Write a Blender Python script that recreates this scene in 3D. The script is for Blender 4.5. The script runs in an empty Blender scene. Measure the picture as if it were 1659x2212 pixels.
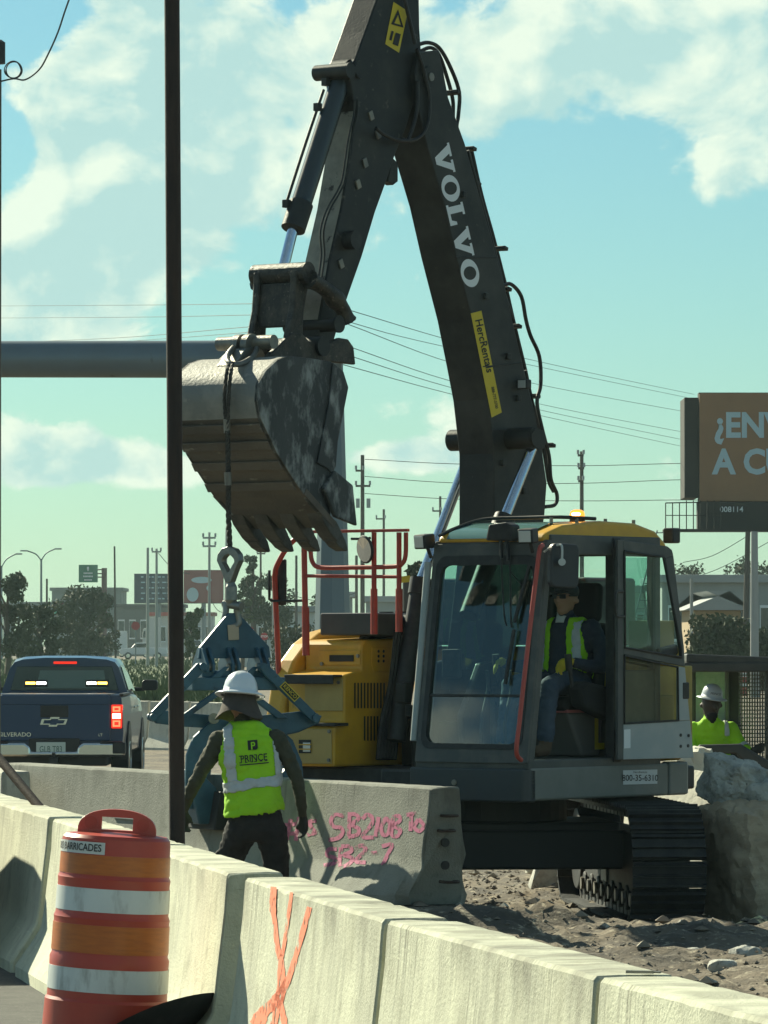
import bpy, bmesh, math, random
from mathutils import Vector, Matrix, noise
random.seed(11)
SC = bpy.context.scene
COL = SC.collection
R = math.radians

# ---------------------------------------------------------------- camera
FPX, CX, CY, HOR, CAMZ = 11000.0, 829.5, 1106.0, 1388.0, 1.71   # long lens, pixels of a 1659 x 2212 picture
PITCH = math.atan((HOR - CY) / FPX)
cam_d = bpy.data.cameras.new('camera'); cam = bpy.data.objects.new('camera', cam_d); COL.objects.link(cam)
cam.location = (0, 0, CAMZ); cam.rotation_euler = (math.pi / 2 + PITCH, 0, 0)
cam_d.sensor_fit = 'VERTICAL'; cam_d.sensor_height = 36.0; cam_d.sensor_width = 27.0
cam_d.lens = FPX / 2212.0 * 36.0
cam_d.clip_start = 0.5; cam_d.clip_end = 20000
SC.camera = cam

# ---------------------------------------------------------------- sun, sky, exposure
SUN_H = Vector((-0.575, 0.818, 0)).normalized(); SUN_EL = R(31.5)
SUN_V = Vector((SUN_H.x * math.cos(SUN_EL), SUN_H.y * math.cos(SUN_EL), math.sin(SUN_EL)))
sd = bpy.data.lights.new('sun', 'SUN'); so = bpy.data.objects.new('sun', sd); COL.objects.link(so)
sd.energy = 5.0; sd.angle = R(0.55); sd.color = (1.0, 0.965, 0.72)
so.rotation_euler = (-SUN_V).to_track_quat('-Z', 'Y').to_euler(); so.location = (-40, 40, 60)
SC.view_settings.view_transform = 'Standard'; SC.view_settings.look = 'None'
SC.view_settings.exposure = 0.92; SC.view_settings.gamma = 1.0
try: SC.view_settings.use_curve_mapping = False
except Exception: pass

W = bpy.data.worlds.new('World'); SC.world = W; W.use_nodes = True
def build_world():
    nt = W.node_tree; nt.nodes.clear(); N = nt.nodes.new; L = nt.links.new
    out = N('ShaderNodeOutputWorld'); bg = N('ShaderNodeBackground'); L(bg.outputs[0], out.inputs[0])
    STR = 0.0505; bg.inputs[1].default_value = STR
    sky = N('ShaderNodeTexSky'); sky.sky_type = 'NISHITA'; sky.sun_disc = False
    sky.sun_elevation = SUN_EL; sky.sun_rotation = math.atan2(SUN_H.x, SUN_H.y)
    sky.altitude = 10; sky.air_density = 1.0; sky.dust_density = 0.25; sky.ozone_density = 2.5
    tint = N('ShaderNodeMix'); tint.data_type = 'RGBA'; tint.blend_type = 'MULTIPLY'; tint.inputs[0].default_value = 1
    tint.inputs[7].default_value = (0.585, 0.91, 0.885, 1); L(sky.outputs[0], tint.inputs[6])
    tc = N('ShaderNodeTexCoord')
    def math_(op, a, b=None, c=None):
        m = N('ShaderNodeMath'); m.operation = op
        for i, v in enumerate((a, b, c)):
            if v is None: continue
            if isinstance(v, (int, float)): m.inputs[i].default_value = v
            else: L(v, m.inputs[i])
        return m.outputs[0]
    def fbm(off, scale, det, rough, zs=1.25):
        mp = N('ShaderNodeMapping'); mp.inputs[1].default_value = off; mp.inputs[3].default_value = (1, 1, zs)
        L(tc.outputs['Generated'], mp.inputs[0])
        n = N('ShaderNodeTexNoise'); n.inputs['Scale'].default_value = scale; n.inputs['Detail'].default_value = det
        n.inputs['Roughness'].default_value = rough; n.inputs['Distortion'].default_value = 0.25
        L(mp.outputs[0], n.inputs['Vector']); return n.outputs[0]
    sep = N('ShaderNodeSeparateXYZ'); L(tc.outputs['Generated'], sep.inputs[0])
    # cloud banks standing in fixed directions of the sky: (azimuth slope, elevation slope, half width, half height, weight)
    banks = [(-.0545, .106, .016, .016, .30), (-.050, .088, .020, .020, .28), (-.061, .072, .018, .014, .24), (-.070, .061, .014, .009, .22), (-.026, .112, .022, .014, .22), (-.030, .086, .016, .018, .14), (-.064, .036, .020, .0055, .36), (-.045, .034, .012, .003, .2),
             (.030, .119, .03, .010, .20), (.062, .112, .03, .014, .20), (.018, .104, .016, .012, .12), (.005, .0365, .014, .003, .26), (.066, .089, .012, .006, .10), (-.074, .122, .016, .008, -.30), (-.077, .100, .007, .006, -.2), (.040, .062, .035, .028, -.14), (-.05, .017, .06, .011, -.22), (-.058, .051, .03, .005, -.16),
             (.3, .08, .06, .04, .2), (-.4, .1, .07, .05, .2), (-.75, .06, .1, .04, .2), (.9, .12, .1, .05, .2)]
    bias = None
    ax = math_('DIVIDE', sep.outputs[0], math_('MAXIMUM', math_('ABSOLUTE', sep.outputs[1]), .05))
    for (bx, bz, hw, hh, wt) in banks:
        dx = math_('DIVIDE', math_('SUBTRACT', ax, bx), hw); dz = math_('DIVIDE', math_('SUBTRACT', sep.outputs[2], bz), hh)
        r2 = math_('ADD', math_('MULTIPLY', dx, dx), math_('MULTIPLY', dz, dz))
        g = math_('MULTIPLY', math_('POWER', 2.718, math_('MULTIPLY', r2, -1.0)), wt)
        bias = g if bias is None else math_('ADD', bias, g)
    d1 = math_('ADD', fbm((3.1, 0.4, 1.2), 34, 9, .56), bias)
    d2 = math_('ADD', fbm((3.1 - .004, 0.4, 1.2 + .0065), 34, 6, .56), bias)
    mr = N('ShaderNodeMapRange'); mr.interpolation_type = 'SMOOTHSTEP'
    mr.inputs[1].default_value = .535; mr.inputs[2].default_value = .635; L(d1, mr.inputs[0])
    er = N('ShaderNodeMapRange'); er.inputs[1].default_value = .60; er.inputs[2].default_value = .88; er.inputs[3].default_value = 1.0; er.inputs[4].default_value = 0.0; L(d1, er.inputs[0])
    lit = math_('ADD', math_('ADD', .10, math_('MULTIPLY', er.outputs[0], .55)), math_('MULTIPLY', math_('SUBTRACT', d1, d2), 6.5))
    li = N('ShaderNodeClamp'); L(lit, li.inputs[0])
    cc = N('ShaderNodeMix'); cc.data_type = 'RGBA'; L(li.outputs[0], cc.inputs[0])
    k = 1.0 / STR
    cc.inputs[6].default_value = (.265 * k, .40 * k, .38 * k, 1); cc.inputs[7].default_value = (.475 * k, .54 * k, .445 * k, 1)
    fin = N('ShaderNodeMix'); fin.data_type = 'RGBA'
    L(math_('MULTIPLY', mr.outputs[0], .93), fin.inputs[0]); L(tint.outputs[2], fin.inputs[6]); L(cc.outputs[2], fin.inputs[7])
    L(fin.outputs[2], bg.inputs[0])
build_world()

# ---------------------------------------------------------------- pixel helpers (a pixel gives a direction, the distance is chosen)
def ray(x, y):
    dx = (x - CX) / FPX; dy = (CY - y) / FPX; c, s = math.cos(PITCH), math.sin(PITCH)
    return Vector((dx, c - dy * s, s + dy * c))
def at(x, y, Y):
    r = ray(x, y); k = Y / r.y
    return Vector((r.x * k, Y, CAMZ + r.z * k))
def atz(x, y, z):
    r = ray(x, y); k = (z - CAMZ) / r.z
    return Vector((r.x * k, r.y * k, z))
def sm(a, b, x):
    t = max(0.0, min(1.0, (x - a) / (b - a))); return t * t * (3 - 2 * t)

# ---------------------------------------------------------------- materials
MATS = {}
def mat(name, col, rough=.6, metal=0.0, col2=None, scale=6.0, lo=.40, hi=.62, bump=0.0, bscale=30.0, spots=None, sscale=25.0, slo=.62, shi=.68,
        stretch=(1, 1, 1), emit=None, estr=0.0, spec=.5, coat=0.0, detail=6):
    if name in MATS: return MATS[name]
    m = bpy.data.materials.new(name); m.use_nodes = True; nt = m.node_tree; N = nt.nodes.new; L = nt.links.new
    b = nt.nodes['Principled BSDF']
    b.inputs['Roughness'].default_value = rough; b.inputs['Metallic'].default_value = metal
    b.inputs['Specular IOR Level'].default_value = spec; b.inputs['Coat Weight'].default_value = coat
    b.inputs['Base Color'].default_value = (*col, 1)
    tc = N('ShaderNodeTexCoord'); mp = N('ShaderNodeMapping'); mp.inputs[3].default_value = stretch; L(tc.outputs['Object'], mp.inputs[0])
    last = None
    def noise_(sc, vec=None, det=detail):
        n = N('ShaderNodeTexNoise'); n.inputs['Scale'].default_value = sc; n.inputs['Detail'].default_value = det; n.inputs['Roughness'].default_value = .62
        L(vec or mp.outputs[0], n.inputs['Vector']); return n.outputs[0]
    def mask(n, a, c):
        r = N('ShaderNodeMapRange'); r.inputs[1].default_value = a; r.inputs[2].default_value = c; L(n, r.inputs[0]); return r.outputs[0]
    def mix(f, a, c):
        x = N('ShaderNodeMix'); x.data_type = 'RGBA'; L(f, x.inputs[0])
        if isinstance(a, tuple): x.inputs[6].default_value = (*a, 1)
        else: L(a, x.inputs[6])
        x.inputs[7].default_value = (*c, 1); return x.outputs[2]
    cur = col
    if col2: cur = mix(mask(noise_(scale), lo, hi), cur, col2)
    if spots: cur = mix(mask(noise_(sscale, None, 8), slo, shi), cur, spots)
    if not isinstance(cur, tuple): L(cur, b.inputs['Base Color'])
    if bump:
        bn = N('ShaderNodeBump'); bn.inputs['Strength'].default_value = min(1, bump); bn.inputs['Distance'].default_value = .02
        L(noise_(bscale, tc.outputs['Object'], 8), bn.inputs['Height']); L(bn.outputs[0], b.inputs['Normal'])
    if emit:
        b.inputs['Emission Color'].default_value = (*emit, 1); b.inputs['Emission Strength'].default_value = estr
    MATS[name] = m; return m
def glass(name, tint, refl=.12, rough=.02):
    if name in MATS: return MATS[name]
    m = bpy.data.materials.new(name); m.use_nodes = True; nt = m.node_tree; nt.nodes.clear(); N = nt.nodes.new; L = nt.links.new
    o = N('ShaderNodeOutputMaterial'); t = N('ShaderNodeBsdfTransparent'); t.inputs[0].default_value = (*tint, 1)
    g = N('ShaderNodeBsdfGlossy'); g.inputs['Roughness'].default_value = rough; g.inputs[0].default_value = (.9, .95, .95, 1)
    fr = N('ShaderNodeLayerWeight'); fr.inputs[0].default_value = .5
    pw = N('ShaderNodeMath'); pw.operation = 'POWER'; pw.inputs[1].default_value = 5.0; L(fr.outputs['Facing'], pw.inputs[0])
    a = N('ShaderNodeMath'); a.operation = 'ADD'; a.inputs[1].default_value = refl; L(pw.outputs[0], a.inputs[0])
    mx = N('ShaderNodeMixShader'); L(a.outputs[0], mx.inputs[0]); L(t.outputs[0], mx.inputs[1]); L(g.outputs[0], mx.inputs[2]); L(mx.outputs[0], o.inputs[0])
    MATS[name] = m; return m
def paint(name, col, thr=.42, scale=30, emit=0):
    """worn paint film: bare patches let the surface below show"""
    if name in MATS: return MATS[name]
    m = mat(name, col, .8); nt = m.node_tree; N = nt.nodes.new; L = nt.links.new
    b = nt.nodes['Principled BSDF']; tc = N('ShaderNodeTexCoord'); n = N('ShaderNodeTexNoise'); n.inputs['Scale'].default_value = scale; n.inputs['Detail'].default_value = 8
    L(tc.outputs['Object'], n.inputs['Vector']); r = N('ShaderNodeMapRange'); r.inputs[1].default_value = thr - .09; r.inputs[2].default_value = thr + .05; L(n.outputs[0], r.inputs[0])
    L(r.outputs[0], b.inputs['Alpha']); return m

# ---------------------------------------------------------------- object helpers
def link(o, parent=None):
    COL.objects.link(o)
    if parent is not None: o.parent = parent
    return o
def tag(o, label=None, cat=None, group=None, kind=None):
    if label: o['label'] = label
    if cat: o['category'] = cat
    if group: o['group'] = group
    if kind: o['kind'] = kind
    return o
def thing(name, label, cat, loc=(0, 0, 0), rz=0.0, group=None):
    o = bpy.data.objects.new(name, None); o.empty_display_size = .2; link(o); o.location = loc; o.rotation_euler = (0, 0, rz)
    return tag(o, label, cat, group)
def mesh(name, vs, fs, m, parent=None, smooth=False, bevel=0, seg=2, recalc=True):
    me = bpy.data.meshes.new(name); me.from_pydata([tuple(v) for v in vs], [], fs)
    if recalc:
        bm = bmesh.new(); bm.from_mesh(me); bmesh.ops.recalc_face_normals(bm, faces=bm.faces); bm.to_mesh(me); bm.free()
    if m is not None: me.materials.append(m)
    if smooth: me.polygons.foreach_set('use_smooth', [True] * len(me.polygons))
    o = bpy.data.objects.new(name, me); link(o, parent)
    if bevel:
        b = o.modifiers.new('bevel', 'BEVEL'); b.width = bevel; b.segments = seg; b.limit_method = 'ANGLE'; b.angle_limit = R(35)
        if smooth is None: pass
    return o
def join(name, parts, m, parent=None, smooth=False, bevel=0, seg=2):
    vs, fs = [], []
    for (v, f) in parts:
        k = len(vs); vs += [Vector(q) for q in v]; fs += [tuple(i + k for i in g) for g in f]
    return mesh(name, vs, fs, m, parent, smooth, bevel, seg)
def gbox(c, s, rot=None):
    x, y, z = (q / 2 for q in s); c = Vector(c)
    v = [Vector((a * x, b * y, d * z)) for d in (-1, 1) for (a, b) in ((-1, -1), (1, -1), (1, 1), (-1, 1))]
    if rot is not None: v = [rot @ q for q in v]
    return [q + c for q in v], [(0, 3, 2, 1), (4, 5, 6, 7), (0, 1, 5, 4), (1, 2, 6, 5), (2, 3, 7, 6), (3, 0, 4, 7)]
def gbox2(a, b):
    a, b = Vector(a), Vector(b); return gbox((a + b) / 2, (abs(b.x - a.x), abs(b.y - a.y), abs(b.z - a.z)))
def gcyl(p0, p1, r0, r1=None, n=14, cap=True):
    p0, p1 = Vector(p0), Vector(p1); r1 = r0 if r1 is None else r1
    d = (p1 - p0).normalized(); a = d.orthogonal().normalized(); b = d.cross(a)
    v = [p + (a * math.cos(2 * math.pi * i / n) + b * math.sin(2 * math.pi * i / n)) * r for (p, r) in ((p0, r0), (p1, r1)) for i in range(n)]
    f = [(i, (i + 1) % n, n + (i + 1) % n, n + i) for i in range(n)]
    if cap: f += [tuple(range(n))[::-1], tuple(range(n, 2 * n))]
    return v, f
def gext(poly, fn, t0, t1):
    """polygon in 2D, fn(a, b, t) -> 3D; extruded from t0 to t1"""
    n = len(poly); v = [fn(a, b, t) for t in (t0, t1) for (a, b) in poly]
    f = [tuple(range(n)), tuple(range(2 * n - 1, n - 1, -1))] + [(i, n + i, n + (i + 1) % n, (i + 1) % n) for i in range(n)]
    return v, f
def gframe(outer, inner, fn, t0, t1):
    """ring between two polygons of equal count, extruded"""
    n = len(outer); v = []
    for t in (t0, t1):
        v += [fn(a, b, t) for (a, b) in outer]; v += [fn(a, b, t) for (a, b) in inner]
    f = []
    for i in range(n):
        j = (i + 1) % n
        f += [(i, j, n + j, n + i), (2 * n + i, 3 * n + i, 3 * n + j, 2 * n + j), (i, 2 * n + i, 2 * n + j, j), (n + i, n + j, 3 * n + j, 3 * n + i)]
    return v, f
def spline(pts, k=6):
    pts = [Vector(p) for p in pts]; out = []
    for i in range(len(pts) - 1):
        p0 = pts[i - 1] if i else pts[0] * 2 - pts[1]; p1, p2 = pts[i], pts[i + 1]; p3 = pts[i + 2] if i + 2 < len(pts) else pts[-1] * 2 - pts[-2]
        for j in range(k):
            t = j / k; out.append(.5 * ((2 * p1) + (p2 - p0) * t + (2 * p0 - 5 * p1 + 4 * p2 - p3) * t * t + (3 * p1 - p0 - 3 * p2 + p3) * t ** 3))
    return out + [pts[-1]]
def gtube(pts, r, n=8, k=0, closed=False):
    pts = spline(pts, k) if k else [Vector(p) for p in pts]; m = len(pts); v = []; f = []
    up = None
    for i, p in enumerate(pts):
        d = (pts[(i + 1) % m] - pts[i - 1]) if closed else (pts[min(i + 1, m - 1)] - pts[max(i - 1, 0)])
        d.normalize()
        if up is None: up = d.orthogonal().normalized()
        up = (up - d * up.dot(d)); up = up.normalized() if up.length > 1e-6 else d.orthogonal().normalized()
        s = d.cross(up); rr = r[min(i, len(r) - 1)] if isinstance(r, (list, tuple)) else r
        v += [p + (up * math.cos(2 * math.pi * j / n) + s * math.sin(2 * math.pi * j / n)) * rr for j in range(n)]
    for i in range(m if closed else m - 1):
        a, b = i * n, ((i + 1) % m) * n
        f += [(a + j, a + (j + 1) % n, b + (j + 1) % n, b + j) for j in range(n)]
    if not closed: f += [tuple(range(n))[::-1], tuple(range((m - 1) * n, m * n))]
    return v, f
def glathe(prof, c=(0, 0, 0), n=32, axis='z'):
    c = Vector(c); v = []; m = len(prof)
    for (r, z) in prof:
        for j in range(n):
            a = 2 * math.pi * j / n; q = (r * math.cos(a), r * math.sin(a), z)
            if axis == 'x': q = (z, r * math.cos(a), r * math.sin(a))
            if axis == 'y': q = (r * math.cos(a), z, r * math.sin(a))
            v.append(c + Vector(q))
    f = [(i * n + j, i * n + (j + 1) % n, (i + 1) * n + (j + 1) % n, (i + 1) * n + j) for i in range(m - 1) for j in range(n)]
    if prof[0][0] > 1e-6: f.append(tuple(range(n))[::-1])
    if prof[-1][0] > 1e-6: f.append(tuple(range((m - 1) * n, m * n)))
    return v, f
def box(name, a, b, m, parent=None, bevel=.008): return join(name, [gbox2(a, b)], m, parent, False, bevel)
def cyl(name, p0, p1, r, m, parent=None, r1=None, n=16):
    o = join(name, [gcyl(p0, p1, r, r1, n)], m, parent); smooth(o); return o
def tube(name, pts, r, m, parent=None, n=8, k=6, closed=False):
    o = join(name, [gtube(pts, r, n, k, closed)], m, parent); smooth(o); return o
def smooth(o, ang=40):
    me = o.data; me.polygons.foreach_set('use_smooth', [True] * len(me.polygons))
    try: me.set_sharp_from_angle(angle=R(ang))
    except Exception: pass
    return o
def lettering(name, s, size, fn, m, parent=None, bold=0.0, align='CENTER', sx=1.0, shear=0.0):
    """flat printed letters; fn(x, y) -> 3D position"""
    cu = bpy.data.curves.new(name, 'FONT'); cu.body = s; cu.size = size; cu.align_x = align; cu.align_y = 'CENTER'; cu.offset = bold * size; cu.resolution_u = 3; cu.shear = shear
    o = bpy.data.objects.new(name, cu); COL.objects.link(o); dg = bpy.context.evaluated_depsgraph_get()
    me = bpy.data.meshes.new_from_object(o.evaluated_get(dg)); bpy.data.objects.remove(o)
    vs = [fn(v.co.x * sx, v.co.y) for v in me.vertices]; fs = [tuple(p.vertices) for p in me.polygons]
    bpy.data.meshes.remove(me)
    return mesh(name, vs, fs, m, parent, recalc=False)
def copy_tree(o, parent=None):
    c = o.copy(); COL.objects.link(c); c.parent = parent
    for ch in list(o.children): copy_tree(ch, c)
    return c

# ---------------------------------------------------------------- shared materials
M_concrete = mat('concrete', (.47, .45, .37), .88, 0, (.34, .335, .28), 3.0, .35, .65, .35, 60, (.20, .20, .17), 9, .63, .72, (1, 1, .35))
M_concrete_b = mat('concrete_grey', (.36, .36, .31), .9, 0, (.27, .275, .24), 2.5, .35, .65, .35, 55, (.17, .17, .15), 11, .64, .74, (1, 1, .5))
M_black = mat('black_rubber', (.012, .013, .014), .55, 0, (.03, .03, .03), 12, .45, .7)
M_dark = mat('charcoal_paint', (.019, .021, .021), .5, 0, (.050, .050, .045), 2.2, .42, .72, .08, 45, (.085, .08, .068), 16, .66, .78, spec=.32)
M_grey = mat('grey_paint', (.33, .37, .37), .5, 0, (.39, .41, .40), 5, .45, .7, .03, 60)
M_cabgrey = mat('cab_grey_paint', (.070, .076, .074), .45, 0, (.11, .11, .10), 5, .45, .7, spec=.35)
M_yellow = mat('yellow_paint', (.66, .36, .022), .42, 0, (.54, .29, .025), 5, .4, .7, .03, 50, (.25, .16, .05), 12, .66, .78)
M_red = mat('red_orange_paint', (.46, .050, .028), .45, 0, (.36, .045, .03), 9, .4, .7)
M_steel = mat('worn_steel', (.16, .16, .15), .45, .6, (.30, .27, .22), 5, .4, .65, .2, 40)
M_rust = mat('rusty_steel', (.060, .036, .026), .75, .2, (.035, .024, .02), 8, .4, .6, .25, 90, stretch=(1, 1, .15))
M_chrome = mat('chrome', (.55, .62, .70), .10, 1.0)
M_blue = mat('blue_paint', (.017, .065, .105), .45, 0, (.045, .125, .18), 4, .4, .7, .08, 40, (.015, .03, .05), 10, .62, .7)
M_white = mat('white_plastic', (.75, .77, .77), .4)
M_lens = mat('lamp_lens', (.6, .65, .65), .15, .3)
M_lime = mat('hi_vis_fabric', (.36, .72, .015), .85, 0, (.30, .62, .01), 8, .4, .7, .25, 14)
M_silver = mat('reflective_tape', (.52, .55, .55), .5, 0, (.45, .48, .48), 20)
M_decal_y = mat('yellow_decal', (.62, .47, .02), .5)
M_ink = mat('black_ink', (.012, .012, .012), .6)
M_inkw = mat('white_ink', (.72, .76, .77), .55)
M_skin = mat('skin', (.42, .23, .14), .6)
M_skin_shade = mat('shaded_skin', (.045, .028, .022), .6)  # loader worker's face: shade put into the skin colour

# ================================================================ setting: ground, road
BH = .81
J = {k: atz(*v, BH) for k, v in dict(z=(-95, 1708), a=(105, 1764), a2=(116, 1768), h=(300, 1824), h2=(306, 1826), b=(493, 1884), c=(531, 1895), d=(829, 1984), d2=(838, 1987), e=(1288, 2107), e2=(1297, 2109.5), f=(1795, 2236)).items()}
NB0, NB1 = J['z'].copy(), J['f'].copy(); NB0.z = NB1.z = 0
NBD = (NB1 - NB0).normalized(); NBN = Vector((-NBD.y, NBD.x, 0))          # NBN points away from the road
def nb(x, y): return (Vector((x, y, 0)) - NB0).dot(NBN)
MB0, MB1 = Vector((.408, 33.9, -.04)), Vector((-2.93, 40.8, -.04)); MBD = (MB1 - MB0).normalized(); MBN = Vector((-MBD.y, MBD.x, 0))
MBL = (MB1 - MB0).length
def zt(x, y):
    n = nb(x, y)
    z = -.25 * sm(.5, 3.2, n) - .15 * sm(35.5, 37.6, y) * sm(.5, 3, n)
    z += .28 * sm(85, 130, y) * sm(.5, 3.2, n)
    q = Vector((x, y, 0)) - MB0; a = q.dot(MBD); d = abs(q.dot(MBN)); out = max(0, -a - .2, a - MBL - .2)
    w = (1 - sm(.32, .75, d)) * (1 - sm(0, .9, out))
    return z * (1 - w) + (-.045) * w
def zrough(x, y):
    n = nb(x, y); k = sm(.7, 1.6, n) * (1 - sm(60, 120, y))
    if k <= 0: return 0
    v = .05 * noise.fractal(Vector((x * .9, y * .9, 1)), .9, 2.1, 4) + .055 * noise.fractal(Vector((x * 5.5, y * 4.2, 5)), .65, 2.2, 5)
    r = abs(noise.noise(Vector((x * 1.8, y * 1.1, 9)))); v += .05 * max(0, .18 - r)
    for (mx, my, mr, mh) in ((1.03, 35.6, .55, .16), (.95, 38.0, .7, .12), (2.1, 33.6, .9, .10), (1.4, 31.2, .8, .09), (2.9, 30.5, 1.0, .10), (3.4, 34.5, .7, .1)):
        d = ((x - mx) ** 2 + (y - my) ** 2) / mr ** 2; v += mh * math.exp(-d * 2) * (1 + .4 * noise.noise(Vector((x * 6, y * 6, 0))))
    for (tx, ty) in TRK:                                                   # packed flat under the tracks
        pass
    return v * k * PACK(x, y)
TRK = []
def PACK(x, y):
    q = Vector((x, y, 0)) - MB0; a = q.dot(MBD); d = abs(q.dot(MBN))
    return .15 if (d < .6 and -.4 < a < MBL + .4) else (.25 if (2.0 < x < 2.9 and 36.8 < y < 42.2) or (-.6 < x < .5 and 36.8 < y < 42) else 1.0)
def axis(segs):
    out = []
    for (a, b, s) in segs:
        n = max(1, round((b - a) / s)); out += [a + (b - a) * i / n for i in range(n)]
    return out + [segs[-1][1]]
gx = axis([(-1400, -200, 300), (-200, -20, 20), (-20, -3, 1.4), (-3, 5.2, .085), (5.2, 20, 1.4), (20, 200, 20), (200, 1400, 300)])
gy = axis([(-36, 12, 4), (12, 24, .25), (24, 43, .085), (43, 60, .5), (60, 140, 3), (140, 800, 60), (800, 2500, 340)])
gv = [(x, y, zt(x, y) + zrough(x, y)) for y in gy for x in gx]; nxg = len(gx)
gf = [(j * nxg + i, j * nxg + i + 1, (j + 1) * nxg + i + 1, (j + 1) * nxg + i) for j in range(len(gy) - 1) for i in range(nxg - 1)]
M_dirt = mat('dirt', (.155, .122, .084), .95, 0, (.066, .053, .040), 1.3, .40, .60, 1.0, 18, (.34, .29, .21), 12, .56, .66)
ground = tag(mesh('ground', gv, gf, M_dirt, None, recalc=False), kind='structure'); smooth(ground, 80)

def hgt(x, y): return zt(x, y) + zrough(x, y)
# asphalt on the near side of the barrier row
M_asphalt = mat('asphalt', (.085, .082, .075), .9, 0, (.06, .058, .054), 5, .4, .6, .5, 120, (.17, .16, .14), 70, .60, .66)
rv, rf = [], []
for i in range(41):
    p = NB0 - NBD * 60 + NBD * (110 * i / 40)
    a = p + NBN * .05; b = p - NBN * 14; rv += [(a.x, a.y, .006), (b.x, b.y, .006)]
    if i: rf.append((2 * i - 2, 2 * i - 1, 2 * i + 1, 2 * i))
tag(mesh('road', rv, rf, M_asphalt, None, recalc=False), kind='structure')

# ================================================================ concrete barriers
def conc_mat(name, base, dark, stain, top_grime):
    m = mat(name, base, .9, 0, dark, 2.2, .36, .64, .4, 70); nt = m.node_tree; N = nt.nodes.new; L = nt.links.new; b = nt.nodes['Principled BSDF']
    src = b.inputs['Base Color'].links[0].from_socket; tc = N('ShaderNodeTexCoord')
    sp = N('ShaderNodeSeparateXYZ'); L(tc.outputs['Object'], sp.inputs[0])
    def streak(sx, sz, lo, hi):
        mp = N('ShaderNodeMapping'); mp.inputs[3].default_value = (sx, 3, sz); L(tc.outputs['Object'], mp.inputs[0])
        n = N('ShaderNodeTexNoise'); n.inputs['Scale'].default_value = 1; n.inputs['Detail'].default_value = 9; n.inputs['Roughness'].default_value = .7; L(mp.outputs[0], n.inputs['Vector'])
        r = N('ShaderNodeMapRange'); r.inputs[1].default_value = lo; r.inputs[2].default_value = hi; L(n.outputs[0], r.inputs[0]); return r.outputs[0]
    def mixc(f, a, c):
        x = N('ShaderNodeMix'); x.data_type = 'RGBA'; L(f, x.inputs[0]); L(a, x.inputs[6]); x.inputs[7].default_value = (*c, 1); return x.outputs[2]
    def mul(a, c):
        x = N('ShaderNodeMath'); x.operation = 'MULTIPLY'; L(a, x.inputs[0])
        if isinstance(c, float): x.inputs[1].default_value = c
        else: L(c, x.inputs[1])
        return x.outputs[0]
    zr = N('ShaderNodeMapRange'); zr.inputs[1].default_value = .18; zr.inputs[2].default_value = BH; zr.inputs[3].default_value = .25; L(sp.outputs[2], zr.inputs[0])
    def blot(sc, lo, hi, off):
        mp = N('ShaderNodeMapping'); mp.inputs[1].default_value = (off, 0, 0); mp.inputs[3].default_value = (1, 1, .8); L(tc.outputs['Object'], mp.inputs[0])
        n = N('ShaderNodeTexNoise'); n.inputs['Scale'].default_value = sc; n.inputs['Detail'].default_value = 7; L(mp.outputs[0], n.inputs['Vector'])
        r = N('ShaderNodeMapRange'); r.inputs[1].default_value = lo; r.inputs[2].default_value = hi; L(n.outputs[0], r.inputs[0]); return r.outputs[0]
    c0 = mixc(mul(mul(streak(26, .9, .44, .64), blot(1.6, .44, .60, 3.0)), mul(zr.outputs[0], top_grime * .55)), src, stain)
    c1 = mixc(mul(mul(streak(7, 1.4, .44, .68), blot(1.1, .42, .62, 0.0)), mul(zr.outputs[0], top_grime)), c0, stain)
    c2 = mixc(mul(mul(streak(15, 3.6, .52, .70), blot(2.2, .45, .62, 7.0)), .22), c1, (base[0] * 1.22, base[1] * 1.22, base[2] * 1.18))
    ed2 = N('ShaderNodeMapRange'); ed2.inputs[1].default_value = BH - .42; ed2.inputs[2].default_value = BH - .05; L(sp.outputs[2], ed2.inputs[0])
    ed = N('ShaderNodeMapRange'); ed.inputs[1].default_value = BH - .16; ed.inputs[2].default_value = BH - .02; L(sp.outputs[2], ed.inputs[0])
    c2 = mixc(mul(mul(ed.outputs[0], blot(3.4, .48, .62, 5.0)), .6), c2, stain)
    c2 = mixc(mul(mul(streak(38, .7, .50, .62), blot(2.6, .46, .58, 11.0)), mul(ed2.outputs[0], .8)), c2, (stain[0] * .6, stain[1] * .6, stain[2] * .6))
    c2 = mixc(mul(blot(.9, .48, .66, 21.0), .6), c2, (base[0] * .66, base[1] * .66, base[2] * .66))
    c2 = mixc(mul(blot(5.0, .54, .68, 41.0), .55), c2, (base[0] * .55, base[1] * .54, base[2] * .52))
    c2 = mixc(mul(blot(16.0, .58, .70, 47.0), .5), c2, (base[0] * .5, base[1] * .49, base[2] * .47))
    c2 = mixc(mul(mul(streak(2.5, 34, .60, .70), blot(1.7, .5, .6, 31.0)), .6), c2, (base[0] * 1.25, base[1] * 1.25, base[2] * 1.22))
    c3 = mixc(mul(streak(60, 55, .65, .71), .8), c2, (.10, .10, .09))
    L(c3, b.inputs['Base Color']); return m
M_bar = [conc_mat('barrier_concrete_a', (.62, .625, .47), (.52, .52, .40), (.24, .235, .18), .55), conc_mat('barrier_concrete_b', (.60, .60, .455), (.47, .47, .365), (.15, .145, .11), .85)]
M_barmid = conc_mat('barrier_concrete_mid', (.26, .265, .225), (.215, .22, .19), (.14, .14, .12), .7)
M_barfar = conc_mat('barrier_concrete_far', (.60, .58, .49), (.52, .50, .42), (.30, .29, .24), .6)

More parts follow.
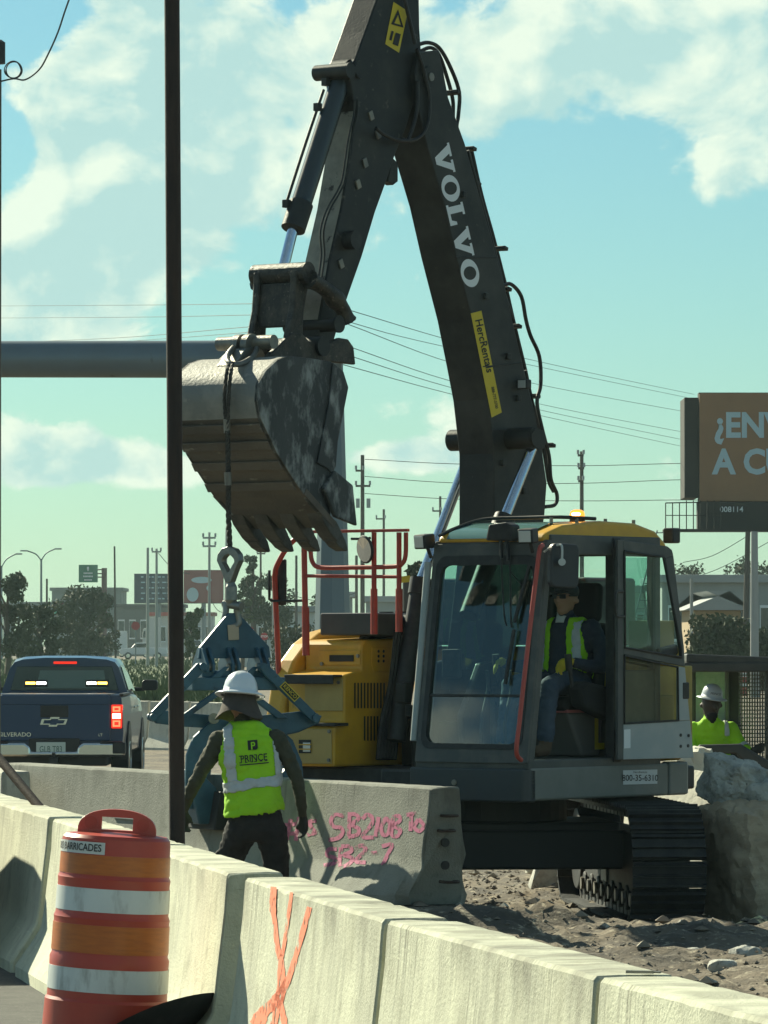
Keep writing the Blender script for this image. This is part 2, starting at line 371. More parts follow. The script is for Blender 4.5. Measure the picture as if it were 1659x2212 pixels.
def prof_pts(h):
    half = [(.305, 0), (.305, .06), (.29, .085), (.235, .16), (.185, .235), (.172, .26), (.160, .34), (.147, .45), (.134, .56), (.122, .66), (.114, h - .040), (.111, h - .014), (.101, h - .002)]
    return [(-y, z) for (y, z) in half] + [(-.04, h), (.04, h)] + [(y, z) for (y, z) in reversed(half)]
def prof_y(z, h=BH):
    p = [(y, zz) for (y, zz) in prof_pts(h) if y > 0][::-1]
    for (y0, z0), (y1, z1) in zip(p, p[1:]):
        if z0 <= z <= z1 and z1 > z0: return y0 + (y1 - y0) * (z - z0) / (z1 - z0)
    return p[-1][0] if z > .4 else p[0][0]
BSEED = [0]
def barrier(label, P0, P1, m, h=BH, group=None, chip=0.0, chip_end=1):
    """P0, P1: centre line on the ground; local x runs P0 -> P1, the -y side faces the road"""
    P0, P1 = Vector(P0), Vector(P1); L = (P1 - P0).length; d = (P1 - P0).normalized(); BSEED[0] += 1; sd = BSEED[0] * 7.3
    p = prof_pts(h); n = len(p); xs = [0, .012] + [.012 + (L - .024) * i / max(2, int(L / .09)) for i in range(1, int(L / .09))] + [L - .012, L]; v = []
    for i, x in enumerate(xs):
        k = 1 - .05 * (i in (0, len(xs) - 1))
        for (y, z) in p:
            q = Vector((x, y * k, z if z < h * .5 else h - (h - z) - .008 * (k < 1)))
            nn = noise.fractal(Vector((x * 5 + sd, y * 5, z * 5)), .8, 2, 3); amp = .0012
            if z > h - .05: amp = .005
            q.y += amp * nn * (1 if y > 0 else -1); 
            if z > h - .03: q.z -= max(0, noise.noise(Vector((x * 7 + sd, y * 20, 3))) - .25) * .03
            if chip:
                e = x if chip_end == 0 else L - x
                f = max(0, 1 - e / .35) * max(0, 1 - z / .3) * chip
                q.y *= 1 - .42 * f * (1 + .5 * nn); q.x += (1 if chip_end == 0 else -1) * .22 * f * (.6 + .5 * nn)
                q.x += (1 if chip_end == 0 else -1) * max(0, .06 - e) * .5 * (nn > .0) * chip
            v.append(q)
    f = [(i * n + j, i * n + j + 1, (i + 1) * n + j + 1, (i + 1) * n + j) for i in range(len(xs) - 1) for j in range(n - 1)]
    f += [(i * n + n - 1, i * n, (i + 1) * n, (i + 1) * n + n - 1) for i in range(len(xs) - 1)]
    f += [tuple(range(n))[::-1], tuple(range((len(xs) - 1) * n, len(xs) * n))]
    root = thing('concrete_barrier', label, 'barrier', P0, math.atan2(d.y, d.x), group)
    o = mesh('barrier_body', v, f, m, root); smooth(o, 24); root['L'] = L
    return root
def bar_hit(root, x, y, h=BH):
    """pixel -> (along, height) on the -y face of a barrier"""
    M = Matrix.Translation(root.location) @ Matrix.Rotation(root.rotation_euler.z, 4, 'Z'); Mi = M.inverted()
    o = Mi @ Vector((0, 0, CAMZ)); d = (Mi.to_3x3() @ ray(x, y)); yy = -.13
    for _ in range(12):
        k = (yy - o.y) / d.y; q = o + d * k; yy = -prof_y(max(0.005, min(h - .01, q.z)), h)
    return q.x, q.z
def bar_stroke(name, root, pts, w, m, h=BH, lift=.0025, k=4):
    """paint stroke on the -y face; pts are pixels, w the width in pixels (scalar or list)"""
    pp = spline([Vector((p[0], p[1], 0)) for p in pts], k); v, f = [], []
    for i, p in enumerate(pp):
        ww = w if not isinstance(w, (list, tuple)) else w[min(len(w) - 1, int(i / max(1, len(pp) - 1) * (len(w) - 1) + .5))]
        d = (pp[min(i + 1, len(pp) - 1)] - pp[max(0, i - 1)]).normalized(); nrm = Vector((-d.y, d.x, 0)) * ww * .5 * (1 + .22 * noise.noise(p * .11))
        for s in (-1, 1):
            a, z = bar_hit(root, p.x + nrm.x * s, p.y + nrm.y * s, h); v.append((a, -prof_y(max(.005, min(h - .012, z)), h) - lift, z))
        if i: f.append((2 * i - 2, 2 * i - 1, 2 * i + 1, 2 * i))
    return mesh(name, v, f, m, root, recalc=False)
GB = 'barriers edging the road'
def nbar(a, b, label, m, **kw):
    off = NBN * .108; p, q = J[a] + off, J[b] + off; p.z = q.z = 0
    return barrier(label, p, q, m, group=GB, **kw)
nbar('z', 'a', 'weathered concrete barrier partly under a round-topped shadow, far beyond the orange drum', M_bar[0])
nbar('a2', 'h', 'weathered concrete barrier directly behind the handle of the orange drum', M_bar[0])
nbar('h2', 'b', 'pale concrete barrier between the orange drum and a dark open joint', M_bar[0])
barC = nbar('c', 'd', 'concrete barrier sprayed with crossing orange paint lines', M_bar[1])
barD = nbar('d2', 'e', 'dark-streaked concrete barrier next to the orange-painted one', M_bar[1])
barE = nbar('e2', 'f', 'concrete barrier with a thin metal scrap lying on its top', M_bar[0])
M_orange_spray = paint('orange_spray_paint', (.78, .20, .10), .44, 20)
q3 = lambda l: [(432 + .293 * x, 1782 + .293 * y) for (x, y) in l]
for pts, w in ((q3([(550, 455), (540, 600), (557, 720), (575, 900), (600, 1000), (603, 1180), (585, 1300)]), [13, 14, 10, 11, 13, 17, 21]), (q3([(682, 495), (652, 700), (622, 900), (604, 980)]), [7, 8, 8, 9]),
               (q3([(812, 605), (770, 760), (722, 930), (672, 1090), (620, 1205), (560, 1310), (480, 1370), (420, 1480)]), [11, 12, 11, 12, 16, 25, 24, 32]), (q3([(590, 1290), (612, 1380), (632, 1480)]), [14, 12, 14]), (q3([(560, 1310), (565, 1400), (545, 1480)]), [16, 15, 14])):
    bar_stroke('orange_paint_line', barC, pts, w, M_orange_spray)
# scrap of metal on the top of the last barrier
sc = tag(join('metal_scrap', [gbox((0, 0, .004), (.075, .012, .008)), gbox((.03, .016, .003), (.05, .02, .005))], M_steel), 'thin bright metal strip lying on top of a concrete barrier', 'scrap metal')
pp = atz(1382, 2106, BH); sc.location = (pp.x, pp.y, BH + .004); sc.rotation_euler = (0, 0, R(-12))

# the barrier held by the clamp; local x runs from the far end to the broken near end
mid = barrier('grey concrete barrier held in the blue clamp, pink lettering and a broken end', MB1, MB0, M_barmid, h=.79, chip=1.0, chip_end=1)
M_pink = paint('pink_spray_paint', (.50, .13, .235), .43, 22)
q4 = lambda l: [(324 + .4233 * x, 1134 + .4233 * y) for (x, y) in l]
LET = [[(990, 1485), (945, 1478), (925, 1510), (940, 1540), (975, 1545), (985, 1570), (960, 1598), (912, 1608)], [(1010, 1475), (1052, 1478), (1065, 1500), (1030, 1528), (1066, 1550), (1060, 1580), (1012, 1592)], [(1020, 1480), (1016, 1588)],
       [(1085, 1500), (1110, 1478), (1136, 1495), (1130, 1530), (1085, 1590), (1142, 1594)], [(1168, 1490), (1152, 1590)], [(1202, 1500), (1182, 1540), (1190, 1580), (1215, 1576), (1226, 1530), (1210, 1500), (1200, 1502)],
       [(1240, 1490), (1272, 1485), (1276, 1510), (1245, 1535), (1277, 1555), (1266, 1586), (1234, 1580), (1242, 1495)], [(1310, 1480), (1360, 1470)], [(1336, 1475), (1330, 1562)], [(1372, 1500), (1350, 1540), (1375, 1562), (1399, 1535), (1372, 1500)],
       [(955, 1655), (915, 1655), (905, 1685), (945, 1700), (940, 1725), (888, 1737)], [(977, 1640), (1020, 1640), (1030, 1665), (990, 1685), (1035, 1700), (1015, 1730), (970, 1740), (976, 1645)], [(1050, 1650), (1085, 1635), (1100, 1660), (1050, 1715), (1102, 1722)],
       [(1130, 1675), (1160, 1672)], [(1185, 1640), (1236, 1630), (1215, 1680), (1188, 1737)], [(720, 1500), (700, 1605)], [(762, 1490), (745, 1612)], [(690, 1532), (800, 1520)], [(690, 1578), (790, 1570)], [(852, 1510), (815, 1515), (830, 1550), (846, 1570), (800, 1582)]]
for l in LET: bar_stroke('pink_letter_stroke', mid, q4(l), 8.5, M_pink, .79)
for (z, dy) in ((.60, .02), (.50, 0), (.16, .03)):
    tube('connection_loop', [(MBL - .04, dy - .05, z), (MBL + .05, dy - .045, z), (MBL + .075, dy, z), (MBL + .05, dy + .045, z), (MBL - .04, dy + .05, z)], .011, M_rust, mid, 6, 4)
for z in (.42, .27): cyl('bolt_hole', (MBL - .01, 0, z), (MBL + .004, 0, z), .03, mat('hole_dark', (.03, .03, .028), .9), mid)
box('cast_in_plate', (2.35, -.165, .42), (2.75, -.14, .445), mat('galvanised', (.42, .44, .44), .4, .7), mid, .004)
# lit barrier end to the left of it, with a bolted black plate
lx = at(40, 1700, 39.6)
lb = barrier('sunlit concrete barrier end with a bolted black steel plate', (lx.x - 1.2, 44.0, -.24), (lx.x - .02, 39.6, -.24), M_barfar, h=.95)
lL = lb['L']; box('bolted_plate', (lL - .3, -.20, .30), (lL + .012, -.05, .44), M_black, lb, .004); cyl('bolt', (lL + .01, -.11, .37), (lL + .035, -.11, .37), .022, M_steel, lb)
# far white row behind the pickup truck
for i, (xa, xb) in enumerate(((250, 330), (333, 418), (421, 505), (508, 592))):
    p, q = at(xa, 1500, 99 - i * 1.0), at(xb, 1500, 98.2 - i * 1.0)
    p.z = q.z = hgt(p.x, p.y) - .02
    barrier(('sunlit white barrier half hidden by the mirror of the pickup truck', 'sunlit white barrier between the pickup truck and the rusty pole', 'sunlit white barrier seen through the left arms of the blue clamp', 'sunlit white barrier behind the right arm of the blue clamp')[i], p, q, M_barfar, h=.95, group='white barriers beyond the truck')

# ================================================================ traffic drums
M_drum = mat('drum_plastic', (.48, .055, .03), .38, 0, (.40, .045, .028), 6, .4, .7, .02, 20)
M_drum_top = mat('drum_top_plastic', (.50, .075, .05), .42)
M_dor = mat('orange_reflective', (.52, .13, .012), .35, 0, (.42, .10, .012), 14, .4, .7, stretch=(1, 1, 6))
M_dwh = mat('white_reflective', (.66, .69, .67), .4, 0, (.58, .61, .60), 5, .4, .7, 0, 1, (.24, .24, .22), 7, .50, .74, (1.8, 1.8, .6))
def make_drum(label, loc, tilt, rz=0):
    t = thing('traffic_drum', label, 'traffic drum', loc, 0, None); t.rotation_euler = (0, tilt, rz)
    pr = [(.262, 0), (.262, .05), (.254, .06), (.246, .28), (.246, .285), (.2385, .297), (.236, .415), (.2375, .452), (.2305, .466), (.2285, .60), (.2305, .612), (.2235, .628), (.2215, .745), (.2235, .768), (.2165, .782), (.2145, .905), (.212, .925), (.200, .938), (.15, .944), (0, .952)]
    b = join('drum_body', [glathe(pr, n=48)], M_drum, t); smooth(b, 30)
    for nm, z0, z1, m in (('orange_band', .785, .862, M_dor), ('white_band', .640, .732, M_dwh), ('orange_band', .478, .588, M_dor), ('white_band', .326, .418, M_dwh)):
        def rr(z):
            for (r0, a), (r1, c) in zip(pr, pr[1:]):
                if a <= z <= c and c > a: return r0 + (r1 - r0) * (z - a) / (c - a)
        o = join(nm, [glathe([(rr(z0) - .002, z0), (rr(z0) + .0025, z0), (rr((z0 + z1) / 2) + .0025, (z0 + z1) / 2), (rr(z1) + .0025, z1), (rr(z1) - .002, z1)], n=48)], m, t); smooth(o, 30)
        o.data.polygons.foreach_get
    # carrying handle with a slot
    n = 22; outer, inner = [], []
    for i in range(n):
        a = math.pi * i / (n - 1); outer.append((-.156 * math.cos(a), .935 + .105 * math.sin(a) ** .62))
    outer += [(.10, .935), (.05, .935), (0, .935), (-.05, .935), (-.1, .935)]
    for (x, z) in outer:
        inner.append((max(-.062, min(.062, x * .62)), max(.958, min(1.008, .958 + (z - .935) * .62))))
    h = join('handle', [gframe(outer, inner, lambda a, b, tt: Vector((a, tt, b)), -.022, .022)], M_drum_top, t, False, .008); 
    for sx in (-1, 1): join('handle_socket', [glathe([(.026, -.0265), (.026, .0265), (.017, .0265), (.017, .006)], (sx * .103, 0, .983), 16, 'y')], M_drum, h)
    return t
DY = FPX / 545.0
dp = at(228, 2200, DY); drum = make_drum('orange traffic drum with white bands and a black-lettered white sticker', (dp.x - .012, DY, .012), R(3.4), 0)
def drum_map(r, zc, th0): return lambda x, y: Vector((r * math.cos(th0 + x / r), r * math.sin(th0 + x / r), zc + y))
thc = R(-90 - 52)
vs, fs = [], []
for i in range(15):
    th = thc - .95 + (.95 + .76) * i / 14
    vs += [Vector((.2185 * math.cos(th), .2185 * math.sin(th), z)) for z in (.866, .913)]
    if i: fs.append((2 * i - 2, 2 * i, 2 * i + 1, 2 * i - 1))
stk = mesh('name_sticker', vs, fs, mat('sticker_white', (.62, .63, .6), .5), drum, recalc=False)
lettering('sticker_lettering', "BOB'S BARRICADES", .040, drum_map(.2205, .8895, thc + .70), M_ink, stk, .012, 'RIGHT', .86)
# rubber ring ballast, warped up against the barrier foot
ring = tag(bpy.data.objects.new('rubber_ring', None), 'warped black rubber ring lying around the foot of the orange drum', 'rubber ring'); link(ring); ring.location = (dp.x, DY, 0)
vs, fs = [], []; n = 56
for i in range(n):
    a = 2 * math.pi * i / n; lift = .03 + .33 * max(0, math.cos(a + R(30))) ** 1.15 + .02 * math.sin(3 * a)
    for (r, dz) in ((.275, 0), (.30, .03), (.40, .035), (.475, .0), (.46, -.022), (.29, -.022)):
        ro = r * (1 + .02 * math.sin(2 * a)); vs.append((ro * math.cos(a), ro * math.sin(a), max(.004, lift * (r / .475) ** 1.2 + dz)))
for i in range(n):
    for j in range(6): fs.append((i * 6 + j, ((i + 1) % n) * 6 + j, ((i + 1) % n) * 6 + (j + 1) % 6, i * 6 + (j + 1) % 6))
rb = mesh('ring_body', vs, fs, M_black, ring); smooth(rb, 50)
# ================================================================ rusty pole and leaning pipe
PY = 26.0
b0 = at(383, 1860, PY); t0 = at(371.5, 0, PY); dv = (t0 - b0).normalized()
zb = hgt(b0.x, PY); base = b0 + dv * ((zb - b0.z) / dv.z); top = base + dv * 6.4
pole = thing('steel_pole', 'tall dark rusty steel pole standing behind the concrete barriers', 'pole', base)
o = join('pole_shaft', [gcyl((0, 0, -.05), top - base, .0405, .039, 24)], M_rust, pole); smooth(o)
o = join('base_sleeve', [gcyl((0, 0, -.05), (b0 + dv * .06 - base), .0475, .0475, 24)], M_rust, pole); smooth(o)
q0, q1 = at(92, 1752, 28.2), at(-60, 1568, 28.9)
dd = (q0 - q1).normalized(); k = (hgt(q0.x, q0.y) - q0.z) / dd.z; foot = q0 + dd * k
tag(smooth(join('leaning_pipe', [gcyl(foot, q1, .026, .026, 12)], M_rust)), 'thin rusty pipe leaning diagonally behind the barrier row', 'pipe')

# ================================================================ excavator (local x forward, y to its left, z up)
TH = R(37.5); FW = Vector((-math.sin(TH), -math.cos(TH), 0)); LF = Vector((-FW.y, FW.x, 0)); EGZ = -.40
EXT = Vector((1.07, 37.9, 0)) - FW * 1.3 - LF * 1.33; EXT.z = EGZ
EX = thing('excavator', 'yellow and dark grey tracked excavator lifting a barrier with its bucket', 'excavator', EXT, math.atan2(FW.y, FW.x))
EXM = Matrix.Translation(EXT) @ Matrix.Rotation(math.atan2(FW.y, FW.x), 4, 'Z'); EXI = EXM.inverted()
def ex_plane(x, y, ax, val):
    o = EXI @ Vector((0, 0, CAMZ)); d = EXI.to_3x3() @ ray(x, y); return o + d * ((val - o[ax]) / d[ax])
def exv(x, y, v): return ex_plane(x, y, 1, v)
def exu(x, y, u): return ex_plane(x, y, 0, u)
def uw(l, v): return [(exv(x, y, v).x, exv(x, y, v).z) for (x, y) in l]
def vw(l, u): return [(exu(x, y, u).y, exu(x, y, u).z) for (x, y) in l]
F_uw = lambda a, b, t: Vector((a, t, b))
F_vw = lambda a, b, t: Vector((t, a, b))
def side(name, px, v0, v1, m, parent=EX, bevel=.008, ref=None):
    return join(name, [gext(uw(px, v1 if ref is None else ref), F_uw, v0, v1)], m, parent, False, bevel)
def front(name, px, u0, u1, m, parent=EX, bevel=.008):
    return join(name, [gext(vw(px, u1), F_vw, u0, u1)], m, parent, False, bevel)

# ---- boom
BW = .17
bf = [(1067, 1118), (1067, 980), (1060, 917), (1054, 864), (1040, 790), (1020, 690), (985, 553), (960, 443), (924, 321), (904, 235), (897, 160), (905, 112)]
bb = [(948, 108), (958, 150), (969, 210), (1005, 310), (1090, 614), (1105, 680), (1130, 790), (1150, 870), (1170, 960), (1182, 1044), (1177, 1116)]
poly = uw(bf + bb, BW)
poly = poly + [(-.42, 2.75), (-.18, 2.15), (-.05, 1.80), (.10, 1.68), (.27, 1.72), (.33, 1.90), (.24, 2.35), (.16, 2.80)]
boom = join('boom', [gext(poly, F_uw, -BW, BW)], M_dark, EX, False, .012, 3)
# maker's name in slab letters, reading down the boom
G_V = [(0, 1), (0, .87), (.07, .87), (.38, 0), (.62, 0), (.93, .87), (1, .87), (1, 1), (.58, 1), (.58, .87), (.69, .87), (.53, .36), (.36, .87), (.46, .87), (.46, 1)]
G_L = [(0, 0), (0, .13), (.1, .13), (.1, .87), (0, .87), (0, 1), (.55, 1), (.55, .87), (.42, .87), (.42, .15), (.70, .15), (.80, .42), (.93, .42), (.93, 0)]
ell = lambda rx, ry: [(.5 + rx * math.cos(2 * math.pi * i / 28), .5 + ry * math.sin(2 * math.pi * i / 28)) for i in range(28)]
vs, fs = [], []
pa, pb = Vector((952, 312, 0)), Vector((1022, 620, 0)); dr = (pb - pa); up = Vector((.962, -.235, 0)) * 37
pos = [(0, .205), (.215, .185), (.415, .155), (.585, .205), (.805, .195)]
for ch, (s0, wd) in zip('VOLVO', pos):
    f = lambda a, b: (lambda p: exv(p.x, p.y, BW + .004))(pa + dr * (s0 + wd * a) + up * (b - .5))
    k = len(vs)
    if ch == 'O':
        vs += [f(*q) for q in ell(.5, .53)] + [f(*q) for q in ell(.24, .37)]; fs += [(k + i, k + (i + 1) % 28, k + 28 + (i + 1) % 28, k + 28 + i) for i in range(28)]
    else:
        g = G_V if ch == 'V' else G_L; vs += [f(*q) for q in g]; fs.append(tuple(range(k, k + len(g))))
mesh('boom_lettering', vs, fs, M_inkw, boom, recalc=False)
dec = mesh('rental_decal', [exv(x, y, BW + .004) for (x, y) in ((1017, 677), (1040, 671), (1084, 891), (1062, 902))], [(0, 1, 2, 3)], M_decal_y, boom, recalc=False)
def line_map(p0, p1, v): 
    p0, p1 = Vector((*p0, 0)), Vector((*p1, 0)); d = (p1 - p0).normalized(); u = Vector((d.y, -d.x, 0))
    return lambda x, y: (lambda p: exv(p.x, p.y, v))((p0 + p1) / 2 + d * x + u * y)
lettering('decal_lettering', 'HercRentals', 22, line_map((1031, 682), (1060, 812), BW + .007), M_ink, dec, .015, 'CENTER', 1.08)
lettering('decal_lettering', '888-777-3700', 8.5, line_map((1062, 826), (1075, 892), BW + .007), M_ink, dec, .015)
for (pa_, pb_) in (((985, 556), (1074, 556)), ((1042, 792), (1128, 784)), ((1062, 930), (1130, 925))):
    q0, q1 = exv(*pa_, BW), exv(*pb_, BW); d_ = q1 - q0
    join('weld_seam', [gcyl(Vector((q0.x, BW + .001, q0.z)), Vector((q1.x, BW + .001, q1.z)), .006, .006, 6)], M_dark, boom)
for (x_, y_) in ((1000, 420), (1048, 640), (1096, 770), (1118, 860), (1085, 1000), (1130, 1060)):
    q_ = exv(x_, y_, BW); join('boom_bracket', [gbox((q_.x, BW + .012, q_.z), (.045, .024, .05))], M_dark, boom, False, .006)
# tip pin, bosses
def boss(name, x, y, v0, v1, r, m, parent, n=20):
    a = exv(x, y, v1); return cyl(name, (a.x, v0, a.z), (a.x, v1, a.z), r, m, parent, n=n)
boss('pin', 933, 166, -.2, .195, .032, M_steel, boom); boss('cylinder_boss', 1158, 946, -.40, .42, .085, M_dark, boom); boss('boss_cap', 1160, 946, .40, .435, .07, M_dark, boom)
boss('tip_boss', 930, 166, .165, .185, .085, M_dark, boom)
# boom cylinders
for (v, top, rodend, bot, nm) in ((.36, (1156, 950), (1088, 1124), (1012, 1330), 'boom_cylinder'), (-.36, (1030, 940), (908, 1258), (856, 1600), 'boom_cylinder')):
    t, r_, b_ = exv(*top, v), exv(*rodend, v), exv(*bot, v)
    c = cyl(nm, b_, r_, .073, M_black if v < 0 else M_dark, EX, n=20); cyl('rod', r_, t, .042, M_chrome, c, n=20)
    d = (r_ - b_).normalized(); cyl('gland', r_ - d * .1, r_ + d * .03, .085, M_dark, c); cyl('rod_eye', t - Vector((0, .05, 0)), t + Vector((0, .05, 0)), .08, M_dark, c)
# hoses along the back of the boom
hoses = [([(898, 98), (925, 92), (950, 105), (975, 150), (992, 200), (990, 250), (987, 280), (1002, 335), (1032, 430), (1062, 540), (1086, 625), (1108, 690)], .10), ([(905, 112), (930, 103), (948, 118), (965, 165), (978, 215), (979, 260), (985, 310), (1012, 395), (1050, 520), (1078, 620), (1098, 690)], .04),
         ([(1018, 322), (1040, 420), (1065, 510), (1088, 600), (1094, 625), (1112, 705), (1135, 800)], -.02), ([(1010, 325), (1030, 400), (1056, 500), (1080, 590), (1100, 690), (1125, 790), (1148, 880), (1172, 960), (1185, 1040)], .13),
         ([(1086, 617), (1104, 614), (1126, 640), (1136, 690), (1146, 725), (1165, 770), (1168, 830), (1160, 870), (1172, 930), (1186, 985), (1190, 1035), (1203, 1068), (1199, 1090), (1176, 1095)], .15), ([(1135, 800), (1150, 870), (1172, 950), (1184, 1000), (1186, 1040), (1196, 1062)], .08),
         ([(812, 277), (832, 292), (865, 304), (900, 300), (922, 272), (928, 215), (915, 150), (900, 105)], .19), ([(870, -20), (885, 45), (897, 95)], .16), ([(902, 175), (900, 240), (882, 300), (868, 300)], .18)]
for pts, v in hoses: tube('hose', [exv(x, y, v) for (x, y) in pts], .0155, M_black, boom, 8, 5)
for (x, y) in ((978, 200), (1012, 322), (1022, 398), (1088, 625), (1080, 537), (1110, 705), (1150, 856), (1183, 962)):
    a = exv(x, y, .08); join('hose_clamp', [gbox(a, (.052, .13, .03), Matrix.Rotation(R(-15), 3, 'Y'))], M_dark, boom, False, .006)
a = exv(1133, 830, .22); wl = join('boom_lamp', [gbox(a, (.07, .09, .075))], M_black, boom, False, .01); box('lens', a + Vector((.034, -.035, -.03)), a + Vector((.04, .035, .03)), M_lens, wl, 0)

# ---- arm
AW = .12
af = [(687, 764), (690, 690), (713, 560), (738, 450), (758, 330), (768, 240), (757, 178), (753, 160), (760, 140), (768, 128), (790, 68), (814, 0), (838, -70)]
ab = [(898, -90), (903, -40), (906, 0), (907, 60), (911, 120), (903, 190), (880, 270), (855, 332), (833, 398), (811, 459), (783, 553), (738, 681), (714, 764), (700, 772)]
M_arm = mat('arm_paint', (.018, .020, .021), .5, 0, (.040, .039, .034), 3, .45, .7, .08, 50, (.10, .092, .075), 13, .62, .74, spec=.3)
arm = join('arm', [gext(uw(af + ab, AW), F_uw, -AW, AW)], M_arm, EX, False, .012, 3)
fr = uw(af, AW)[1:6]
# pale front plate: sunlight put into the colour of the arm's front
M_armlit = mat('sunlit_front_plate', (.30, .28, .22), .6, .2, (.20, .185, .15), 6, .4, .65, .15, 40, (.045, .035, .03), 9, .60, .66)
vs, fs = [], []
for i, (u, w) in enumerate(fr):
    vs += [(u + .006, -AW + .012, w), (u + .006, AW - .012, w)]
    if i: fs.append((2 * i - 2, 2 * i - 1, 2 * i + 1, 2 * i))
mesh('arm_front_plate', vs, fs, M_armlit, arm)
boss('arm_boss', 770, 518, AW, AW + .09, .07, M_black, arm); boss('arm_pin', 728, 702, -AW - .1, AW + .14, .05, M_dark, arm); boss('pin_cap', 734, 700, AW + .14, AW + .16, .065, M_dark, arm)
boss('foot_pin', 700, 748, -AW - .14, AW + .14, .075, M_dark, arm); boss('clevis_pin', 758, 152, -AW - .05, AW + .04, .06, M_dark, arm); boss('pivot_cap', 780, 150, AW, AW + .02, .07, M_dark, arm)
side('lug', [(848, 340), (860, 352), (860, 392), (850, 400), (838, 392)], -.02, .05, M_dark, arm, .006)
for (x, y) in ((787, 352), (772, 398), (735, 570), (800, 250), (815, 290)):
    a = exv(x, y, AW); join('bolt_plate', [gbox((a.x, AW + .008, a.z), (.05, .016, .07), Matrix.Rotation(R(25), 3, 'Y'))], M_steel, arm, False, .004)
for k, off in enumerate((0, 7)):
    tube('arm_pipe', [exv(x + off, y, AW + .012) for (x, y) in ((766, 215), (764, 250), (752, 300), (745, 350), (735, 400), (705, 455), (692, 500), (694, 550), (688, 600))], .008, M_dark, arm, 6, 4)
dec = mesh('warning_decal', [exv(x, y, AW + .004) for (x, y) in ((850, 4), (881, 24), (862, 114), (832, 95))], [(0, 1, 2, 3)], M_decal_y, arm, recalc=False)
tri = [exv(x, y, AW + .008) for (x, y) in ((860, 20), (872, 60), (845, 52), (860, 32), (866, 54), (852, 50))]
mesh('warning_triangle', tri, [(0, 1, 4, 3), (1, 2, 5, 4), (2, 0, 3, 5)], M_ink, dec, recalc=False)
mesh('warning_text', [exv(x, y, AW + .008) for (x, y) in ((855, 70), (866, 74), (860, 100), (848, 95), (846, 66), (851, 68), (846, 88), (841, 86))], [(0, 1, 2, 3), (4, 5, 6, 7)], M_ink, dec, recalc=False)

# ---- bucket cylinder and linkage
c0, c1, c2 = exv(742, 155, 0), exv(633, 495, 0), exv(609, 592, 0); cd = (c1 - c0).normalized()
bc = cyl('bucket_cylinder', c0, c1 - cd * .05, .078, mat('cylinder_paint', (.035, .045, .05), .25), EX, n=24)
cyl('gland', c1 - cd * .22, c1, .092, M_dark, bc, n=24); cyl('rod', c1, c2, .041, M_chrome, bc, n=24); cyl('cylinder_eye', c0 - Vector((0, .075, 0)), c0 + Vector((0, .075, 0)), .09, M_dark, bc)
tube('cylinder_pipe', [c0 + cd * .2 + Vector((.09, -.05, .03)), c0 + cd * .7 + Vector((.1, -.05, .03)), c1 - cd * .15 + Vector((.1, -.05, .03))], .012, M_dark, bc)
for k in (.12, .34, 1.18): join('pipe_clamp', [gbox(c0 + cd * k + Vector((.1, -.05, .02)), (.05, .05, .06))], M_dark, bc, False, .005)
M_grime = mat('greasy_steel', (.030, .028, .025), .5, .3, (.075, .065, .05), 10, .45, .65, .5, 45, (.22, .19, .15), 26, .62, .70)
hl = cyl('link_pin', c2 - Vector((0, .255, 0)), c2 + Vector((0, .255, 0)), .080, M_grime, EX, n=22)
b0_ = exv(592, 738, 0)
vx = (b0_ - c2).normalized(); px_ = Vector((vx.z, 0, -vx.x))
def along(a, s, v): q = c2 + vx * a + px_ * s; return Vector((q.x, v, q.z))
LL = (b0_ - c2).length
hb = join('bucket_link', [gext([(.0, -.09), (.1, -.075), (LL * .55, -.06), (LL, -.085), (LL, .085), (LL * .55, .06), (.1, .075), (.0, .09)], lambda a, b, t: along(a, b, t), s * .175 - .03, s * .175 + .03) for s in (-1, 1)] +
          [gext([(.08, -.05), (LL * .8, -.03), (LL * .8, .0), (.08, .0)], lambda a, b, t: along(a, b, t), -.15, .15)], M_grime, EX, False, .012)
for s in (-1, 1):
    pts = [exv(x, y, .0) for (x, y) in ((612, 606), (652, 632), (682, 668), (694, 696))]
    lk = join('guide_link', [gtube([Vector((p.x, s * .245, p.z)) for p in pts], [.075, .062, .058, .058, .058, .06, .065, .075] * 2, 10, 5)], M_grime, EX); smooth(lk)

# ---- bucket
BV = .46; BF = -.385
M_bucket = mat('bucket_steel', (.20, .195, .175), .6, .2, (.30, .28, .24), 2.6, .42, .62, .3, 35, (.33, .30, .25), 7, .62, .70)
M_bside = mat('bucket_shaded_side_steel', (.032, .036, .039), .5, .3, (.055, .058, .06), 3, .4, .65, .25, 30, (.27, .28, .27), 6, .50, .66, (1.5, 1, .75))  # side plates: shade put into a darker copy of the bucket steel
M_bfloor = mat('bucket_floor_steel', (.14, .115, .09), .7, .1, (.085, .072, .06), 2.5, .4, .62, .35, 40, (.25, .22, .18), 14, .62, .70, (1, .35, 1))
wr = uw([(714, 781), (668, 774), (622, 769), (600, 777), (574, 801), (558, 829), (555, 864), (562, 903)], BV); fl = uw([(562, 903), (597, 978), (636, 1040), (655, 1068)], BV); lp = uw([(655, 1068), (690, 1107), (719, 1140)], BV)
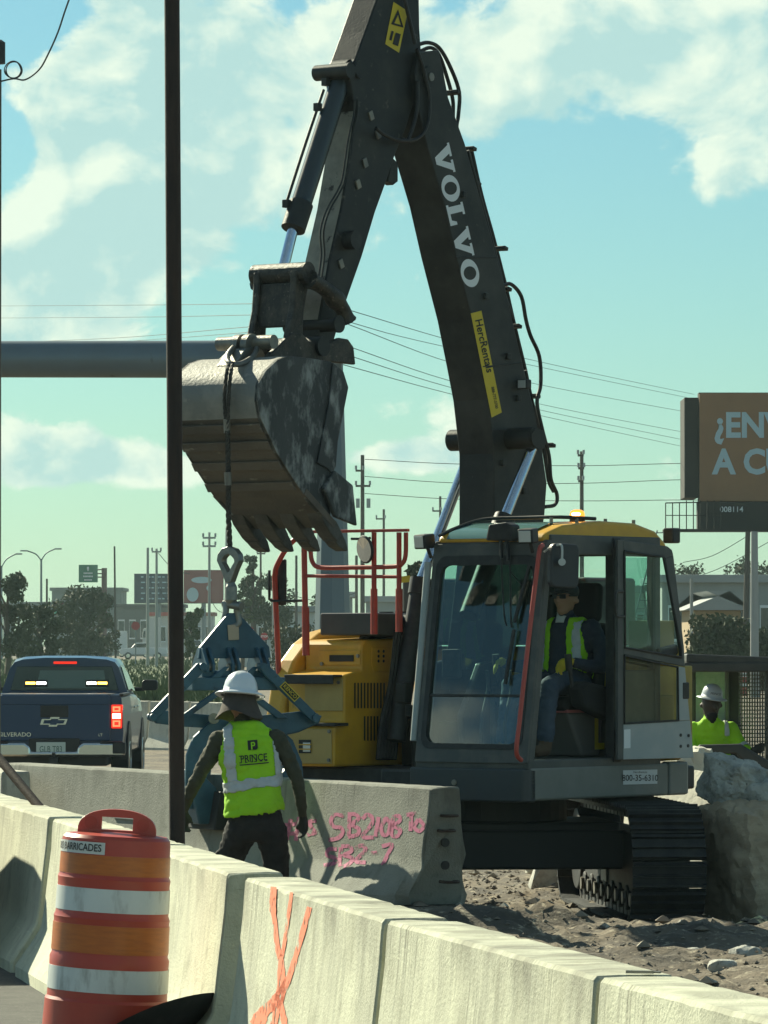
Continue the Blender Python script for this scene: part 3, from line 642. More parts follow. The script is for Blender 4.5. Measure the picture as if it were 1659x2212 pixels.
def strip(name, pts, m, parent, th, v0, v1, sub=1):
    vs, fs = [], []; P = [Vector((a, 0, b)) for (a, b) in pts]; n = len(P)
    for v in (v0, v1):
        for i, p in enumerate(P):
            d = (P[min(i + 1, n - 1)] - P[max(0, i - 1)]).normalized(); nn = Vector((d.z, 0, -d.x))
            vs += [p + Vector((0, v, 0)), p + nn * th + Vector((0, v, 0))]
    for i in range(n - 1):
        a = 2 * i; b = 2 * n + 2 * i; fs += [(a, a + 2, b + 2, b), (a + 1, b + 1, b + 3, a + 3), (a, a + 1, a + 3, a + 2), (b, b + 2, b + 3, b + 1)]
    fs += [(0, 2 * n, 2 * n + 1, 1), (2 * n - 2, 2 * n - 1, 4 * n - 1, 4 * n - 2)]
    o = mesh(name, vs, fs, m, parent); smooth(o, 35); return o
bucket = strip('bucket', wr, M_bucket, EX, .025, BF, BV)
strip('bucket_floor', fl, M_bfloor, bucket, .03, BF, BV)
strip('cutting_lip', lp, M_bfloor, bucket, .05, BF - .01, BV + .01)
sp = [(714, 781), (668, 774), (622, 769), (600, 777), (574, 801), (558, 829), (555, 864), (562, 903), (597, 978), (636, 1040), (672, 1090), (712, 1130), (722, 1009), (726, 954), (743, 868), (749, 837), (738, 802)]
for s in (-1, 1):
    bv = BV if s > 0 else -BF
    q = [(u, w) for (u, w) in uw(sp, BV)]
    join('side_plate', [gext(q, F_uw, s * (bv - .03), s * bv + s * .004)], M_bside, bucket, False, .006)
    e = uw([(716, 784), (738, 802), (749, 837), (743, 868), (726, 954), (722, 1009), (712, 1022), (704, 1012), (682, 1000), (690, 960), (707, 870)], BV)
    join('edge_plate', [gext(e, F_uw, s * (bv + .004), s * (bv + .018))], M_bside, bucket, False, .005)
    e = uw([(691, 1056), (715, 1016), (754, 1048), (763, 1136), (716, 1117)], BV)
    join('side_cutter', [gext(e, F_uw, s * (bv + .005), s * (bv + .04))], M_bside, bucket, False, .01)
for (x, y) in ((570, 921), (588, 958), (612, 1001), (640, 1046)):                 # wear strips welded across the floor
    a = exv(x, y, BV); join('wear_strip', [gbox((a.x + .018, (BV + BF) / 2, a.z - .012), (.012, BV - BF - .02, .075), Matrix.Rotation(R(36), 3, 'Y'))], M_bfloor, bucket, False, .004)
fd = (Vector((lp[-1][0], 0, lp[-1][1])) - Vector((fl[0][0], 0, fl[0][1]))).normalized(); fn_ = Vector((fd.z, 0, -fd.x))
fn_ = -fn_ if fn_.x < 0 else fn_                                                 # outer normal of the floor
L0 = Vector((lp[2][0], 0, lp[2][1]))
M_tooth = mat('tooth_steel', (.10, .092, .08), .5, .4, (.055, .05, .045), 7, .4, .6, .3, 40)
for v in (.400, .140, -.110, -.335):
    def tp(a, b, t): return L0 + fd * a + fn_ * b + Vector((0, v + t, 0))
    ad = join('tooth_adapter', [gext([(-.22, .015), (-.10, .05), (.04, .052), (.11, .040), (.11, -.045), (.0, -.062), (-.10, -.04)], tp, -.066, .066)], M_tooth, bucket, False, .008)
    join('tooth', [gext([(.085, .050), (.16, .042), (.245, .008), (.255, -.012), (.18, -.045), (.085, -.056)], tp, -.052, .052)], M_tooth, ad, False, .006)
for v in (-.21, .21):
    e = [(exv(x, y, 0).x, exv(x, y, 0).z) for (x, y) in ((520, 778), (566, 733), (580, 722), (600, 722), (614, 738), (640, 750), (660, 742), (682, 732), (700, 735), (712, 752), (716, 790), (640, 782))]
    join('bucket_ear', [gext(e, F_uw, v - .022, v + .022)], M_grime, bucket, False, .01)
boss('ear_pin', 592, 738, -.26, .26, .052, M_steel, bucket)
for v in (-.09, .0): 
    a = exu(540, 746, 3.02); cyl('lifting_eye', (3.02, a.y + v - .028, a.z), (3.02, a.y + v + .028, a.z), .085, M_steel, bucket, n=24)
e = exu(540, 746, 3.02); join('lifting_eye_foot', [gext([(3.12, e.z - .03), (2.95, e.z), (2.86, 4.19), (3.25, 4.13)], F_uw, e.y - .13, e.y + .04)], M_steel, bucket, False, .006)

# ---- undercarriage, turned under the upper body
UA = R(5.5); td = Vector((math.sin(UA), -math.cos(UA), 0)); tdl = EXI.to_3x3() @ td; ua = math.atan2(tdl.y, tdl.x)
M_tr = mat('track_steel', (.013, .014, .015), .6, .2, (.034, .033, .03), 7, .45, .7, .3, 30)
cb = join('carbody', [gbox((0, 0, .56), (1.3, 1.9, .34)), gbox((.55, 0, .52), (.30, 2.0, .30)), gbox((-.55, 0, .52), (.30, 2.0, .30)), gcyl((0, 0, .72), (0, 0, .93), .62, .62, 32)], mat('carbody_paint', (.018, .02, .021), .6), EX, False, .02)
cb.rotation_euler = (0, 0, ua)
HB, RT = 1.75, .405
def track_path(n):
    per = 4 * HB + 2 * math.pi * RT; out = []
    for i in range(n):
        s = per * i / n
        if s < 2 * HB: out.append((-HB + s, 2 * RT + .03, 0.0))
        elif s < 2 * HB + math.pi * RT: a = (s - 2 * HB) / RT; out.append((HB + RT * math.sin(a), RT + .03 + RT * math.cos(a), -a))
        elif s < 4 * HB + math.pi * RT: out.append((HB - (s - 2 * HB - math.pi * RT), .03, math.pi))
        else: a = (s - 4 * HB - math.pi * RT) / RT; out.append((-HB - RT * math.sin(a), RT + .03 - RT * math.cos(a), math.pi - a))
    return out
shoe_me = None; NS = 48
for s in (-1, 1):
    yb = s * 1.10
    tf = join('track_frame', [gext([(-HB, .30), (-HB + .3, .22), (HB - .4, .22), (HB - .1, .30), (HB - .1, .58), (HB - .5, .66), (-HB + .3, .66), (-HB, .6)], F_uw, yb - .14, yb + .14)] +
              [gcyl((x0, yb - .17, RT + .03), (x0, yb + .17, RT + .03), .33, .33, 24) for x0 in (-HB, HB)] + [gcyl((-1.35 + i * .39, yb - .16, .17), (-1.35 + i * .39, yb + .16, .17), .095, .095, 14) for i in range(8)], M_tr, EX, False, .01)
    tf.rotation_euler = (0, 0, ua)
    for i in range(8): cyl('roller_end', (-1.35 + i * .39, yb - s * .165, .17), (-1.35 + i * .39, yb - s * .185, .17), .05, M_steel, tf)
    p = join('guard_plate', [gext([(-.35, .24), (-.05, .24), (-.09, .42), (-.2, .5), (-.31, .42)], F_uw, yb - s * .145, yb - s * .16)], M_grey, tf, False, .004)
    for (x, z, a) in track_path(NS):
        if shoe_me is None:
            v = []; w = .275; pr = [(-.098, 0), (-.098, .028), (-.086, .028), (-.080, .058), (-.068, .058), (-.062, .028), (-.006, .028), (0, .054), (.012, .054), (.018, .028), (.07, .028), (.074, .05), (.088, .05), (.09, .028), (.098, .02), (.098, 0)]
            shoe_me = join('track_shoe', [gext(pr, lambda q, b, t: Vector((q, t, b)), -w, w), gbox((0, -.1, -.03), (.15, .05, .07)), gbox((0, .1, -.03), (.15, .05, .07))], M_tr, tf).data
            o = bpy.data.objects['track_shoe']
        else:
            o = bpy.data.objects.new('track_shoe', shoe_me); link(o, tf)
        o.location = (x, yb, z); o.rotation_euler = (0, -a, 0)

# ---- deck, skirts, tail
M_skirt = mat('skirt_paint', (.165, .175, .155), .55, 0, (.20, .205, .185), 3, .4, .65)
M_skirtf = mat('skirt_front_paint', (.040, .050, .056), .5, 0, (.045, .05, .052), 3, .4, .65)
arc = [(1.72 * math.cos(R(a)), 1.72 * math.sin(R(a))) for a in range(130, 231, 10)]
deck = join('deck', [gext([(1.24, .26), (1.24, -.1), (.95, -.2), (.95, -1.25), (-1.0, -1.25)] + [p for p in arc[::-1] if p[1] > -1.25 and p[1] < 1.25][0:0] + [(-1.2, -1.2), (-1.5, -.8), (-1.62, 0), (-1.5, .8), (-1.0, 1.27), (1.24, 1.27)], lambda a, b, t: Vector((a, b, t)), .97, 1.15)], M_black, EX, False, .02)
fr_ = join('front_skirt', [gext([(1.20, .235), (1.315, .235), (1.315, 1.29), (1.275, 1.335), (1.20, 1.335)], lambda a, b, t: Vector((a, b, t)), .92, 1.17)], M_skirtf, EX, False, .015, 3)
cyl('bolt', (1.314, .66, 1.06), (1.325, .66, 1.06), .022, M_steel, fr_)
sk = join('side_skirt', [gext([(1.275, 1.25), (1.275, 1.335), (-.545, 1.335), (-.545, 1.25)], lambda a, b, t: Vector((a, b, t)), .93, 1.18)], M_skirt, EX, False, .02, 3)
join('rear_skirt', [gext([(-.56, 1.25), (-.56, 1.335), (-.80, 1.335), (-.88, 1.29), (-1.0, 1.15), (-.8, 1.1)], lambda a, b, t: Vector((a, b, t)), .93, 1.185)], M_skirt, EX, False, .02, 3)
pl = mesh('number_plate', [exv(x, y, 1.339) for (x, y) in ((1346, 1664), (1420, 1662), (1420, 1693), (1346, 1695))], [(0, 1, 2, 3)], mat('plate_white', (.62, .64, .63), .5), sk, recalc=False)
def sidemap(xc, yc, v): return lambda x, y: exv(xc + x, yc - y, v)
lettering('number_print', '800-35-6310', 19, sidemap(1383, 1681, 1.342), M_ink, pl, .004, 'CENTER', .80)
lettering('maker_lettering', 'HercRentals', 6, sidemap(1383, 1668, 1.342), M_ink, pl)
# tail and engine cover
M_ygrey = mat('hood_paint', (.05, .053, .053), .5, 0, (.075, .075, .07), 4, .4, .65)
tail = join('counterweight', [gext([(-.62, 1.22), (-.95, 1.20), (-1.25, 1.0), (-1.5, .6), (-1.62, 0), (-1.5, -.6), (-1.25, -1.0), (-.95, -1.2), (-.62, -1.22)], lambda a, b, t: Vector((a, b, t)), 1.19, 2.08)], M_yellow, EX, False, .06, 4)
join('engine_hood', [gbox2((-1.15, -1.19, 2.09), (-.45, .62, 2.62))], M_ygrey, EX, False, .03)
mesh('hood_label', [exu(x, y, -.446) for (x, y) in ((867, 1245), (886, 1243), (886, 1257), (867, 1259))], [(0, 1, 2, 3)], M_decal_y, bpy.data.objects['engine_hood'], recalc=False)

# ---- right-hand yellow body with steps
prf = [(1.17, 1.155), (1.17, 1.46), (1.045, 1.50), (1.045, 1.86), (.83, 1.90), (.83, 2.09), (.78, 2.13), (.20, 2.15), (.20, 1.155)]
rb = join('side_tank', [gext(prf, F_uw, -1.16, -.60)], M_yellow, EX, False, .02, 3)
cov = [(1.10, 1.155), (1.10, 1.55), (1.04, 1.80), (.93, 1.97), (.78, 2.10), (.6, 2.19), (.3, 2.24), (-.5, 2.24), (-.5, 1.155)]
join('curved_cover', [gext(cov, F_uw, -1.34, -1.17)], M_yellow, EX, False, .035, 4)
M_tan = mat('sunlit_tan_yellow', (.50, .345, .11), .6, 0, (.42, .29, .09), 4, .4, .7)  # paler tan: light on the front panels put into the colour
# panels on the stepped front
def fpan(name, u, px, m, d=.012, bev=.008): return join(name, [gext(vw(px, u), F_vw, u + .001, u + d)], m, rb, False, bev)
lowp = fpan('lower_panel', 1.17, [(622, 1575), (718, 1575), (718, 1650), (622, 1650)], M_tan)
fpan('upper_panel', 1.045, [(660, 1465), (742, 1465), (742, 1536), (660, 1536)], M_tan)
fpan('top_panel', .83, [(690, 1405), (780, 1405), (780, 1437), (690, 1437)], M_yellow)
fpan('slot', .845, [(712, 1415), (764, 1415), (764, 1429), (712, 1429)], M_ink, .004, 0)
ls = fpan('lamp_recess', 1.183, [(646, 1598), (672, 1598), (672, 1627), (646, 1627)], M_ink, .004, .0)
fpan('lamp', 1.188, [(655, 1604), (671, 1604), (671, 1624), (655, 1624)], M_lens, .006, .003)
for y in (1607, 1617): fpan('lamp_bar', 1.196, [(645, y), (673, y), (673, y + 2.5), (645, y + 2.5)], M_yellow, .006, 0)
join('step_plate', [gbox2((1.04, -1.10, 1.845), (1.16, -.62, 1.862)), gbox2((1.15, -1.10, 1.79), (1.165, -.62, 1.862))], M_black, rb, False, .006)
join('step_plate', [gbox2((1.04, -1.10, 1.468), (1.20, -.56, 1.492))], M_black, rb, False, .006)
for (x, y, u) in ((632, 1580, 1.185), (712, 1580, 1.185), (711, 1642, 1.185), (732, 1474, 1.06), (666, 1474, 1.06), (774, 1417, .845), (696, 1434, .845)):
    a = exu(x, y, u); cyl('panel_bolt', (u, a.y, a.z), (u + .014, a.y, a.z), .014, M_steel, rb, n=8)
# vent slots on the face beside the boom
vs_ = []
for i in range(10): vs_.append((765 + i * 7.0, 1475, 1530))
for i in range(6): vs_.append((786 + i * 7.0, 1547, 1600))
for (x, y0, y1) in vs_:
    q = [exv(xx, yy, -.597) for (xx, yy) in ((x, y0), (x + 3.4, y0), (x + 3.4, y1), (x, y1))]
    mesh('vent_slot', q, [(0, 1, 2, 3)], M_ink, rb, recalc=False)
for i in range(6):
    a = exv(816 + (i % 2) * 11, 1407 + (i // 2) * 10.5, -.60); cyl('panel_bolt', (a.x, -.60, a.z), (a.x, -.59, a.z), .012, M_ink, rb, n=8)
join('vent_plate', [gext(uw([(802, 1398), (842, 1398), (842, 1436), (838, 1452), (806, 1450), (802, 1436)], -.6), F_uw, -.60, -.594)], M_yellow, rb, False, .003)
# black top box, big air hoses
join('air_box', [gbox2((.30, -1.05, 2.165), (.78, -.48, 2.34))], M_ygrey, EX, False, .015)
for (dy, rr) in ((0, .055), (26, .05)):
    tube('air_hose', [exu(x, y, .45) for (x, y) in ((785, 1398), (797, 1368 + dy * .3), (822, 1350 + dy * .7), (860, 1342 + dy * .9), (905, 1345 + dy))], rr, M_black, EX, 10, 6)
for x in (834, 868): 
    a = exu(x, 1335, .3); cyl('filter_cap', (a.x, a.y, a.z - .1), (a.x, a.y, a.z + .05), .06, M_black, EX)
mr = join('folded_mirror', [gbox(exu(758, 1336, .6), (.05, .16, .05), Matrix.Rotation(R(12), 3, 'X'))], M_black, EX, False, .01)
# dark hydraulic lines between tank and cab
M_hyd = mat('oily_black', (.010, .011, .012), .45, 0, (.028, .027, .024), 9, .45, .7)
join('boom_foot_bracket', [gext([(.62, 1.15), (.66, 1.55), (.42, 1.95), (.05, 2.0), (-.2, 1.15)], F_uw, v - .03, v + .03) for v in (-.245, .22)] + [gbox2((-.3, -.58, 1.15), (.35, .2, 1.5))], M_hyd, EX, False, .015)
for k in range(7):
    x0 = 838 + k * 6; tube('hydraulic_hose', [exv(x0 + 18, 1360 + k * 8, -.42), exv(x0 + 6, 1470, -.46), exv(x0 - 14, 1560, -.50), exv(x0 - 22, 1640, -.45)], .019, M_hyd, EX, 7, 5)
a = exv(872, 1496, -.28); join('valve_block', [gbox(a, (.10, .1, .16)), gbox(a + Vector((0, .05, -.14)), (.05, .05, .1))], M_dark, EX, False, .015)

# ---- red handrails on the right-hand side
def rail(name, pts, r=.021, k=0): return tube(name, pts, r, M_red, EX, 12, k)
u1 = exv(660, 1415, -1.02).x
P = lambda x, y, u=u1: exu(x, y, u)
rail('handrail', [exv(603, 1478, -1.3), exv(600, 1400, -1.3), exv(594, 1262, -1.3), exv(594, 1240, -1.29), exv(598, 1222, -1.27), exv(618, 1186, -1.2), exv(640, 1163, -1.12), exv(662, 1150, -1.03)], .021, 4)
rail('handrail', [P(661, 1412), P(659, 1300), P(657, 1165), P(660, 1150)], .023, 3)
join('rail_sleeve', [gcyl(P(661, 1416), P(660, 1312), .029, .029, 14)], M_red, EX)
rail('guard_rail', [P(672, 1150), P(671, 1190), P(676, 1216), P(694, 1226), P(760, 1226), P(850, 1224), P(868, 1218), P(876, 1200), P(877, 1150)], .018, 4)
join('guard_rail_top', [gbox2(P(670, 1152) + Vector((-.02, 0, 0)), P(882, 1142) + Vector((.02, 0, 0)))], M_red, EX, False, .006)
rail('guard_rail', [P(660, 1244), P(862, 1246)], .014)
for x, yb in ((808, 1340), (862, 1335)):
    rail('handrail', [P(x, yb + 30), P(x, 1150)], .020); join('rail_sleeve', [gcyl(P(x, yb + 30), P(x, 1272), .027, .027, 12)], M_red, EX)
# round mirror on the guard, second mirror on the outer post
c = P(796, 1187); mm = join('round_mirror', [glathe([(.001, -.02), (.075, -.018), (.105, -.006), (.11, .004), (.10, .012), (.001, .016)], (0, 0, 0), 28, 'x')], M_black, EX); smooth(mm); mm.location = c + Vector((.04, .0, 0)); mm.rotation_euler = (0, R(8), R(-18))
gl = join('mirror_glass', [glathe([(.001, .018), (.096, .015)], (0, 0, 0), 28, 'x')], mat('mirror', (.7, .7, .7), .03, 1.0), mm)
tube('mirror_arm', [P(759, 1164), P(790, 1164), P(800, 1162)], .010, M_black, EX, 8, 0)
a = exv(609, 1252, -1.26); m2 = join('side_mirror', [gbox(a + Vector((0, .0, -.02)), (.03, .085, .36))], M_black, EX, False, .014, 3)
tube('mirror_arm', [exv(582, 1232, -1.3), exv(582, 1284, -1.3), exv(590, 1298, -1.3), exv(660, 1297, -1.02)], .011, M_black, EX, 8, 2)

# ---- cab: x from -.45 to 1.30, y from .28 to 1.33
ZF, ZR = 1.235, 2.86; UB, UT = 1.295, 1.05; VR, VL = .275, 1.33
def apil(w): return UB + (UT - UB) * (w - ZF) / (ZR - ZF)
def bar(p, q, a, b):
    p, q = Vector(p), Vector(q); d = (q - p).normalized(); s = Vector((0, 1, 0)); s = (s - d * s.dot(d)); s = s.normalized() if s.length > .2 else Vector((1, 0, 0)); t = d.cross(s)
    v = [c + s * x * a / 2 + t * y * b / 2 for c in (p, q) for (x, y) in ((-1, -1), (1, -1), (1, 1), (-1, 1))]
    return v, [(0, 3, 2, 1), (4, 5, 6, 7), (0, 1, 5, 4), (1, 2, 6, 5), (2, 3, 7, 6), (3, 0, 4, 7)]
cabf = join('cab_frame', [gbox2((-.45, VR, 1.16), (UB, VL, 1.235)), bar((UB - .04, VL - .035, 1.2), (UT - .04, VL - .035, ZR), .07, .08), bar((UB - .04, VR + .035, 1.2), (UT - .04, VR + .035, ZR), .07, .08),
                          gbox2((UT - .09, VR, ZR - .07), (UT + .0, VL, ZR + .02)), gbox2((-.45, VL - .06, ZR - .09), (UT - .05, VL, ZR + .06)), gbox2((-.45, VR, ZR - .09), (UT - .05, VR + .06, ZR + .06)),
                          gbox2((-.45, VR, 1.16), (-.39, VR + .07, ZR)), gbox2((-.45, VL - .08, 1.16), (-.37, VL, ZR)), gbox2((-.45, VR, ZR - .08), (-.38, VL, ZR + .06)), gbox2((-.45, VR, 1.2), (-.40, VL, 1.75))], M_cabgrey, EX, False, .012)
# windscreen surround with rounded lower corners
def scr(a, b, t): return Vector((apil(b) + t, a, b))
n8 = []
def rrect(a0, b0, a1, b1, r, k=5):
    out = []
    for (cx, cy, s) in ((a1 - r, b0 + r, -90), (a1 - r, b1 - r, 0), (a0 + r, b1 - r, 90), (a0 + r, b0 + r, 180)):
        out += [(cx + r * math.cos(R(s + 90 * i / k)), cy + r * math.sin(R(s + 90 * i / k))) for i in range(k + 1)]
    return out
join('windscreen_frame', [gframe(rrect(VR + .004, ZF - .03, VL - .004, ZR + .0, .012), rrect(VR + .052, 1.318, VL - .065, ZR - .10, .09), scr, -.03, .012)], M_cabgrey, cabf, False, .01)
M_glass = glass('cab_glass', (.46, .68, .64), .09); M_glass2 = glass('cab_glass_clear', (.68, .86, .82), .04)
join('windscreen_seal', [gframe(rrect(VR + .048, 1.313, VL - .060, ZR - .095, .09), rrect(VR + .092, 1.352, VL - .098, ZR - .165, .08), scr, -.02, .018)], M_black, cabf, False)
mesh('upper_windscreen', [scr(a, b, -.004) for (a, b) in rrect(VR + .06, 1.715, VL - .07, ZR - .11, .02)], [tuple(range(24))], M_glass, cabf)
mesh('lower_windscreen', [scr(a, b, -.006) for (a, b) in rrect(VR + .06, 1.33, VL - .07, 1.705, .06)], [tuple(range(24))], glass('lower_screen_glass', (.62, .80, .76), .13), cabf)
join('windscreen_joint', [gext([(VR + .09, 1.703), (VL - .1, 1.703), (VL - .1, 1.722), (VR + .09, 1.722)], scr, -.012, .008)], M_black, cabf)
# corner tube on the far front pillar and red grab rail on the near one
tube('pillar_tube', [exv(899, 1600, VR - .03) + Vector((.03, 0, 0)), exv(915, 1400, VR - .03) + Vector((.03, 0, 0)), exv(930, 1215, VR - .03) + Vector((.03, 0, 0))], .028, M_grey, cabf, 10, 0)
tube('grab_rail', [exv(1126, 1642, VL + .03), exv(1117, 1632, VL + .04), exv(1116, 1610, VL + .05), exv(1122, 1560, VL + .05), exv(1134, 1450, VL + .05), exv(1148, 1330, VL + .05), exv(1160, 1230, VL + .05), exv(1166, 1186, VL + .05), exv(1172, 1178, VL + .02)], .018, mat('faded_red_paint', (.46, .07, .05), .5), cabf, 10, 3)
# yellow roof with a glazed front hatch
rp = [(UT + .02, ZR + .01), (UT - .02, ZR + .07), (.80, ZR + .135), (.30, ZR + .175), (-.15, ZR + .165), (-.42, ZR + .11), (-.56, ZR + .02), (-.58, ZR - .04), (-.45, ZR - .02), (.2, ZR + .03), (UT - .05, ZR + .0)]
roof = join('cab_roof', [gext(rp, F_uw, VR + .03, VL - .02)], M_yellow, EX, False, .035, 4)
hz = [(UT + .01, ZR + .035), (UT - .03, ZR + .085), (.80, ZR + .15), (.62, ZR + .165)]
mesh('roof_hatch', [Vector((u, v, w)) for v in (VR + .12, VL - .16) for (u, w) in hz], [(i, i + 1, i + 5, i + 4) for i in range(3)], mat('tinted_hatch', (.10, .20, .19), .12, 0, None), roof, smooth=True)
tube('roof_rail', [Vector((UT + .02, VR + .06, ZR + .06)), Vector((.92, VR + .1, ZR + .12)), Vector((.70, VR + .2, ZR + .19)), Vector((.62, .8, ZR + .20)), Vector((.60, VL - .2, ZR + .20)), Vector((.35, VL - .05, ZR + .19))], .014, M_black, roof, 8, 4)
for (u, v) in ((.5, VL - .12), (.15, VL - .1), (-.3, VL - .15), (.72, VL - .2)): cyl('roof_bolt', (u, v, ZR + .14), (u, v, ZR + .195), .014, M_steel, roof, n=8)
# amber beacon
a = exv(1247, 1120, VL - .25)
bcn = cyl('beacon_base', (a.x, a.y, a.z - .05), (a.x, a.y, a.z - .005), .06, M_black, EX)
m_amb = mat('amber_beacon', (.75, .25, .02), .2, 0, emit=(1.0, .36, .03), estr=.9)
o = join('beacon_dome', [glathe([(.056, -.005), (.058, .03), (.05, .055), (.03, .066), (0, .07)], (a.x, a.y, a.z), 20)], m_amb, bcn); smooth(o)
o = join('beacon_bulb', [glathe([(.0, .02), (.03, .022), (.035, .032), (.03, .042), (0, .044)], (a.x + .045, a.y + .02, a.z), 12)], mat('beacon_bulb', (1, .7, .2), .3, emit=(1, .62, .18), estr=9.0), bcn)
# lamps at the roof corners
def lamp(p, rz):
    l = join('work_lamp', [gext([(-.07, -.055), (.05, -.065), (.05, .065), (-.07, .055)], lambda x, y, t: Vector((x, y, t)), -.055, .055)], M_black, EX, False, .012)
    l.location = p; l.rotation_euler = (0, R(6), rz); box('lens', (.050, -.05, -.043), (.056, .05, .043), M_lens, l, .004)
    cyl('bracket', (-.03, 0, -.05), (-.06, 0, -.13), .014, M_black, l); return l
lamp(exv(926, 1170, VR - .06) + Vector((.06, 0, 0)), R(-12)); lamp(exv(1154, 1158, VL - .05) + Vector((.08, 0, 0)), R(8))
a = exv(1450, 1157, VL - .2); box('rear_lamp', a + Vector((-.06, -.05, -.06)), a + Vector((.05, .05, .06)), M_black, EX, .015)
# wiper motor box and arms
a = exu(1088, 1150, UT + .04); wm = join('wiper_motor', [gext([(-.13, -.06), (-.1, .06), (.06, .075), (.12, .05), (.11, -.07)], lambda x, y, t: Vector((a.x + t, a.y + x, a.z + y)), -.05, .06)], M_black, EX, False, .015)
for (pts, r) in (([(1068, 1160), (1072, 1200), (1078, 1250), (1090, 1330), (1097, 1352)], .007), ([(1082, 1160), (1090, 1205), (1098, 1270), (1105, 1340), (1108, 1355)], .007), ([(1095, 1235), (1120, 1262), (1125, 1270)], .004)):
    tube('wiper_arm', [(lambda q: Vector((apil(q.z) + .04, q.y, q.z)))(exu(x, y, UT + .12)) for (x, y) in pts], r, M_black, wm, 6, 3)
for p0, p1 in (((1133, 1222), (1108, 1345)), ((1112, 1360), (1100, 1478))):
    q0, q1 = exu(*p0, UT + .12), exu(*p1, UT + .14); join('wiper_blade', [bar((apil(q0.z) + .03, q0.y, q0.z), (apil(q1.z) + .03, q1.y, q1.z), .022, .02)], M_black, wm)
for p0 in ((1068, 1160), (1082, 1165)):
    q0, q1 = exu(*p0, UT + .12), exu(p0[0] + 6, p0[1] + 46, UT + .12); join('wiper_spring', [gcyl((apil(q0.z) + .05, q0.y, q0.z), (apil(q1.z) + .045, q1.y, q1.z), .017, .012, 8)], M_black, wm)
# mirror by the door opening
a = exv(1214, 1222, VL + .16)
mir = join('cab_mirror', [gext(rrect(-.145, -.165, .12, .165, .05), lambda x, y, t: Vector((x * .95, t, y)), -.03, .03)], mat('mirror_shell', (.028, .032, .038), .5), EX, False, .012); mir.location = a; mir.rotation_euler = (0, R(-2), R(-20))
tube('mirror_stalk', [exv(1176, 1192, VL + .05), exv(1190, 1182, VL + .12), exv(1208, 1177, VL + .18), exv(1214, 1182, VL + .21), exv(1214, 1212, VL + .21)], .009, mat('stalk_grey', (.5, .52, .5), .4), EX, 8, 4)
cyl('mirror_knuckle', exv(1214, 1214, VL + .19), exv(1214, 1214, VL + .23), .028, MATS['stalk_grey'], EX)
# pillar behind the door opening and the door folded back
join('door_pillar', [gbox2((.10, VL - .07, 1.2), (.20, VL + .012, ZR + .05))], M_black, cabf, False, .01)
DV = VL + .10
d_out = [(1337, 1168), (1440, 1180), (1450, 1186), (1456, 1200), (1476, 1390), (1498, 1636), (1337, 1640)]; d_mid = [(1337, 1404), (1478, 1425), (1480, 1440), (1337, 1414)]
door = join('cab_door', [gext(uw(q, DV), F_uw, DV - .025, DV) for q in ([(1335, 1166), (1347, 1167), (1347, 1641), (1335, 1641)], [(1347, 1167), (1442, 1180), (1452, 1188), (1455, 1200), (1438, 1206), (1434, 1201), (1347, 1190)], [(1438, 1206), (1455, 1200), (1478, 1400), (1479, 1424), (1472, 1423), (1470, 1400)],
             [(1347, 1400), (1479, 1424), (1480, 1440), (1347, 1413)])], M_cabgrey, EX, False, .004)
for q in ([(1347, 1565), (1470, 1558), (1491, 1556), (1499, 1637), (1347, 1641)], [(1466, 1440), (1480, 1442), (1490.5, 1555.5), (1466, 1557.5)]): join('door_panel', [gext(uw(q, DV), F_uw, DV - .025, DV)], M_grey, door, False, .004)
mesh('door_upper_glass', [exv(x, y, DV - .012) for (x, y) in ((1346, 1189), (1436, 1202), (1473, 1424), (1346, 1401))], [(0, 1, 2, 3)], M_glass2, door)
mesh('door_lower_glass', [exv(x, y, DV - .012) for (x, y) in ((1346, 1412), (1466, 1437), (1468, 1562), (1346, 1567))], [(0, 1, 2, 3)], glass('door_lower_glass', (.85, .9, .75), .03), door)
tube('door_seal', [exv(x, y, DV + .004) for (x, y) in ((1349, 1191), (1433, 1203), (1470, 1398), (1471, 1420), (1350, 1399), (1349, 1191))], .011, M_black, door, 6, 0)
tube('door_seal', [exv(x, y, DV + .004) for (x, y) in ((1349, 1416), (1464, 1441), (1466, 1556), (1349, 1563), (1349, 1416))], .009, M_black, door, 6, 0)
tube('door_handle', [exv(1346, 1278, DV), exv(1331, 1279, DV + .05), exv(1329, 1300, DV + .06), exv(1331, 1330, DV + .05), exv(1349, 1331, DV)], .010, M_black, door, 8, 3)
mesh('door_label', [exv(x, y, DV + .003) for (x, y) in ((1348, 1576), (1362, 1575), (1362, 1616), (1348, 1617))], [(0, 1, 2, 3)], M_white, door, recalc=False)
for (x, y) in ((1470, 1588), (1487, 1589), (1470, 1612), (1486, 1611)):
    a = exv(x, y, DV); cyl('door_bolt', (a.x, DV, a.z), (a.x, DV + .006, a.z), .013, M_black, door, n=10)
join('door_lock', [gbox(exv(1477, 1492, DV - .02), (.09, .05, .13))], M_black, door, False, .01)
join('door_speaker', [gbox(exv(1440, 1408, DV - .04), (.26, .06, .09), Matrix.Rotation(R(8), 3, 'Y'))], M_black, door, False, .025)
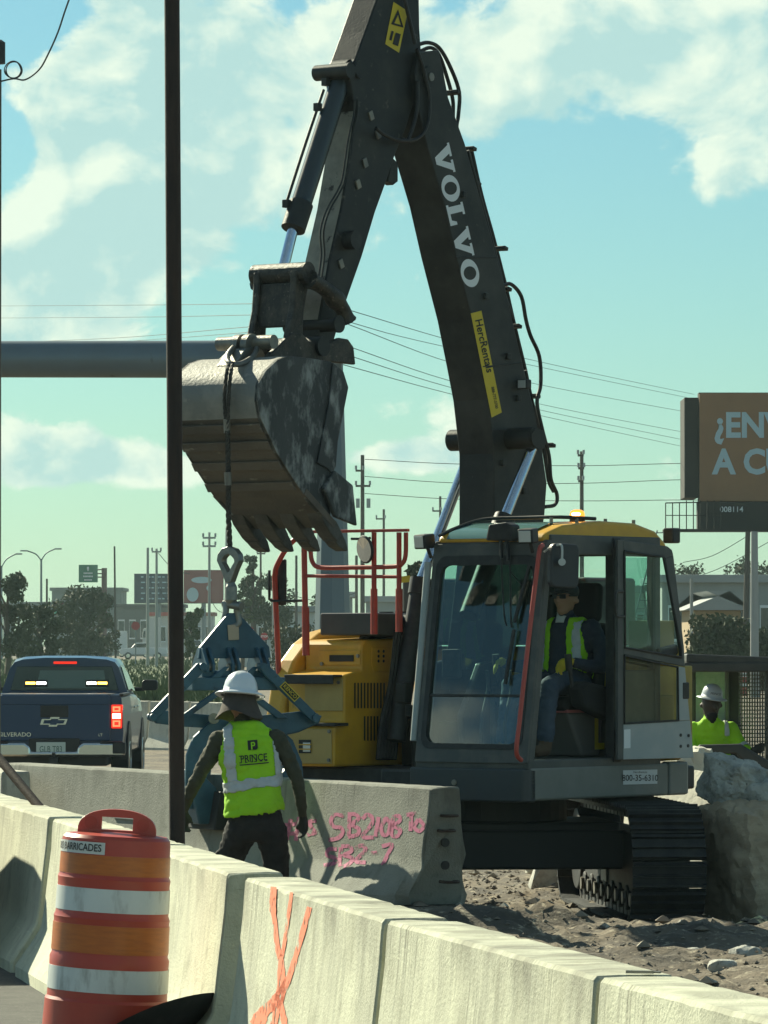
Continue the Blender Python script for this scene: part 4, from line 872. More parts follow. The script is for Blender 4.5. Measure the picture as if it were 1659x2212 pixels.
# what shows through the door glass: tail side panel, carton, rear side window
box('side_panel', (-1.02, 1.10, 1.22), (-.47, 1.24, 1.93), mat('olive_yellow_panel', (.36, .27, .05), .5, 0, (.28, .2, .04), 5), EX, .01)
box('side_box', (-.72, 1.24, 1.36), (-.50, 1.27, 1.70), mat('olive_box', (.27, .22, .07), .6), EX, .01)
box('grey_carton', (-.74, 1.02, 1.94), (-.46, 1.26, 2.28), mat('carton', (.33, .25, .12), .8), EX, .008)
mesh('rear_side_glass', [(-.38, VL - .02, 1.9), (.10, VL - .02, 1.9), (.10, VL - .02, ZR - .1), (-.38, VL - .02, ZR - .1)], [(0, 1, 2, 3)], M_glass, cabf)
mesh('rear_glass', [(-.42, VR + .07, 1.76), (-.42, VL - .08, 1.76), (-.42, VL - .08, ZR - .08), (-.42, VR + .07, ZR - .08)], [(0, 1, 2, 3)], M_glass2, cabf)
mesh('right_side_glass', [(-.38, VR + .02, 1.75), (UT - .05, VR + .02, 1.75), (UT - .12, VR + .02, ZR - .1), (-.38, VR + .02, ZR - .1)], [(0, 1, 2, 3)], M_glass2, cabf)
box('cab_side_wall', (-.40, VR + .005, 1.2), (.35, VR + .05, 1.74), M_cabgrey, cabf, .01); box('cab_side_wall', (-.40, VL - .05, 1.2), (.10, VL - .01, 1.9), M_cabgrey, cabf, .01)
# seat, console and levers
M_seat = mat('seat_fabric', (.012, .013, .014), .9)
SV = .80
seat = join('seat', [gbox2((-.12, SV - .26, 1.58), (.42, SV + .26, 1.70)), gext([(-.10, 1.66), (-.20, 2.25), (-.10, 2.27), (.02, 1.68)], F_uw, SV - .25, SV + .25), gext([(-.20, 2.26), (-.23, 2.56), (-.14, 2.58), (-.10, 2.28)], F_uw, SV - .17, SV + .17)], M_seat, EX, False, .05, 4)
join('seat_base', [gext([(-.05, 1.24), (.18, 1.24), (.36, 1.54), (.38, 1.58), (-.10, 1.58)], F_uw, SV - .2, SV + .24)], mat('seat_base_grey', (.13, .125, .115), .7), seat, False, .03, 3)
b_ = SV + .243; mesh('seat_mark', [(.03, b_, 1.53), (-.02, b_, 1.53), (-.02, b_, 1.34), (-.10, b_, 1.34), (-.10, b_, 1.29), (.03, b_, 1.29)], [tuple(range(6))], M_decal_y, seat)
box('seat_trim', (.0, SV - .2, 1.575), (.40, SV + .25, 1.60), mat('pink_trim', (.42, .13, .13), .7), seat, .006)
for s in (-1, 1):
    cs = join('console', [gext([(.0, 1.5), (.42, 1.62), (.48, 1.78), (.40, 1.82), (-.05, 1.75)], F_uw, SV + s * .36 - .07, SV + s * .36 + .07)], M_seat, EX, False, .03)
    jx, jz = .50, 1.83; cyl('lever', (jx - .04, SV + s * .34, jz - .06), (jx, SV + s * .34, jz + .10), .016, M_black, cs); cyl('lever_grip', (jx, SV + s * .34, jz + .07), (jx + .02, SV + s * .34, jz + .19), .028, M_black, cs)
for v in (SV - .12, SV + .10): tube('travel_lever', [(.98, v, 1.24), (1.0, v, 1.5), (.92, v, 1.75), (.93, v, 1.9)], .013, M_black, EX, 8, 4)
box('pedal', (.92, SV - .25, 1.245), (1.10, SV + .25, 1.29), M_black, EX, .01)
join('monitor', [gbox((1.02, VR + .14, 1.95), (.05, .16, .22))], M_black, EX, False, .012)
join('cab_headliner', [gbox2((-.4, VR + .06, ZR + .02), (UT - .1, VL - .06, ZR + .055))], M_black, cabf)

# ================================================================ sling, swivel and blue barrier clamp
GU = 3.32
M_rope = mat('wire_rope', (.035, .033, .03), .7, .2, (.07, .065, .055), 60, .4, .6, .6, 90)
sl = thing('wire_sling', 'dark wire rope sling hanging from the bucket shackle', 'sling', EXM @ exu(497, 1190, GU)); 
slI = Matrix.Translation(sl.location).inverted() @ EXM
def twisted(name, pts, r, parent):
    P = spline([slI @ p for p in pts], 14); parts = []
    for k in range(3):
        q = []; s = 0
        for i, p in enumerate(P):
            d = (P[min(i + 1, len(P) - 1)] - P[max(0, i - 1)]).normalized(); a = d.orthogonal().normalized(); b = d.cross(a)
            if i: s += (p - P[i - 1]).length
            t = s * 45 + k * 2.094; q.append(p + (a * math.cos(t) + b * math.sin(t)) * r * .55)
        parts.append(gtube(q, r * .62, 5))
    return smooth(join(name, parts, M_rope, parent), 70)
for o in (-5, 4): twisted('rope_strand', [exu(499 + o, 783, 3.36), exu(494 + o, 812, 3.46), exu(490 + o, 860, 3.47), exu(490 + o * .4, 915, 3.45), exu(491, 940, 3.44)], .013, sl)
twisted('rope_strand', [exu(491, 930, 3.445), exu(493, 1000, 3.42), exu(493, 1080, 3.38), exu(495, 1150, 3.34), exu(497, 1196, GU)], .019, sl)
for (y0, y1) in ((905, 935), (1020, 1048)): smooth(join('rope_ferrule', [gcyl(slI @ exu(490 + (y0 > 1000) * 2, y0, 3.445), slI @ exu(491 + (y0 > 1000) * 2, y1, 3.435), .026, .026, 12)], M_steel, sl))
sh = thing('bow_shackle', 'steel bow shackle holding the wire sling on top of the bucket', 'shackle', EXM @ exu(510, 765, 3.2)); shI = Matrix.Translation(sh.location).inverted() @ EXM
join('shackle_bow', [gtube([shI @ exu(x, y, u) for (x, y, u) in ((556, 752, 3.02), (545, 772, 3.12), (520, 786, 3.3), (499, 786, 3.36), (491, 774, 3.30), (500, 756, 3.15), (520, 738, 2.98))], .021, 10, 5)], M_steel, sh)
smooth(bpy.data.objects['shackle_bow']); cyl('shackle_pin', shI @ exu(562, 745, 3.0), shI @ exu(510, 738, 2.98), .020, M_steel, sh)
M_forged = mat('forged_steel', (.19, .20, .19), .42, .7, (.30, .29, .26), 14, .4, .65, .2, 50)
sw = thing('swivel_hook_link', 'forged grey teardrop link with swivel and shackle above the blue clamp', 'swivel', EXM @ exu(500, 1345, GU)); swI = Matrix.Translation(sw.location).inverted() @ EXM
ou = [(497, 1180), (511, 1185), (520, 1197), (522, 1211), (514, 1229), (503, 1259), (492, 1259), (481, 1229), (473, 1211), (475, 1197), (484, 1185)]; inn = [(497, 1197), (504, 1201), (510, 1208), (511, 1214), (506, 1222), (499, 1236), (496, 1236), (489, 1222), (484, 1214), (485, 1208), (490, 1201)]
A2 = lambda l: [(exu(x, y, GU).y, exu(x, y, GU).z) for (x, y) in l]
join('teardrop_link', [gframe(A2(ou), A2(inn), lambda a, b, t: swI @ Vector((GU + t, a, b)), -.03, .03)], M_forged, sw, False, .012, 3)
W2 = lambda x, y, u=GU: swI @ exu(x, y, u)
for (y0, y1, r0, r1) in ((1248, 1262, .02, .02), (1258, 1268, .026, .042), (1268, 1296, .044, .044), (1296, 1306, .044, .03)): smooth(join('swivel_body', [gcyl(W2(499, y0), W2(499.5, y1), r0, r1, 18)], M_forged, sw))
cyl('swivel_pin', W2(484, 1304), W2(522, 1310), .030, M_forged, sw)
tube('shackle_loop', [W2(487, 1303, GU + .01), W2(488, 1320, GU + .02), W2(485, 1340, GU + .03), W2(492, 1352, GU + .03), W2(505, 1353, GU), W2(516, 1345, GU - .03), W2(512, 1325, GU - .02), W2(511, 1308, GU - .01)], .024, M_forged, sw, 10, 5)

GA = -MBN; gw = EXM @ exu(503, 1400, GU)
GR = thing('barrier_clamp', 'dark blue steel scissor clamp gripping the pink-lettered concrete barrier', 'lifting clamp', (gw.x, gw.y, 0), math.atan2(GA.y, GA.x))
GM = Matrix.Translation((gw.x, gw.y, 0)) @ Matrix.Rotation(math.atan2(GA.y, GA.x), 4, 'Z'); GI = GM.inverted()
def gp(x, y, yl=0.0):
    o = GI @ Vector((0, 0, CAMZ)); d = GI.to_3x3() @ ray(x, y); return o + d * ((yl - o.y) / d.y)
def gpoly(name, px, y0, y1, m=M_blue, parent=GR, bevel=.006, ref=None):
    r_ = y0 if ref is None else ref; q = [(gp(x, y, r_).x, gp(x, y, r_).z) for (x, y) in px]
    return join(name, [gext(q, F_uw, y0, y1)], m, parent, False, bevel)
tpx = [(484, 1334), (494, 1324), (510, 1324), (522, 1334), (580, 1397), (583, 1421), (427, 1423), (430, 1399)]
tp = gpoly('head_plate', tpx, -.018, .018, ref=0)
gpoly('maker_tag', [(488, 1350), (512, 1349), (513, 1382), (490, 1383)], -.032, -.024, mat('tag_plate', (.42, .33, .24), .5), tp, .003, ref=0)
for (xa, xb) in ((434, 447), (489, 502), (551, 565)):
    for x in (xa, xb):
        a, b = gp(x, 1396), gp(x, 1452)
        join('lug', [gext([(-.13, b.z), (-.13, b.z + .06), (-.05, a.z - .02), (.0, a.z), (.05, a.z - .02), (.13, b.z + .06), (.13, b.z)], lambda p, q, t: Vector((a.x + t, p, q)), -.011, .011)], M_blue, GR, False, .004)
for x in (440, 495, 558): a = gp(x, 1441); cyl('lug_pin', (a.x - .05, -.08, a.z), (a.x + .05, -.08, a.z), .026, M_steel, GR)
by0, by1 = gp(500, 1491).z, gp(500, 1463).z
join('yoke_beam', [gbox2((gp(398, 1470).x, -.15, by0), (gp(598, 1470).x, .15, by1))], M_blue, GR, False, .008)
join('yoke_web', [gbox2((gp(425, 1470).x, -.10, by1), (gp(585, 1470).x, .10, gp(500, 1448).z))], M_blue, GR, False, .008)
for (p, q) in (((430, 1440), (398, 1464)), ((486, 1440), (455, 1464)), ((548, 1440), (520, 1464))): gpoly('gusset', [p, (p[0] + 10, p[1]), (q[0] + 22, q[1]), q], -.152, -.130, ref=-.15)
for yl in (-.20, .17):
    ul = gpoly('upper_link', [(566, 1432), (578, 1434), (688, 1545), (688, 1556), (676, 1560), (560, 1446)], yl, yl + .03, ref=yl)
    gpoly('upper_link', [(440, 1434), (446, 1446), (336, 1558), (323, 1556), (322, 1545), (428, 1432)], yl, yl + .03, ref=yl)
    for (x, y) in ((681, 1551), (568, 1440), (330, 1549), (437, 1440)): a = gp(x, y, yl); cyl('link_pin', (a.x, yl - .02, a.z), (a.x, yl + .05, a.z), .028, M_blue, GR)
    gpoly('brace', [(470, 1490), (492, 1490), (404, 1552), (384, 1552)], yl + .04, yl + .07, ref=yl + .04); gpoly('brace', [(520, 1490), (542, 1490), (624, 1552), (600, 1552)], yl + .04, yl + .07, ref=yl + .04)
    d = .0 if yl < 0 else -.05
    gpoly('clamp_leg', [(690, 1546), (684, 1562), (640, 1582), (585, 1594), (528, 1592), (482, 1602), (456, 1628), (448, 1690), (448, 1748), (410, 1748), (402, 1690), (404, 1632), (420, 1592), (455, 1560), (520, 1550), (600, 1542), (655, 1536)], yl + .075 + d, yl + .105 + d, ref=yl + .07)
    gpoly('clamp_leg', [(322, 1546), (335, 1533), (400, 1540), (470, 1546), (540, 1550), (590, 1563), (628, 1598), (648, 1645), (652, 1692), (622, 1692), (612, 1645), (590, 1606), (540, 1584), (470, 1574), (400, 1570), (340, 1563)], yl + .11 + d, yl + .14 + d, ref=yl + .1)
cyl('pivot_pin', gp(505, 1567, -.21), gp(505, 1567, .2), .045, M_blue, GR); cyl('pivot_sleeve', gp(462, 1552, -.22), gp(462, 1552, -.12), .04, M_steel, GR)
cyl('cross_tube', gp(330, 1548, -.20), gp(330, 1548, .2), .036, M_blue, GR); cyl('cross_tube', gp(681, 1551, -.20), gp(681, 1551, .2), .036, M_blue, GR)
bz = MB0.z; yb_ = lambda z: prof_y(z, .79)
for s in (-1, 1):
    z0, z1 = (.40, .66)
    join('grip_pad', [gext([(s * (yb_(z0) + .004), z0 + bz), (s * (yb_(z1) + .004), z1 + bz), (s * (yb_(z1) + .10), z1 + bz + .02), (s * (yb_(z0) + .12), z0 + bz)], F_uw, -.28, .28)], mat('pad_rubber', (.02, .022, .025), .7), GR, False, .01)
    join('pad_backing', [gext([(s * .20, .40), (s * .20, .66), (s * .36, .80), (s * .40, .66), (s * .34, .40)], F_uw, -.17, .17)], M_blue, GR, False, .012)
def dmap(x, y): 
    d = Vector((.70, .714, 0)); u = Vector((d.y, -d.x, 0)); p = Vector((626, 1494, 0)) + d * x + u * y; return gp(p.x, p.y, -.208)
rr_ = lambda w, h: [(-w, -h), (w, -h), (w, h), (-w, h)]
kp = mesh('maker_decal', [dmap(*q) for q in rr_(23, 8.5)], [(0, 1, 2, 3)], M_decal_y, GR, recalc=False)
mesh('decal_field', [dmap(*q) + Vector((0, -.002, 0)) for q in rr_(21, 6.5)], [(0, 1, 2, 3)], M_ink, kp, recalc=False)
lettering('decal_lettering', 'KENCO', 11, lambda x, y: dmap(x, y) + Vector((0, -.004, 0)), M_decal_y, kp, .01)

# ================================================================ people
def gsphere(c, r, n=14, m=9):
    c = Vector(c); rx, ry, rz = r if isinstance(r, (tuple, list)) else (r, r, r); v = [c + Vector((0, 0, -rz))]; f = []
    for i in range(1, m):
        a = -math.pi / 2 + math.pi * i / m
        v += [c + Vector((rx * math.cos(a) * math.cos(2 * math.pi * j / n), ry * math.cos(a) * math.sin(2 * math.pi * j / n), rz * math.sin(a))) for j in range(n)]
    v.append(c + Vector((0, 0, rz))); f += [(0, 1 + (j + 1) % n, 1 + j) for j in range(n)]
    for i in range(m - 2): f += [(1 + i * n + j, 1 + i * n + (j + 1) % n, 1 + (i + 1) * n + (j + 1) % n, 1 + (i + 1) * n + j) for j in range(n)]
    k = 1 + (m - 2) * n; f += [(k + j, k + (j + 1) % n, len(v) - 1) for j in range(n)]; return v, f
def gloft(secs, n=22):
    """secs: (x, y, z, rx, ry, yaw)"""
    v, f = [], []
    for (x, y, z, rx, ry, *w) in secs:
        yaw = w[0] if w else 0
        for j in range(n):
            a = 2 * math.pi * j / n; p = 2.4; ca, sa = math.cos(a), math.sin(a); q = 1 / (abs(ca) ** p + abs(sa) ** p) ** (1 / p)
            lx, ly = rx * ca * q, ry * sa * q; v.append(Vector((x + lx * math.cos(yaw) - ly * math.sin(yaw), y + lx * math.sin(yaw) + ly * math.cos(yaw), z)))
    m = len(secs)
    f = [(i * n + j, i * n + (j + 1) % n, (i + 1) * n + (j + 1) % n, (i + 1) * n + j) for i in range(m - 1) for j in range(n)] + [tuple(range(n))[::-1], tuple(range((m - 1) * n, m * n))]
    return v, f
def segdist(p, a, b, r0, r1):
    d = b - a; t = max(0, min(1, (p - a).dot(d) / max(1e-9, d.dot(d)))); return (p - (a + d * t)).length - (r0 + (r1 - r0) * t)
def make_body(parent, lofts, caps, mats, vox=.011, wrinkle=.006, name='body'):
    """lofts: (tag, sections); caps: (tag, [(point, radius), ...]); one continuous remeshed surface, materials by tag"""
    parts = []; prim = []
    for tg, secs in lofts:
        parts.append(gloft(secs))
        for s0, s1 in zip(secs, secs[1:]): prim.append((tg, Vector(s0[:3]), Vector(s1[:3]), (s0[3] + s0[4]) / 2, (s1[3] + s1[4]) / 2))
    for tg, pts in caps:
        P = [(Vector(p), r) for (p, r) in pts]
        for (p, r) in P:
            parts.append(gsphere(p, r, 12, 8)); 
        for (p, r), (q, s) in zip(P, P[1:]):
            if (q - p).length > 1e-5: parts.append(gcyl(p, q, r, s, 12)); prim.append((tg, p, q, r, s))
        if len(P) == 1: prim.append((tg, P[0][0], P[0][0] + Vector((0, 0, 1e-4)), P[0][1], P[0][1]))
    tmp = join('tmp_body', parts, None)
    m = tmp.modifiers.new('r', 'REMESH'); m.mode = 'VOXEL'; m.voxel_size = vox; m.adaptivity = 0
    s = tmp.modifiers.new('s', 'SMOOTH'); s.factor = .5; s.iterations = 3
    dg = bpy.context.evaluated_depsgraph_get(); me = bpy.data.meshes.new_from_object(tmp.evaluated_get(dg)); bpy.data.objects.remove(tmp); me.name = name
    tags = list(mats); me.materials.clear()
    for t in tags: me.materials.append(mats[t])
    vt = []
    for v in me.vertices:
        best, bt = 9, tags[0]
        for (tg, a, b, r0, r1) in prim:
            d = segdist(v.co, a, b, r0, r1)
            if d < best: best, bt = d, tg
        vt.append(bt)
    cloth = ('torso', 'arm', 'leg')
    nr = [v.normal.copy() for v in me.vertices]
    for v, t, n in zip(me.vertices, vt, nr):
        if t in cloth and wrinkle: v.co += n * wrinkle * (noise.fractal(Vector((v.co.x * 14, v.co.y * 14, v.co.z * 24)), .7, 2.1, 3) + .5 * noise.noise(v.co * 45))
    for p in me.polygons:
        t = vt[p.vertices[0]]; p.material_index = tags.index(t); p.use_smooth = True
    o = bpy.data.objects.new(name, me); link(o, parent); return o, vt
def shell(bo, vt, name, pred, off, m, parent=None, wr=.0):
    """garment: faces of the body that satisfy pred, pushed out along the normals"""
    me = bo.data; idx = {}; vs, fs = [], []
    for p in me.polygons:
        c = p.center
        if not pred(c, vt[p.vertices[0]]): continue
        g = []
        for i in p.vertices:
            if i not in idx:
                idx[i] = len(vs); v = me.vertices[i]; d = off(v.co) if callable(off) else off
                vs.append(v.co + v.normal * (d + wr * noise.fractal(Vector((v.co.x * 9, v.co.y * 9, v.co.z * 12)), .8, 2, 3)))
            g.append(idx[i])
        fs.append(tuple(g))
    o = mesh(name, vs, fs, m, bo if parent is None else parent, smooth=True, recalc=False)
    k = o.modifiers.new('s', 'SMOOTH'); k.factor = .5; k.iterations = 2
    k = o.modifiers.new('t', 'SOLIDIFY'); k.thickness = .006; k.offset = 1; return o
def hand(p, d, side_, palm_n, curl=.4, s=1.0):
    """five fingers from wrist p along d; side_ points to the thumb side; returns caps"""
    p, d, t, n = Vector(p), Vector(d).normalized(), Vector(side_).normalized(), Vector(palm_n).normalized(); L = []
    kn = p + d * .095 * s
    L.append([(p, .028 * s), (p + d * .05 * s + t * .012, .030 * s), (kn + t * .016, .024 * s)]); L.append([(p + d * .03 * s - t * .01, .026 * s), (kn - t * .02, .022 * s)])
    for i, ln in enumerate((.075, .085, .08, .062)):
        b = kn + t * (.033 - .022 * i); m_ = b + (d * math.cos(curl) + n * math.sin(curl)) * ln * .5 * s; e = m_ + (d * math.cos(curl * 2.2) + n * math.sin(curl * 2.2)) * ln * .5 * s
        L.append([(b, .0105 * s), (m_, .010 * s), (e, .0085 * s)])
    b = p + d * .03 * s + t * .028 * s; L.append([(b, .015 * s), (b + d * .035 * s + t * .022 * s + n * .012, .0125 * s), (b + d * .065 * s + t * .024 * s + n * .026, .010 * s)])
    return L
def hard_hat(parent, c, tilt, m, rz=0.0, name='hard_hat', s=1.0):
    vs, fs = [], []; n = 36; prof = [(.135, -.012), (.155, -.006), (.172, -.012), (.173, -.006), (.150, .006), (.121, .012), (.118, .04), (.108, .08), (.090, .112), (.06, .136), (.025, .147), (.002, .149)]
    for (r, z) in prof:
        for j in range(n):
            a = 2 * math.pi * j / n; k = 1.0
            if z > .02:
                rid = 0.0
                for b in (0, 28, 56, -28, -56): rid += .006 * math.exp(-((r * math.cos(a) - .118 * math.sin(R(b)) * (1 - z / .2)) / .008) ** 2)
                k += rid / max(r, .03) * (1 if r > .02 else 0)
            el = 1.16 if abs(math.sin(a)) > 0 else 1
            vs.append(Vector((r * k * .92 * math.cos(a), r * k * 1.10 * math.sin(a), z + (.004 * math.cos(2 * a) if r > .13 else 0))) * s)
    m_ = len(prof); fs = [(i * n + j, i * n + (j + 1) % n, (i + 1) * n + (j + 1) % n, (i + 1) * n + j) for i in range(m_ - 1) for j in range(n)] + [tuple(range((m_ - 1) * n, m_ * n))]
    o = mesh(name, vs, fs, m, parent, smooth=True); o.location = c; o.rotation_euler = (tilt[0], tilt[1], rz); return o
M_hat = mat('hard_hat_white', (.74, .77, .80), .28, 0, None, coat=.3)
M_olive = mat('olive_shirt', (.045, .045, .026), .9, 0, (.065, .062, .038), 12, .4, .7, .3, 30)
M_pants = mat('black_work_trousers', (.012, .012, .013), .9, 0, (.022, .021, .021), 9, .4, .7, .3, 25)
M_glove = mat('dark_gloves', (.028, .028, .025), .8)
M_bootm = mat('boot_leather', (.09, .055, .03), .8)
M_brown = mat('brown_hat_fabric', (.075, .060, .052), .95, 0, (.055, .045, .04), 14, .4, .7, .3, 40)

# ---- worker seen from behind
WY = 35.1; wx = at(545, 1700, WY).x; WG = hgt(wx, WY) - .0
w1 = thing('person', 'worker seen from behind in white hard hat, lettered lime vest and black trousers', 'person', (wx, WY, WG))
dz = (-.25) - WG
K = lambda x, y, z: (x, y, z + dz)
tors = [(.03, .0, .60, .13, .10), (.03, 0, .66, .18, .13), (.025, .0, .74, .185, .135), (.01, .02, .90, .168, .125), (-.008, .05, 1.04, .180, .13), (-.026, .08, 1.18, .205, .135), (-.034, .10, 1.28, .212, .118), (-.045, .115, 1.345, .160, .095), (-.055, .13, 1.40, .085, .08)]
tors = [(x, y, z + dz, a, b) for (x, y, z, a, b) in tors]
caps = [('neck', [(K(-.06, .14, 1.38), .06), (K(-.08, .19, 1.49), .058)]), ('head', [(K(-.088, .19, 1.52), .075), (K(-.09, .225, 1.545), .085), (K(-.09, .21, 1.60), .088)]), ('head', [(K(-.092, .30, 1.53), .02), (K(-.092, .315, 1.515), .014)]), ('head', [(K(-.172, .2, 1.54), .022)]), ('head', [(K(-.008, .2, 1.54), .022)]),
        ('arm', [(K(-.230, .10, 1.285), .072), (K(-.315, .08, 1.14), .058), (K(-.400, .06, .990), .048), (K(-.440, .10, .90), .042), (K(-.472, .15, .815), .033)]), ('arm', [(K(.165, .10, 1.295), .072), (K(.245, .08, 1.16), .058), (K(.302, .05, 1.03), .048), (K(.330, .06, .90), .042), (K(.345, .08, .785), .033)]),
        ('leg', [(K(-.075, .0, .66), .118), (K(-.130, .05, .54), .100), (K(-.175, .08, .37), .086), (K(-.20, .05, .2), .078), (K(-.21, .02, .07), .070)]), ('leg', [(K(.125, 0, .66), .118), (K(.155, .03, .52), .100), (K(.170, .06, .36), .088), (K(.175, .03, .2), .078), (K(.18, 0, .07), .070)]),
        ('leg', [(K(-.225, .02, .50), .035), (K(-.255, .03, .42), .04), (K(-.25, .03, .34), .035)]), ('boot', [(K(-.21, .0, .05), .052), (K(-.22, .17, .042), .046)]), ('boot', [(K(.18, -.02, .05), .052), (K(.19, .15, .042), .046)])]
for h in hand(K(-.478, .165, .80), (-.12, .25, -1), (.9, .3, 0), (.6, -.6, 0), .45): caps.append(('glove', h))
for h in hand(K(.348, .09, .77), (.08, .12, -1), (-.6, .8, 0), (-.8, -.5, 0), .35): caps.append(('glove', h))
B1, vt1 = make_body(w1, [('torso', tors)], caps, {'torso': M_olive, 'arm': M_olive, 'leg': M_pants, 'glove': M_glove, 'neck': M_skin, 'head': M_skin, 'boot': M_bootm}, .0115, .008)
for p in B1.data.polygons:
    if p.material_index == 0 and p.center.z < .80 + dz: p.material_index = 2
def backy(x, z, off):
    for s0, s1 in zip(tors, tors[1:]):
        if s0[2] <= z <= s1[2]:
            t = (z - s0[2]) / (s1[2] - s0[2]); cx, cy, rx, ry = (s0[i] + (s1[i] - s0[i]) * t for i in (0, 1, 3, 4)); q = max(0, 1 - abs((x - cx) / (rx + off)) ** 2.4); return cy - (ry + off) * q ** (1 / 2.4)
    return 0
voff = lambda c: .014 + .030 * max(0, (1.0 + dz - c.z) / .25) * (1 if c.z < 1 + dz else 0) * (.6 + .4 * math.sin(c.x * 26))
hem = lambda c: .775 + .16 * c.x + dz
vest = shell(B1, vt1, 'safety_vest', lambda c, t: t == 'torso' and hem(c) < c.z < 1.405 + dz and abs(c.x + .03) < .236 - .16 * max(0, 1.26 + dz - c.z) * (c.z > 1.12 + dz) * 0, voff, M_lime, wr=.009)
def st(pred): return shell(B1, vt1, 'reflective_stripe', lambda c, t: t == 'torso' and hem(c) + .01 < c.z < 1.39 + dz and pred(c), lambda c: voff(c) + .009, M_silver, vest, wr=.009)
st(lambda c: abs(c.z - (.985 + .13 * c.x + dz)) < .037)
st(lambda c: c.z > 1.0 + dz and c.y < .09 and abs(c.x - (-.125 - .12 * (c.z - 1.02 - dz))) < .032)
st(lambda c: c.z > 1.02 + dz and c.y < .09 and abs(c.x - (.170 - .04 * (c.z - 1.02 - dz))) < .028)
ca, sa = math.cos(R(5)), math.sin(R(5))
tm = lambda x, y: (lambda X, Z: Vector((X, backy(X, Z, voff(Vector((X, 0, Z)))) - .016, Z)))(.012 + x * ca - y * sa, 1.165 + dz + y * ca + x * sa)
lettering('vest_lettering', 'PRINCE', .066, lambda x, y: tm(x, y), M_ink, vest, .014, 'CENTER', .84)
mesh('vest_underline', [tm(x, y) for (x, y) in ((-.10, -.042), (-.06, -.043), (0, -.043), (.06, -.043), (.10, -.042), (.10, -.034), (.06, -.035), (0, -.035), (-.06, -.035), (-.10, -.034))], [(0, 1, 8, 9), (1, 2, 7, 8), (2, 3, 6, 7), (3, 4, 5, 6)], M_ink, vest)
serif = []
for xs in (-.097, -.058, -.018, .006, .045, .080):
    for yy in (-.023, .023): serif.append((xs, yy))
vs, fs = [], []
for (x, y) in serif: k = len(vs); vs += [tm(x - .004, y - .003), tm(x + .013, y - .003), tm(x + .013, y + .003), tm(x - .004, y + .003)]; fs.append((k, k + 1, k + 2, k + 3))
mesh('vest_serifs', vs, fs, M_ink, vest, recalc=False)
mesh('vest_emblem', [tm(x, y) for (x, y) in ((-.034, .058), (.022, .058), (.034, .07), (.034, .125), (-.034, .125))], [(0, 1, 2, 3, 4)], M_ink, vest)
mesh('emblem_p', [tm(x, y) + Vector((0, -.004, 0)) for (x, y) in ((-.012, .060), (-.003, .060), (-.003, .082), (.014, .084), (.018, .098), (.012, .112), (-.012, .112), (-.003, .103), (.006, .103), (.010, .097), (.006, .091), (-.003, .091))], [(0, 1, 2, 11, 7, 6), (2, 3, 4, 10, 11) if False else (2, 3, 10, 11), (3, 4, 9, 10), (4, 5, 8, 9), (5, 6, 7, 8)], M_lime, vest)
hc = Vector(K(-.09, .205, 1.600)); h1 = hard_hat(B1, hc, (R(-9), R(4), 0), M_hat, s=1.1)
nk = join('neck_shade', [glathe([(.098, .0), (.103, -.03), (.118, -.075), (.150, -.125), (.158, -.128), (.126, -.07), (.108, -.02), (.10, .01)], (0, 0, 0), 30)], M_brown, B1); smooth(nk, 60); nk.location = hc + Vector((0, -.005, -.01)); nk.rotation_euler = (R(-14), R(3), 0); nk.scale = (1.06, 1.16, 1.28)
for v in nk.data.vertices:
    a = math.atan2(v.co.y, v.co.x); v.co.z += .016 * math.sin(3 * a + 1) * (v.co.z < -.06)

# ---- operator in the cab (frame of the excavator)
op = thing('person', 'operator seated in the excavator cab in dark cap, sunglasses and yellow gloves', 'person', EXM @ Vector((.05, SV, 1.24)), math.atan2(FW.y, FW.x))
Q = lambda u, v, w: (u - .05, v - SV, w - 1.24)
M_denim = mat('denim', (.040, .062, .095), .9, 0, (.06, .085, .12), 10, .4, .7, .3, 30); M_navy = mat('navy_shirt', (.022, .032, .052), .9, 0, (.035, .045, .07), 9, .4, .7, .3, 25)
M_yglove = mat('yellow_glove', (.62, .47, .02), .8, 0, (.5, .36, .02), 20, .4, .6)
tor2 = [Q(.06, SV, 1.72) + (.17, .20), Q(.04, SV, 1.85) + (.16, .19), Q(.02, SV, 2.0) + (.15, .19), Q(.02, SV, 2.12) + (.145, .205), Q(.03, SV, 2.21) + (.13, .21), Q(.04, SV, 2.27) + (.10, .15), Q(.05, SV, 2.315) + (.07, .075)]
HD = Vector(Q(.10, SV + .02, 2.44)); hd = lambda a, b, c: tuple(HD + Vector((a, b, c)))
